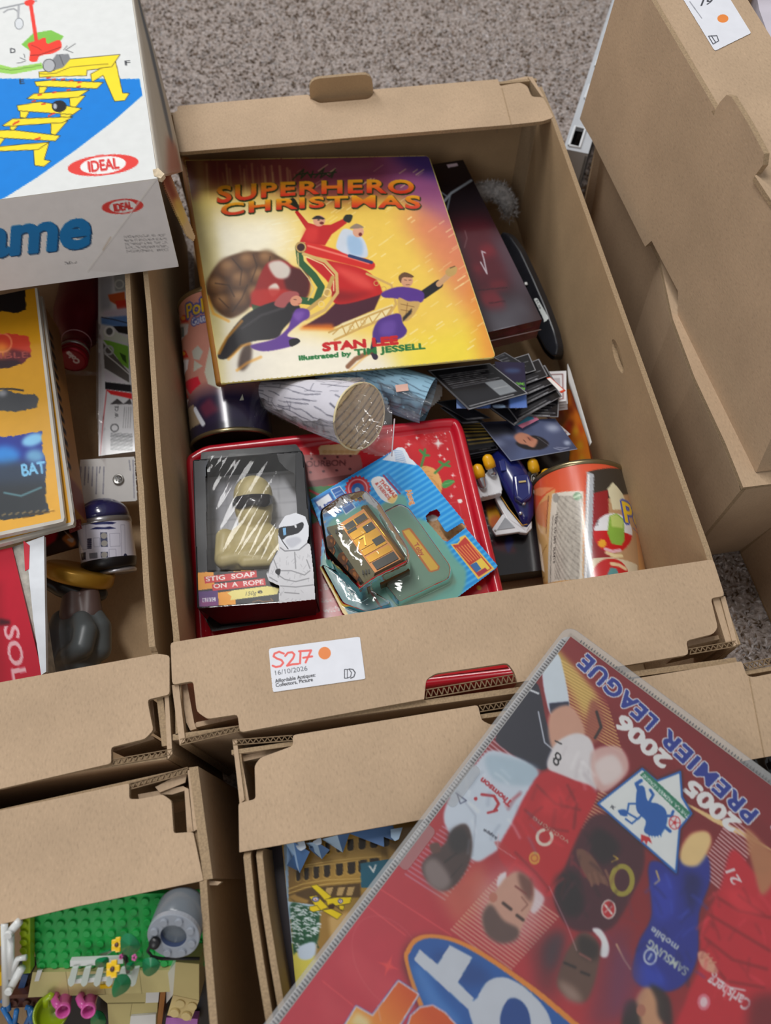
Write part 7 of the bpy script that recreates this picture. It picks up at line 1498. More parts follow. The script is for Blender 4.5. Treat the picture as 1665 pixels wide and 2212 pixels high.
# grey round well
wn = tb8(1360, 612, .176); wa = -e3_
lathe('well_wall', wn + wa * .002, wa, [(0, .0150), (.001, .0158), (.018, .0158), (.022, .0140), (.024, .012)], DGR, lg, 40)
V, F_ = [], []; s1_ = np.cross(wa, [0, 0, 1.0]); s1_ /= np.linalg.norm(s1_); s2_ = np.cross(s1_, wa); m_ = 40
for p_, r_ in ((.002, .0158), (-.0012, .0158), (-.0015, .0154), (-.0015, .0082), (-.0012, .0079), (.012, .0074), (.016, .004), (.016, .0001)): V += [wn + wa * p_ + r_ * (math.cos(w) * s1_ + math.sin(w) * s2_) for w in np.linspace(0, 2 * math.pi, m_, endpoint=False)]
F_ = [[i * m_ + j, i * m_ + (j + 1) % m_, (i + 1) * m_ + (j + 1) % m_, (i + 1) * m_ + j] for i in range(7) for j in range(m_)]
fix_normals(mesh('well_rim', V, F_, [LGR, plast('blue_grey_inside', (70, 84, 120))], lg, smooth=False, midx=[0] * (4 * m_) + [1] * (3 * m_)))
for i in range(8): w = i * math.pi / 4 + .4; stud(wn - wa * .0015 + .0118 * (math.cos(w) * s1_ + math.sin(w) * s2_), LGR, -wa)
bc_ = tb8(1216, 668, .178); lathe('black_stud', bc_, (0, -.3, 1), [(0, .0034), (.003, .0034), (.004, .0028), (.0042, .0005)], BLACK, lg, 18)
tube('string', [tb8(x, y, z) for x, y, z in ((1180, 690, .178), (1155, 740, .178), (1190, 785, .176), (1270, 800, .174), (1400, 798, .172), (1560, 798, .172))], .0010, mat('black_cord', (24, 24, 26), .6), lg, 7)
# lime edge, window frame
bpris('lime_plate', [tb8(150, 440, .158), tb8(235, 430, .158), tb8(238, 912, .158), tb8(182, 918, .158)], (0, 0, -.006), LIM, lg)
for y in (520, 590, 660, 725): stud(tb8(190, y, .158), LIM)
for nm, pts, r_ in (('frame_bar', [(34, 530), (40, 800), (46, 1155)], .0022), ('frame_bar', [(84, 620), (84, 925)], .0022), ('frame_bar', [(70, 606), (105, 560), (150, 510)], .0026), ('frame_bar', [(70, 1050), (120, 960), (170, 870)], .0026), ('frame_bar', [(75, 945), (140, 800), (205, 790)], .0018)): tube(nm, [tb8(x, y, .168) for x, y in pts], r_, WHT, lg, 8)
for x, y in ((70, 606), (72, 1050)): stud(tb8(x, y, .171), WHT)
# tan path, brown edge and bricks
bpris('tan_path', [L(-.7, 4.4, .0032), L(12.9, 4.4, .0032), L(12.6, 6.5, .0032), L(-1.4, 6.9, .0032)], (0, 0, -.0064), TAN, lg)
for x in range(2, 12, 3): bpris('path_joint', [L(x, 4.4, .0034), L(x + .03, 4.4, .0034), L(x + .03, 6.7, .0034), L(x, 6.7, .0034)], (0, 0, -.0004), plast('tan_joint', (150, 140, 96)), lg)
bpx('white_tile', t([(292, 892), (330, 890), (302, 975), (268, 978)]), bz_ + .0042, .001, WHT, lg); bpx('yellow_tile', t([(780, 1008), (872, 1002), (870, 1030), (782, 1036)]), bz_ + .0042, .001, YLW, lg); bpx('blue_plate', t([(175, 920), (220, 930), (180, 1060), (130, 1065)]), bz_ - .004, .004, plast('navy_brick', (50, 74, 112)), lg)
bpx('brown_edge', t([(70, 1085), (1262, 1018), (1262, 1046), (70, 1112)]), bz_ + .001, .012, BRN, lg)
bpx('brown_plate', t([(62, 1100), (345, 1088), (345, 1172), (64, 1185)]), bz_ - .004, .006, BRN, lg); [stud(tb8(x, 1135, bz_ - .004), BRN) for x in (115, 215, 315)]
# white picket fence lying on the path
bpx('fence_rail', t([(548, 816), (960, 800), (962, 838), (548, 862)]), .162, .003, WHT, lg); bpx('fence_rail', t([(530, 965), (1065, 920), (1068, 955), (532, 1000)]), .163, .003, WHT, lg)
for x in (560, 660, 760, 855, 945, 1040): bpx('picket', rnd(t([(x - 2, 880), (x + 50, 872), (x + 20, 1000), (x - 8, 1022), (x - 30, 1000)]), 3), .165, .002, plast('milky_brick', (196, 206, 198)), lg)
# leaves and flowers
def leaf(pts, z, m=DGN, nm='leaf'):
    q = t(pts); c_ = np.mean(q, axis=0); out = []
    pl = [lp.on(u, v, z - .150) for u, v in rnd(q, 12, 3)]; cc = lp.on(*c_, z - .146); n_ = len(pl); V = pl + [cc] + [p - [0, 0, .0014] for p in pl] + [cc - [0, 0, .0014]]
    F_ = [[i, (i + 1) % n_, n_] for i in range(n_)] + [[n_ + 1 + (i + 1) % n_, n_ + 1 + i, 2 * n_ + 1] for i in range(n_)] + [[i, n_ + 1 + i, n_ + 1 + (i + 1) % n_, (i + 1) % n_] for i in range(n_)]
    return fix_normals(mesh(nm, V, F_, m, lg))
for pts, z in (([(985, 592), (1050, 620), (1095, 690), (1080, 740), (1030, 770), (980, 775), (945, 740), (935, 650)], .182), ([(1110, 800), (1200, 785), (1262, 840), (1220, 910), (1160, 945), (1115, 915)], .178), ([(905, 925), (985, 915), (1030, 985), (990, 1060), (885, 1112), (870, 1050)], .180), ([(740, 800), (850, 780), (845, 860), (745, 875)], .172), ([(760, 765), (900, 700), (910, 720), (820, 780)], .168), ([(985, 830), (1050, 820), (1050, 890), (980, 890)], .180)): leaf(pts, z)
for x, y, z, m, fs in ((882, 880, .186, YLW, 1.25), (915, 690, .170, YLW, 1.1), (1050, 790, .186, PNK, .5), (945, 785, .184, PNK, .4)):
    c_ = tb8(x, y, z)
    for i in range(5): w = i * 1.2566; bx('petal', c_ + fs * np.array([math.cos(w) * .0019, math.sin(w) * .0024, 0]), (.0030 * fs, .0030 * fs, .0016), m, lg, bevel=.0006)
    lathe('flower_eye', c_, (0, 0, 1), [(0, .0013 * fs), (.0014, .0011 * fs)], BRN, lg, 10)
tube('stem', [tb8(1000, 900, .165), tb8(985, 800, .178), tb8(960, 760, .178)], .0014, BLACK, lg, 7)
# tan bricks at the lower right
bpx('tan_brick', t([(765, 1085), (1240, 1045), (1222, 1330), (850, 1330), (840, 1150)]), .142, .02, TAN, lg)
for pts in ([(1142, 1052), (1246, 1046), (1236, 1142), (1138, 1146)], [(1022, 1250), (1218, 1234), (1216, 1330), (1012, 1330)]): bpx('white_tile', t(pts), .1435, .002, WHT, lg)
for a_, b_ in (((840, 1150), (1130, 1145)), ((1030, 1150), (1015, 1250))): bpris('brick_joint', [tb8(*a_, .1424), tb8(a_[0], a_[1] + 5, .1424), tb8(b_[0], b_[1] + 5, .1424), tb8(*b_, .1424)], (0, 0, -.0004), plast('tan_joint', (150, 140, 96)), lg)
bpris('slope_brick', [tb8(1372, 826, .168), tb8(1556, 842, .168), tb8(1556, 1125, .158), tb8(1352, 1082, .158)], (0, 0, -.016), TAN, lg); bpris('slope_side', [tb8(1300, 930, .150), tb8(1372, 826, .1675), tb8(1352, 1082, .1575), tb8(1300, 1150, .145)], (0, 0, -.008), WHT, lg)
bpris('stud_brick', [tb8(1352, 1085, .150), tb8(1556, 1128, .150), tb8(1490, 1284, .148), tb8(1306, 1242, .148)], (0, 0, -.012), plast('pale_tan_brick', (216, 196, 140)), lg)
for x, y in ((1412, 1140), (1506, 1160), (1368, 1215), (1460, 1240)): stud(tb8(x, y, .149), plast('pale_tan_brick', (216, 196, 140)), r_=.0032)
bpris('lilac_plate', [tb8(1300, 1260, .138), tb8(1545, 1270, .138), tb8(1540, 1340, .138), tb8(1290, 1340, .138)], (0, 0, -.006), PUR, lg)
bpris('amber_post', [tb8(1256, 1040, .150), tb8(1300, 1010, .150), tb8(1262, 1330, .140), tb8(1222, 1330, .140)], (0, 0, -.02), mat('amber_plastic', (150, 90, 30), .2, coat=.5), lg)
bpris('dark_backing', [L(-3.5, 6.2, -.02), L(15, 6.2, -.02), L(15, 16, -.02), L(-3.5, 16, -.02)], (0, 0, -.004), mat('near_black_backing', (34, 36, 40), .4), lg)  # plain near-black sheet filling the background below the loose pieces
leaf([(720, 1200), (800, 1210), (835, 1290), (800, 1340), (700, 1330)], .140)
# separate small toy pieces
for i, (dx, lb_) in enumerate(((0, 'pink toy cup with open end, left of the pair below the white fence'), (198, 'pink toy cup with open end, right of the pair below the white fence'))):
    cp = thing('toy_cup', lb_, 'toy cup', tb8(495 + dx, 1180, .150), 'pair of pink toy cups')
    n_, f_ = tb8(492 + dx, 1212, .166), tb8(515 + dx, 1090, .150); d_ = f_ - n_; L_ = np.linalg.norm(d_)
    lathe('cup', n_, d_, [(.006, .0001), (.006, .0028), (0, .0034), (-.0006, .0040), (0, .0046), (.003, .0046), (.004, .0040), (L_, .0042), (L_ + .001, .003)], PNK, cp, 24)
    tube('handle', [tb8(468 + dx, 1180, .164), tb8(438 + dx, 1150, .162), tb8(420 + dx, 1110, .158), tb8(440 + dx, 1085, .154)], .0024, PNK, cp, 8)
lm = thing('toy_cup', 'lime green toy cup lying beside the pink cups', 'toy cup', tb8(400, 1210, .145))
lathe('cup', tb8(400, 1215, .158), tb8(395, 1290, .140) - tb8(400, 1215, .158), [(.008, .0001), (.008, .0090), (0, .0098), (-.0004, .0108), (.0004, .0112), (.016, .0085), (.018, .006)], LIM, lm, 28); tube('handle', [tb8(365, 1165, .158), tb8(362, 1110, .158), tb8(392, 1092, .158), tb8(415, 1100, .158)], .0024, LIM, lm, 8)
bl = thing('toy_fence', 'blue toy lattice frame at the bottom left corner', 'toy', tb8(150, 1260, .14))
for pts in ([(20, 1180), (80, 1290), (150, 1340)], [(70, 1200), (60, 1150), (10, 1120)], [(130, 1200), (110, 1330)], [(200, 1180), (260, 1190), (190, 1340)], [(270, 1200), (320, 1330)], [(230, 1180), (250, 1330)]): tube('bar', [tb8(x, y, .15) for x, y in pts], .0017, BLU, bl, 7)
yb_ = bpx('yellow_toy_part', t([(-30, 540), (18, 545), (20, 700), (-30, 706)]), .15, .01, YLW, None); tag(yb_, 'yellow brick piece at the left edge behind the white frame, upper one', 'toy brick')
yb_ = bpx('yellow_toy_part', t([(-30, 905), (16, 905), (18, 1010), (-30, 1015)]), .15, .01, YLW, None); tag(yb_, 'yellow brick piece at the left edge below the dark gap, lower one', 'toy brick')

# ------------------------------------------------------------------ pop-up book in the bottom centre box
t = crop(550, 1800, 4.757); pb_ = Plane(.150)
q = [(604, 1778), (1010, 1712), (1070, 2080), (642, 2160)]; k = Ink(q, 190, 190, (160, 128, 58))
k.poly(t([(200, -100), (2200, -200), (2200, 640), (340, 640)]), (168, 130, 56)); k.grad(t([(340, 0)])[0], t([(900, 0)])[0], [(0, (120, 88, 34)), (1, (186, 146, 66))], t([(330, 0), (1300, -60), (1300, 600), (340, 640)]), .8)
for row, (y0, y1, xs) in enumerate(((380, 470, (450, 535, 635, 745, 872, 995, 1110, 1230)), (150, 230, (650, 750, 870, 985, 1105, 1225, 1340)))):
    for i, x in enumerate(xs): s_ = -(x - 600) * .16; w = 20 + i * 4; yy0, yy1 = y0 + s_ * .9 - 30, y1 + s_ * .8; k.poly(t([(x - w, yy0), (x + w, yy0 - 6), (x + w, yy1 - 20), (x + w * .5, yy1), (x - w * .5, yy1 + 2), (x - w, yy1 - 16)]), (44, 32, 16), 1, .4); q_ = t([(x - w - 6, yy0), (x - w - 6, yy1), (x, yy1 + 14), (x + w + 6, yy1 - 6)]); k.line(q_, 1.6, (206, 168, 84), .8)
for c_ in ([(345, 620), (520, 560), (760, 520), (1090, 490)], [(520, 330), (760, 290), (1100, 250), (1300, 240)], [(340, 580), (500, 520), (740, 480), (1090, 465)], [(520, 350), (1080, 280)]): k.line(t(c_), 2.2, (214, 176, 96), .9)
k.poly(t([(345, 640), (560, 560), (1090, 510), (1090, 660), (860, 660), (640, 740), (520, 720), (400, 700)]), (92, 68, 34), 1, 2); [k.poly(t([(x, 560 - i * 3), (x + 70, 555 - i * 3), (x + 40, 640), (x - 20, 640)]), (200, 166, 106)) for i, x in enumerate((740, 860, 960))]
k.poly(t([(350, 650), (420, 620), (430, 640), (560, 690), (540, 720), (420, 700)]), (182, 142, 70), .9, 2)
k.poly(t([(1085, 310), (1500, 250), (1500, 560), (1095, 560)]), (40, 104, 128)); k.text('V', t([(1180, 410)])[0], t([(1260, 400)])[0], 16, (226, 232, 234))
k.poly(t([(290, -100), (345, -100), (350, 700), (420, 1500), (395, 1500), (330, 640)]), (150, 178, 204)); k.poly(t([(380, 1100), (420, 1220), (560, 1280), (900, 900), (1300, 900), (1300, 1700), (390, 1700)]), (226, 214, 90)); k.poly(t([(345, 700), (640, 740), (700, 800), (640, 1260), (420, 1200)]), (186, 208, 228)); k.poly(t([(660, 800), (860, 780), (1000, 800), (760, 1300), (620, 1300)]), (164, 126, 62), 1, 4); k.poly(t([(760, 860), (1000, 800), (800, 1200)]), (214, 176, 112), .9, 4)
k.blob(t([(370, 730), (500, 740), (655, 800), (665, 980), (640, 1120), (540, 1200), (430, 1220), (400, 1240), (385, 1000)]), (40, 92, 62), 1, 2); r_ = random.Random(4)
for i in range(110):
    x, y = r_.uniform(380, 660), r_.uniform(740, 1190)
    if x > 420 + (1240 - y) * .9: continue
    k.line(t([(x - 16, y + 8), (x, y), (x + 22, y + 10)]), 2.6, (226, 236, 240), .9)
for i in range(60): x, y = r_.uniform(385, 650), r_.uniform(750, 1200); k.line(t([(x, y), (x + 10, y + 16)]), 2, (22, 60, 38), .8)
k.blob(t([(440, 1210), (480, 1150), (620, 1120), (610, 1260), (530, 1300), (460, 1280)]), (206, 222, 240), 1, 1.5)
def yl(l): q_ = t(l); k.poly(q_, (244, 214, 20)); k.line(q_ + q_[:1], 1.1, (80, 66, 10))
yl([(575, 540), (640, 525), (790, 650), (730, 700), (680, 640)]); yl([(560, 650), (640, 640), (760, 760), (660, 800)]); yl([(565, 750), (640, 740), (680, 790), (600, 808), (565, 790)]); yl([(730, 680), (820, 660), (1000, 655), (980, 720), (860, 740), (760, 760)]); yl([(690, 790), (790, 775), (900, 830), (850, 885)]); yl([(870, 740), (920, 740), (915, 790), (870, 780)])
k.ell(*t([(628, 678)])[0], 8, 6, (40, 50, 130)); k.ell(*t([(628, 678)])[0], 5, 4, (230, 230, 236)); k.ell(*t([(628, 678)])[0], 2, 2, (190, 40, 40)); k.ell(*t([(882, 697)])[0], 5.4, 5.4, (40, 50, 130)); k.ell(*t([(882, 697)])[0], 3.4, 3.4, (230, 230, 236)); k.ell(*t([(882, 697)])[0], 1.4, 1.4, (190, 40, 40)); k.ell(*t([(790, 752)])[0], 7, 6, (70, 40, 20)); k.line(t([(800, 720), (900, 800)]), 1.5, (60, 40, 20))
pu = thing('popup_book', 'pop-up book showing a round arcaded hall and a yellow biplane, beside the album', 'book', pb_.on(760, 1950) - np.array([0, 0, .01]))
inked('printed_page', k, plane_where(pb_, .0003), GLOSS, pu); pxprism('page_block', q, pb_, .012, mat('page_blue_edge', (150, 160, 176), .6), pu)
PB1, PB2 = mat('pale_blue_paper', (168, 196, 224), .5, var=.08), mat('deep_blue_paper', (80, 118, 170), .5, var=.08); PE = mat('paper_cut_edge', (206, 222, 236), .6)
def petal(a_, tip, b_, mid, z):
    a_, tip, b_, mid = [t([p])[0] for p in (a_, tip, b_, mid)]
    prism('paper_petal', [P(*a_, z), P(*tip, z - .012), P(*mid, z + .006)], (0, 0, -.0006), PB1, pu, PE); prism('paper_petal', [P(*mid, z + .006), P(*tip, z - .012), P(*b_, z)], (0, 0, -.0006), PB2, pu, PE)
petal((300, 60), (462, 408), (565, 190), (400, 90), .172); petal((330, 40), (470, 400), (420, 200), (330, 330), .168); petal((520, 100), (690, 265), (770, 170), (640, 90), .170); petal((690, 60), (905, 198), (975, 0), (850, 20), .172); petal((560, 60), (660, 250), (640, 120), (560, 160), .166)
for l_ in ([(410, 90), (500, 50), (530, 150), (470, 185), (430, 150)], [(590, 90), (680, 40), (690, 110), (640, 125)]): pxprism('white_paper_piece', rnd(t(l_), 4), .176, .0006, mat('grey_white_paper', (190, 202, 216), .6), pu)
pxprism('zigzag_paper', t([(940, -10), (1420, -80), (1480, 60), (1440, 80), (1325, 35), (1330, 140), (1200, 90)]), .168, .0006, PB2, pu, PE); pxprism('zigzag_paper', t([(1395, -40), (1520, -60), (1480, 60), (1440, 80), (1400, 40)]), .172, .0006, PB1, pu, PE)
dkb = pxprism('hardback_book', [(560, 1800), (612, 1795), (646, 2160), (690, 2330), (640, 2340)], .141, .06, mat('dark_plum_cover', (44, 32, 42), .4, var=.2), None); tag(dkb, 'dark plum hardback standing beside the pop-up book, mostly in shadow', 'book')

# ------------------------------------------------------------------ football sticker album resting on the boxes
az = .2000; ap = Plane(az); a0 = P(1226, 1349, az); ea = P(570, 2212, az) - a0; ea /= np.linalg.norm(ea); eb = np.array([-ea[1], ea[0], 0]); 
if eb[0] < 0: eb = -eb
def AL(a_, b_, z=az): q_ = a0 + ea * a_ + eb * b_; return np.array([q_[0], q_[1], z])
al = thing('sticker_album', 'large football sticker album in a clear plastic cover, lying across the front boxes', 'album', AL(.16, .13, .1885))
def rr(a0_, a1_, b0_, b1_, r_, z):
    out = []
    for ca_, cb_, w0 in ((a0_ + r_, b0_ + r_, 180), (a1_ - r_, b0_ + r_, 270), (a1_ - r_, b1_ - r_, 0), (a0_ + r_, b1_ - r_, 90)):
        for i in range(6): w = math.radians(w0 + i * 18); out.append(AL(ca_ + r_ * math.cos(w), cb_ + r_ * math.sin(w), z))
    return out
SLV = mat('milky_plastic', (196, 196, 198), .18, var=.05, coat=.5)
sl = film_mat('album_sleeve', tint=(.9, .9, .9), haze=.22, rough=.14, bump=.05, bscale=20, refl=.6)
prism('plastic_cover', rr(0, .345, 0, .272, .008, az + .0008), (0, 0, -.0006), sl, al); prism('back_cover', rr(.002, .343, .002, .27, .008, az - .0095), (0, 0, -.0012), SLV, al)
prism('page_block', [AL(.009, .008, az - .0008), AL(.335, .008, az - .0008), AL(.335, .262, az - .0008), AL(.009, .262, az - .0008)], (0, 0, -.0086), mat('album_pages', (150, 140, 140), .7, var=.2, scale=150), al)
V, F_ = [], []
def bar(c_, u_, v_, h_):
    n0 = len(V); 
    for z_, s_ in ((0, 1), (h_, .6)): V.extend([c_ + u_ * s_ + v_ * s_ + [0, 0, z_], c_ - u_ * s_ + v_ * s_ + [0, 0, z_], c_ - u_ * s_ - v_ * s_ + [0, 0, z_], c_ + u_ * s_ - v_ * s_ + [0, 0, z_]])
    F_.extend([[n0 + 4, n0 + 5, n0 + 6, n0 + 7]] + [[n0 + i, n0 + (i + 1) % 4, n0 + 4 + (i + 1) % 4, n0 + 4 + i] for i in range(4)])
for i in range(150): bar(AL(.012 + i * .0022, .0042, az + .0008), ea * .0005, eb * .0016, .0003)
for i in range(118): bar(AL(.0045, .014 + i * .0022, az + .0008), ea * .0010, eb * .0004, .0002)
o = mesh('weld_ridges', V, F_, mat('weld_plastic', (112, 112, 114), .4, var=.05), al); o['kind'] = 'stuff'; fix_normals(o)
for a_, ln in ((.118, .030), (.165, .03)): prism('sleeve_tab', rr(a_, a_ + ln, .003, .0125, .003, az + .0016), (0, 0, -.0007), film_mat('tab_film', haze=.25, rough=.1, bump=.05), al)
pq = [AL(.006, .0065), AL(.338, .0065), AL(.338, .265), AL(.006, .265)]; pqx = [tuple(proj(p)) for p in pq]
k = Ink(pqx, 640, 460, (176, 40, 52)); t = crop(565, 1340, 1.5136); tn = crop(700, 1650, 3.027); t3 = crop(1100, 1340, 2.947)
MR = (142, 34, 44)
k.grad(t([(300, 1000)])[0], t([(1100, 300)])[0], [(0, (204, 66, 84)), (.4, (186, 52, 62)), (.7, (150, 38, 46)), (1, (140, 34, 42))])  # pinker lower left paints the cover's sheen into the red ground
for l_ in ([(290, 1060), (500, 1240), (440, 1330), (240, 1120)], [(180, 1180), (300, 1300), (200, 1330)]): k.poly(t(l_), (214, 84, 96), .6, 12)
for l_ in ([(390, 880), (620, 1030)], [(340, 930), (470, 1030)], [(200, 1180), (300, 1260)]): k.line(t(l_), 2.2, (236, 100, 104), .8, 2)  # pale patches and slanted lines paint more of that sheen
k.star(*t([(415, 1130)])[0], 26, (240, 90, 90), .7, 20); k.ring(*t([(420, 1120)])[0], 70, 3, (224, 120, 124), .25, ry=110, rot=-30)
k.poly(t([(930, 120), (1010, 40), (1120, 200), (1060, 330), (990, 200)]), (206, 180, 96), .9, 12); k.poly(t([(640, 560), (760, 440), (800, 470), (600, 700)]), (176, 60, 76), .8, 10)
def rays(x0, y0, x1, y1, dx, dy, n_, c_, a_=.5, w=2.2): [k.line(t([(x0 + (x1 - x0) * i / n_, y0 + (y1 - y0) * i / n_), (x0 + (x1 - x0) * i / n_ + dx, y0 + (y1 - y0) * i / n_ + dy)]), w, c_, a_, 1) for i in range(n_ + 1)]
rays(940, 110, 1010, 340, 170, 95, 19, (236, 206, 130), .8, 3); rays(620, 590, 790, 340, 80, 66, 24, (226, 204, 212), .75, 3); rays(470, 830, 610, 650, 130, 84, 15, (206, 176, 196), .65, 3); rays(620, 1010, 780, 830, 190, 140, 20, (232, 210, 180), .7, 3); rays(980, 640, 1110, 560, 120, 66, 13, (232, 196, 150), .8, 3); rays(1370, 590, 1570, 690, 110, 70, 17, (236, 206, 150), .8, 3); rays(1430, 820, 1530, 640, 90, 76, 18, (236, 206, 206), .85, 3); rays(1000, 880, 1100, 1000, 60, 60, 10, (150, 60, 80), .5, 3)
k.poly(t([(560, 880), (720, 780), (760, 900), (640, 1010)]), (222, 190, 130), .35, 16); k.poly(t([(880, 1060), (980, 1000), (960, 1250), (900, 1200)]), (60, 44, 54), .5, 20); k.poly(t([(1130, 1000), (1220, 1000), (1160, 1330), (1060, 1330)]), (120, 60, 90), .6, 18)
# player in white shirt and navy shorts
k.blob(t([(918, 165), (965, 108), (990, 180), (1006, 290), (970, 308), (940, 300)]), (216, 226, 238), 1, 2); k.poly(t([(940, 272), (1004, 266), (1006, 300), (945, 306)]), (40, 44, 72), 1, 1.5); k.blob(t([(870, 215), (905, 215), (930, 330), (960, 420), (915, 490), (780, 410), (770, 370), (800, 290)]), (40, 42, 62), 1, 2); k.line(t([(862, 222), (905, 240)]), 4, (226, 230, 238)); k.line(t([(905, 300), (925, 400), (960, 430)]), 3, (214, 220, 230), .9)
k.blob(t([(700, 470), (760, 425), (900, 490), (870, 600), (800, 720), (745, 770), (690, 785), (610, 690), (598, 620), (650, 520)]), (208, 218, 230), 1, 3); k.blob(t([(740, 440), (900, 480), (880, 540), (760, 520)]), (176, 198, 212), .8, 6); k.line(t([(640, 560), (700, 640), (690, 770)]), 4, (170, 180, 196), .6, 4)
k.text('Thomson', t([(822, 596)])[0], t([(722, 512)])[0], 13, (186, 44, 62), bold=0, up=(-.62, .78), outline=(186, 44, 62), ow=.5); k.line(t([(720, 570), (760, 575), (775, 600), (760, 625)]), 6, (190, 36, 56)); k.ell(*t([(700, 584)])[0], 4, 4, (190, 36, 56)); k.line(t([(740, 630), (770, 622)]), 5, (190, 36, 56)); k.line(t([(635, 565), (670, 590), (650, 600), (640, 570)]), 2, (70, 76, 110)); k.text('kappa', t([(772, 710)])[0], t([(728, 682)])[0], 7, (60, 64, 80), up=(-.6, .8))
k.blob(t([(630, 680), (670, 668), (688, 720), (680, 790), (640, 860), (590, 885), (540, 850), (525, 800), (560, 760), (600, 730)]), (84, 66, 64), 1, 3); k.blob(t([(530, 800), (570, 780), (620, 850), (590, 885), (545, 860)]), (150, 136, 134), .9, 6); k.blob(t([(610, 700), (660, 680), (680, 740), (630, 760)]), (48, 42, 46), .9, 6); k.blob(t([(550, 735), (578, 728), (585, 755), (560, 762)]), (110, 76, 68), 1, 2); k.line(t([(600, 790), (640, 760)]), 4, (46, 36, 38), .7, 3); k.line(t([(620, 840), (655, 800)]), 3, (56, 44, 46), .6, 3)
# player in red shirt and white shorts
k.blob(t([(940, 310), (1010, 280), (1060, 370), (1010, 400), (950, 420)]), (214, 168, 146), 1, 4); k.blob(t([(1080, 260), (1120, 330), (1095, 400), (1060, 380)]), (170, 100, 80), .9, 5); k.line(t([(1095, 300), (1110, 350), (1090, 385)]), 6, (50, 34, 34), .9, 2); k.blob(t([(985, 385), (1040, 370), (1085, 410), (1095, 555), (1010, 520), (935, 485), (950, 420)]), (226, 222, 224), 1, 2.5); k.blob(t([(1080, 430), (1170, 415), (1200, 490), (1130, 560), (1090, 540)]), (222, 190, 184), .95, 4); k.blob(t([(1090, 470), (1150, 440), (1180, 500), (1120, 540)]), (232, 224, 222), .8, 5)
k.text('8', t([(985, 445)])[0], t([(962, 425)])[0], 27, (30, 28, 34), bold=0, up=(-.35, .9)); k.line(t([(960, 395), (980, 405)]), 3, (40, 38, 42))
k.blob(t([(925, 495), (1010, 520), (1095, 560), (1060, 650), (1010, 760), (975, 870), (940, 905), (870, 870), (775, 770), (820, 660), (870, 560)]), (196, 36, 48), 1, 3); 
for l_ in ([(900, 540), (960, 600), (1040, 620)], [(860, 620), (930, 680), (1000, 690)], [(830, 760), (900, 830), (940, 880)], [(1000, 540), (1030, 600), (1020, 680)]): k.line(t(l_), 6, (138, 22, 34), .6, 5)
k.blob(t([(940, 560), (1000, 580), (960, 640), (910, 620)]), (226, 66, 70), .5, 8)
k.text('vodafone', t([(1008, 722)])[0], t([(890, 640)])[0], 11, (200, 170, 150), bold=0, up=(-.55, .8)); k.line([(t([(925, 710)])[0][0] + 16 * math.cos(w), t([(925, 710)])[0][1] + 16 * math.sin(w)) for w in np.linspace(-.6, 4.6, 20)], 7, (226, 214, 200)); k.ell(*t([(892, 778)])[0], 12, 14, (220, 160, 70)); k.ring(*t([(892, 778)])[0], 7, 2, (196, 80, 50)); k.poly(t([(782, 765), (760, 725), (775, 722), (800, 735), (820, 770)]), (190, 60, 60), .6, 2)
k.ell(*t([(815, 930)])[0], 72, 84, (220, 190, 190), .55, 22); k.blob(t([(775, 838), (800, 825), (790, 880), (770, 870)]), (230, 222, 226), 1, 1.5); k.blob(t([(880, 870), (925, 910), (890, 960), (870, 920)]), (226, 216, 220), .9, 3)
k.blob(t([(800, 840), (840, 822), (885, 860), (888, 920), (860, 985), (830, 1040), (780, 1050), (735, 1020), (722, 970), (750, 905), (775, 870)]), (208, 164, 146), 1, 3); k.blob(t([(722, 965), (750, 930), (790, 980), (840, 1010), (830, 1045), (780, 1056), (735, 1025)]), (106, 84, 80), .95, 4); k.blob(t([(840, 824), (885, 858), (880, 920), (850, 880)]), (110, 70, 62), .8, 5); k.ell(*t([(757, 906)])[0], 9, 11, (196, 130, 112), 1, 1)
for l_ in ([(790, 925), (815, 945)], [(835, 965), (855, 980)]): k.line(t(l_), 7, (70, 50, 46), .9, 2)
k.line(t([(850, 905), (870, 930), (850, 950)]), 3, (150, 100, 86), .8, 2); k.line(t([(830, 870), (865, 895)]), 4, (140, 76, 70), .9, 2)
# player in dark red shirt with a gold ring
k.blob(t([(1070, 650), (1150, 640), (1235, 700), (1250, 800), (1210, 900), (1150, 1000), (1080, 1020), (1000, 1000), (955, 900), (1000, 790)]), (86, 32, 50), 1, 4); k.blob(t([(1100, 680), (1170, 740), (1120, 800), (1070, 740)]), (34, 22, 32), .8, 8); k.blob(t([(960, 850), (1030, 830), (1050, 950), (990, 960)]), (30, 22, 30), .8, 8); k.blob(t([(1030, 750), (1070, 760), (1120, 830), (1135, 870), (1110, 860), (1075, 860), (1040, 800)]), (128, 88, 72), 1, 2); [k.line(t([(1070 + i * 18, 830 - i * 4), (1080 + i * 20, 868 - i * 5)]), 6, (140, 98, 80), .9, 1) for i in range(4)]
k.ring(*t([(1178, 850)])[0], 22, 11, (170, 158, 66), ry=30); k.line(t([(1150, 770), (1165, 780), (1145, 790)]), 3, (196, 170, 70)); k.ell(*t([(1134, 945)])[0], 16, 21, (220, 206, 200)); k.ell(*t([(1134, 945)])[0], 13, 18, (196, 40, 52)); k.line(t([(1122, 930), (1145, 960)]), 4, (232, 220, 214)); k.line(t([(1122, 955), (1146, 935)]), 3, (232, 220, 214), .7)
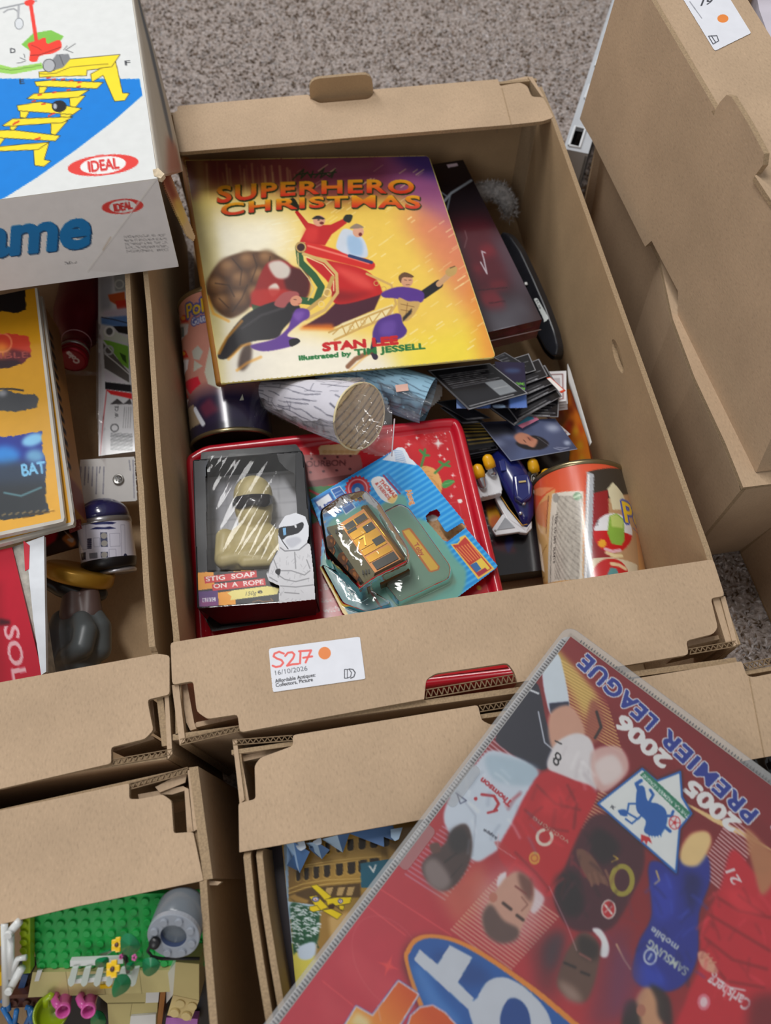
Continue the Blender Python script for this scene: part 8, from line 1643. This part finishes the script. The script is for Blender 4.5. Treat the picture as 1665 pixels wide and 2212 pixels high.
k.blob(t([(1080, 1010), (1110, 1012), (1135, 1060), (1130, 1100), (1105, 1095), (1110, 1050)]), (232, 232, 236), 1, 1.5); k.blob(t([(1050, 1020), (1090, 1040), (1105, 1090), (1090, 1180), (1060, 1245), (1010, 1240), (965, 1190), (985, 1110), (1010, 1060)]), (112, 84, 72), 1, 4); k.blob(t([(1040, 1030), (1100, 1060), (1090, 1110), (1040, 1090)]), (54, 42, 40), .9, 6); k.blob(t([(970, 1180), (1020, 1200), (1050, 1245), (1000, 1240)]), (176, 150, 138), .8, 7); k.line(t([(990, 1120), (1025, 1135)]), 6, (44, 34, 34), .8, 3); k.line(t([(1045, 1150), (1070, 1160)]), 6, (44, 34, 34), .8, 3); k.line(t([(1040, 1090), (1075, 1110)]), 5, (150, 96, 90), .9, 2); k.blob(t([(930, 1050), (990, 1020), (970, 1120), (930, 1140)]), (74, 66, 76), .8, 12)
# player in blue shirt
k.blob(t([(1265, 800), (1330, 790), (1445, 760), (1465, 850), (1430, 960), (1425, 1100), (1380, 1190), (1300, 1215), (1215, 1170), (1230, 1060), (1275, 960)]), (44, 56, 156), 1, 3); k.blob(t([(1280, 860), (1340, 840), (1350, 950), (1290, 980)]), (58, 76, 190), .7, 8); k.blob(t([(1380, 830), (1440, 850), (1400, 960)]), (28, 34, 106), .8, 8); k.blob(t([(1240, 1120), (1320, 1170), (1290, 1210), (1220, 1180)]), (54, 84, 200), .7, 8); k.line(t([(1290, 820), (1300, 850), (1285, 862)]), 4, (216, 190, 130), .9)
k.text('SAMSUNG', t([(1398, 1142)])[0], t([(1268, 1042)])[0], 17, (196, 206, 200), up=(-.55, .82)); k.text('mobile', t([(1366, 1066)])[0], t([(1278, 1000)])[0], 14, (206, 214, 216), up=(-.5, .86)); x, y = t([(1270, 1100)])[0]; k.ring(x, y, 13, 4, (200, 210, 226), ry=16); k.ell(x, y, 8, 10, (60, 84, 170)); k.line([(x - 4, y + 6), (x + 3, y - 6)], 3, (220, 226, 236))
k.blob(t([(1250, 1200), (1300, 1220), (1320, 1290), (1290, 1360), (1220, 1340), (1215, 1260)]), (206, 158, 124), 1, 4); k.blob(t([(1270, 1190), (1330, 1230), (1340, 1330), (1300, 1300), (1290, 1240)]), (54, 42, 40), .9, 5); k.blob(t([(1185, 1260), (1225, 1250), (1240, 1380), (1180, 1380)]), (52, 44, 44), .95, 5); k.ell(*t([(1240, 1275)])[0], 10, 13, (186, 126, 104), 1, 1); k.line(t([(1160, 1060), (1185, 1110), (1205, 1140)]), 4, (226, 196, 150), .9, 1); k.blob(t([(1160, 1070), (1230, 1130), (1220, 1240), (1140, 1300)]), (120, 70, 110), .6, 14)
# player in bright red shirt
k.blob(t([(1400, 700), (1455, 690), (1470, 730), (1430, 800), (1380, 800), (1365, 760)]), (236, 206, 150), 1, 4); k.blob(t([(1540, 750), (1620, 830), (1700, 860), (1700, 1380), (1370, 1380), (1390, 1230), (1430, 1130), (1440, 1000), (1500, 870)]), (206, 40, 58), 1, 4); k.blob(t([(1580, 680), (1650, 740), (1700, 800), (1640, 900), (1610, 830)]), (196, 140, 100), .95, 5); k.text('21', t([(1570, 858)])[0], t([(1538, 800)])[0], 20, (232, 220, 222), up=(-.86, .3))
for l_ in ([(1460, 960), (1560, 1020), (1660, 1080)], [(1450, 1040), (1540, 1110), (1650, 1140)], [(1560, 900), (1640, 960)], [(1440, 1080), (1520, 1180), (1640, 1200)], [(1480, 900), (1560, 950), (1700, 980)]): k.line(t(l_), 7, (150, 22, 38), .65, 5)
k.blob(t([(1520, 880), (1600, 900), (1640, 960), (1560, 960)]), (228, 66, 76), .6, 8); k.text('Carlsberg', t([(1604, 1246)])[0], t([(1470, 1158)])[0], 25, (236, 226, 230), up=(-.5, .86)); k.line(t([(1490, 1170), (1530, 1200), (1580, 1210)]), 3, (236, 226, 230)); x, y = t([(1445, 1248)])[0]; k.ell(x, y, 14, 18, (226, 130, 146)); k.ell(x, y, 8, 11, (236, 206, 212))
k.blob(t([(1425, 1090), (1450, 1085), (1490, 1140), (1480, 1155), (1440, 1135)]), (226, 170, 146), 1, 2); [k.line(t([(1440 + i * 12, 1105 + i * 8), (1462 + i * 11, 1090 + i * 14)]), 4, (214, 150, 124), .9, 1) for i in range(3)]; k.blob(t([(1600, 1240), (1700, 1230), (1700, 1380), (1600, 1380)]), (120, 26, 40), .8, 12)
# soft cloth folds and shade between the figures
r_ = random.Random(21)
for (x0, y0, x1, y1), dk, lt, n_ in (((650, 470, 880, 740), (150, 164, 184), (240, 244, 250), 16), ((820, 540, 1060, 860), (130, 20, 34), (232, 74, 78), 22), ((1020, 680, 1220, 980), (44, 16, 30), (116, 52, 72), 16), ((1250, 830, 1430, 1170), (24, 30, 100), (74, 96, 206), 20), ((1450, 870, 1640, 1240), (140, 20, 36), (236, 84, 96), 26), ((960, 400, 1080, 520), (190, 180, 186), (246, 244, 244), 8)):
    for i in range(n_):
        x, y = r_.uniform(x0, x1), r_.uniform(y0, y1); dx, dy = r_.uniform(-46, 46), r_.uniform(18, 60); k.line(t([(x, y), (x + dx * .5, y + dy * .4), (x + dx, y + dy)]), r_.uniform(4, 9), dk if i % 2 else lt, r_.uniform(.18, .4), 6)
# maroon band, lettering and the star crest
k.poly(t3([(395, 60), (2000, 1420), (2000, 1600), (1560, 1240), (1300, 1090), (1040, 930), (640, 560), (420, 300), (320, 190)]), (146, 36, 46), .9, 8)
WB = (226, 228, 234); BB = (40, 66, 160); upv = (-.68, .73)
def lab(s_, p0, p1, h_, c_=BB, o_=WB, ow=4): k.text(s_, p0, p1, h_, o_, up=upv, outline=o_, ow=ow, track=.06); k.text(s_, p0, p1, h_, c_, up=upv, outline=c_, ow=1.0, track=.06)
lab('PREMIER', (1640, 1758), (1445, 1577), 32); lab('LEAGUE', (1424, 1557), (1268, 1413), 32); lab('F.A.', (1758, 1868), (1668, 1784), 32)
k.text('2006', (1452, 1640), (1345, 1542), 30, (236, 236, 236), up=upv, outline=(236, 236, 236), ow=2); k.text('2005', (1601, 1777), (1493, 1682), 30, (236, 236, 236), up=upv, outline=(236, 236, 236), ow=2)
st_ = t([(1100, 600), (1244, 486), (1292, 526), (1368, 496), (1374, 578), (1405, 632), (1366, 680), (1354, 824)]); k.line(st_ + st_[:1], 11, (30, 16, 26), .4, 8); k.poly(st_, (230, 236, 242)); k.line(st_ + st_[:1], 4.5, (36, 112, 188)); k.poly(t([(1236, 506), (1254, 492), (1402, 630), (1384, 650)]), (54, 140, 110)); k.text('THE F.A. PREMIER LEAGUE', t([(1398, 640)])[0], t([(1250, 502)])[0], 7, (226, 236, 232), up=upv)
BL_ = (24, 106, 184)
k.blob(t([(1228, 550), (1250, 545), (1262, 590), (1295, 600), (1320, 620), (1325, 660), (1305, 700), (1275, 705), (1250, 690), (1255, 655), (1225, 620)]), BL_, 1, .6); k.line(t([(1235, 560), (1225, 535), (1240, 525)]), 8, BL_); k.line(t([(1265, 600), (1280, 570), (1270, 555)]), 6, BL_); k.line(t([(1310, 640), (1340, 640), (1345, 625)]), 6, BL_); k.line(t([(1300, 660), (1335, 690)]), 7, BL_); k.line(t([(1225, 600), (1200, 600), (1195, 630), (1230, 650), (1240, 640), (1210, 665), (1190, 650)]), 4, BL_); k.blob(t([(1165, 622), (1190, 620), (1195, 640), (1175, 638)]), BL_)
for i in range(5): k.poly(t([(1262 + i * 9, 690), (1272 + i * 9, 690), (1266 + i * 10, 712)]), BL_)
x, y = t([(1350, 662)])[0]; k.ell(x, y, 12, 14, (236, 226, 228)); k.ring(x, y, 12, 2, (206, 50, 62), ry=14); k.ell(x, y, 4, 4, (206, 50, 62)); [k.line([(x, y), (x + 11 * math.cos(i * 1.257), y + 12 * math.sin(i * 1.257))], 1.6, (206, 50, 62)) for i in range(5)]; k.poly(t([(1240, 700), (1268, 710), (1276, 730), (1262, 722), (1258, 735), (1250, 720), (1240, 728)]), (206, 50, 62)); k.text('TM', t([(1158, 612)])[0], t([(1146, 604)])[0], 7, (60, 64, 76), up=upv)
# big oval with white and orange lettering
ovp = tn([(530, 1300), (545, 1200), (600, 1135), (700, 1115), (850, 1140), (1020, 1220), (1250, 1370), (1500, 1560), (1800, 1850), (1800, 2100), (900, 2100), (650, 1650)])
k.poly([(x - 6, y + 4) for x, y in ovp], (60, 20, 30), .6, 10); k.blob(ovp, (230, 150, 62)); ov2 = tn([(556, 1310), (572, 1215), (620, 1160), (710, 1140), (850, 1168), (1010, 1248), (1230, 1395), (1480, 1590), (1780, 1870), (1780, 2060), (930, 2060), (680, 1640)]); k.blob(ov2, (36, 104, 178)); k.blob(tn([(580, 1330), (640, 1330), (760, 1520), (900, 1700), (760, 1700), (640, 1500)]), (96, 150, 214), .7, 10); k.blob(tn([(880, 1250), (1100, 1400), (900, 1450), (700, 1250)]), (24, 74, 140), .6, 12)
k.poly(tn([(588, 1282), (625, 1214), (742, 1312), (822, 1186), (970, 1266), (874, 1430), (982, 1535), (940, 1602)]), (206, 212, 222)); ot = tn([(945, 1612), (1000, 1530), (1060, 1432), (1140, 1396), (1220, 1410), (1320, 1470), (1420, 1570), (1480, 1680), (1500, 1860), (1300, 1950), (1080, 1900)]); k.blob(ot, (206, 212, 222)); k.blob(tn([(1150, 1690), (1180, 1570), (1230, 1530), (1300, 1560), (1345, 1650), (1340, 1800), (1200, 1860)]), (26, 84, 156))
for l_, ex in ((tn([(135, 1720), (212, 1590), (318, 1650), (488, 1424), (614, 1508), (480, 1730), (480, 1900), (130, 1900)]), 0), (tn([(540, 1750), (570, 1650), (630, 1596), (710, 1582), (790, 1630), (870, 1720), (900, 1900), (540, 1900)]), 1)):
    k.line(l_ + l_[:1], 8, (96, 106, 190)); k.line(l_ + l_[:1], 5, (226, 224, 232)); k.grad(tn([(150, 1800)])[0], tn([(560, 1480)])[0], [(0, (246, 206, 120)), (.35, (238, 160, 70)), (1, (218, 98, 30))], l_)
k.poly(tn([(170, 1700), (215, 1620), (300, 1670), (300, 1740)]), (250, 236, 200), .7, 6)
# creases and sheen of the sleeve, painted as pale lines on the cover
for l_ in ([(775, 700), (770, 740), (830, 780)], [(940, 870), (1000, 1000), (1030, 1080)], [(380, 1260), (390, 1310)]): k.line(t(l_), 1.6, (226, 190, 196), .7, 1)
k.A = np.clip((k.A - 18) * 1.18, 0, 255)
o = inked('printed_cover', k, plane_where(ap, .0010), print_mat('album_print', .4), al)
glz = prism('clear_front', [AL(.005, .005, az + .0016), AL(.339, .005, az + .0016), AL(.339, .266, az + .0016), AL(.005, .266, az + .0016)], (0, 0, -.0003), film_mat('front_film', haze=.015, rough=.10, bump=.04, bscale=18, refl=.6), al)

bw = bagsheet(None, [(1500, 1665), (1600, 1640), (1700, 1615), (1760, 1900), (1600, 1850)], lambda u, v: .135, (40, 40), 'black_wrap', mat('black_wrap', (26, 26, 30), .2, var=.3, bump=.6, bscale=60, coat=.5)); tag(bw, 'crumpled black plastic wrap inside the bottom box, right of the album', 'wrap')
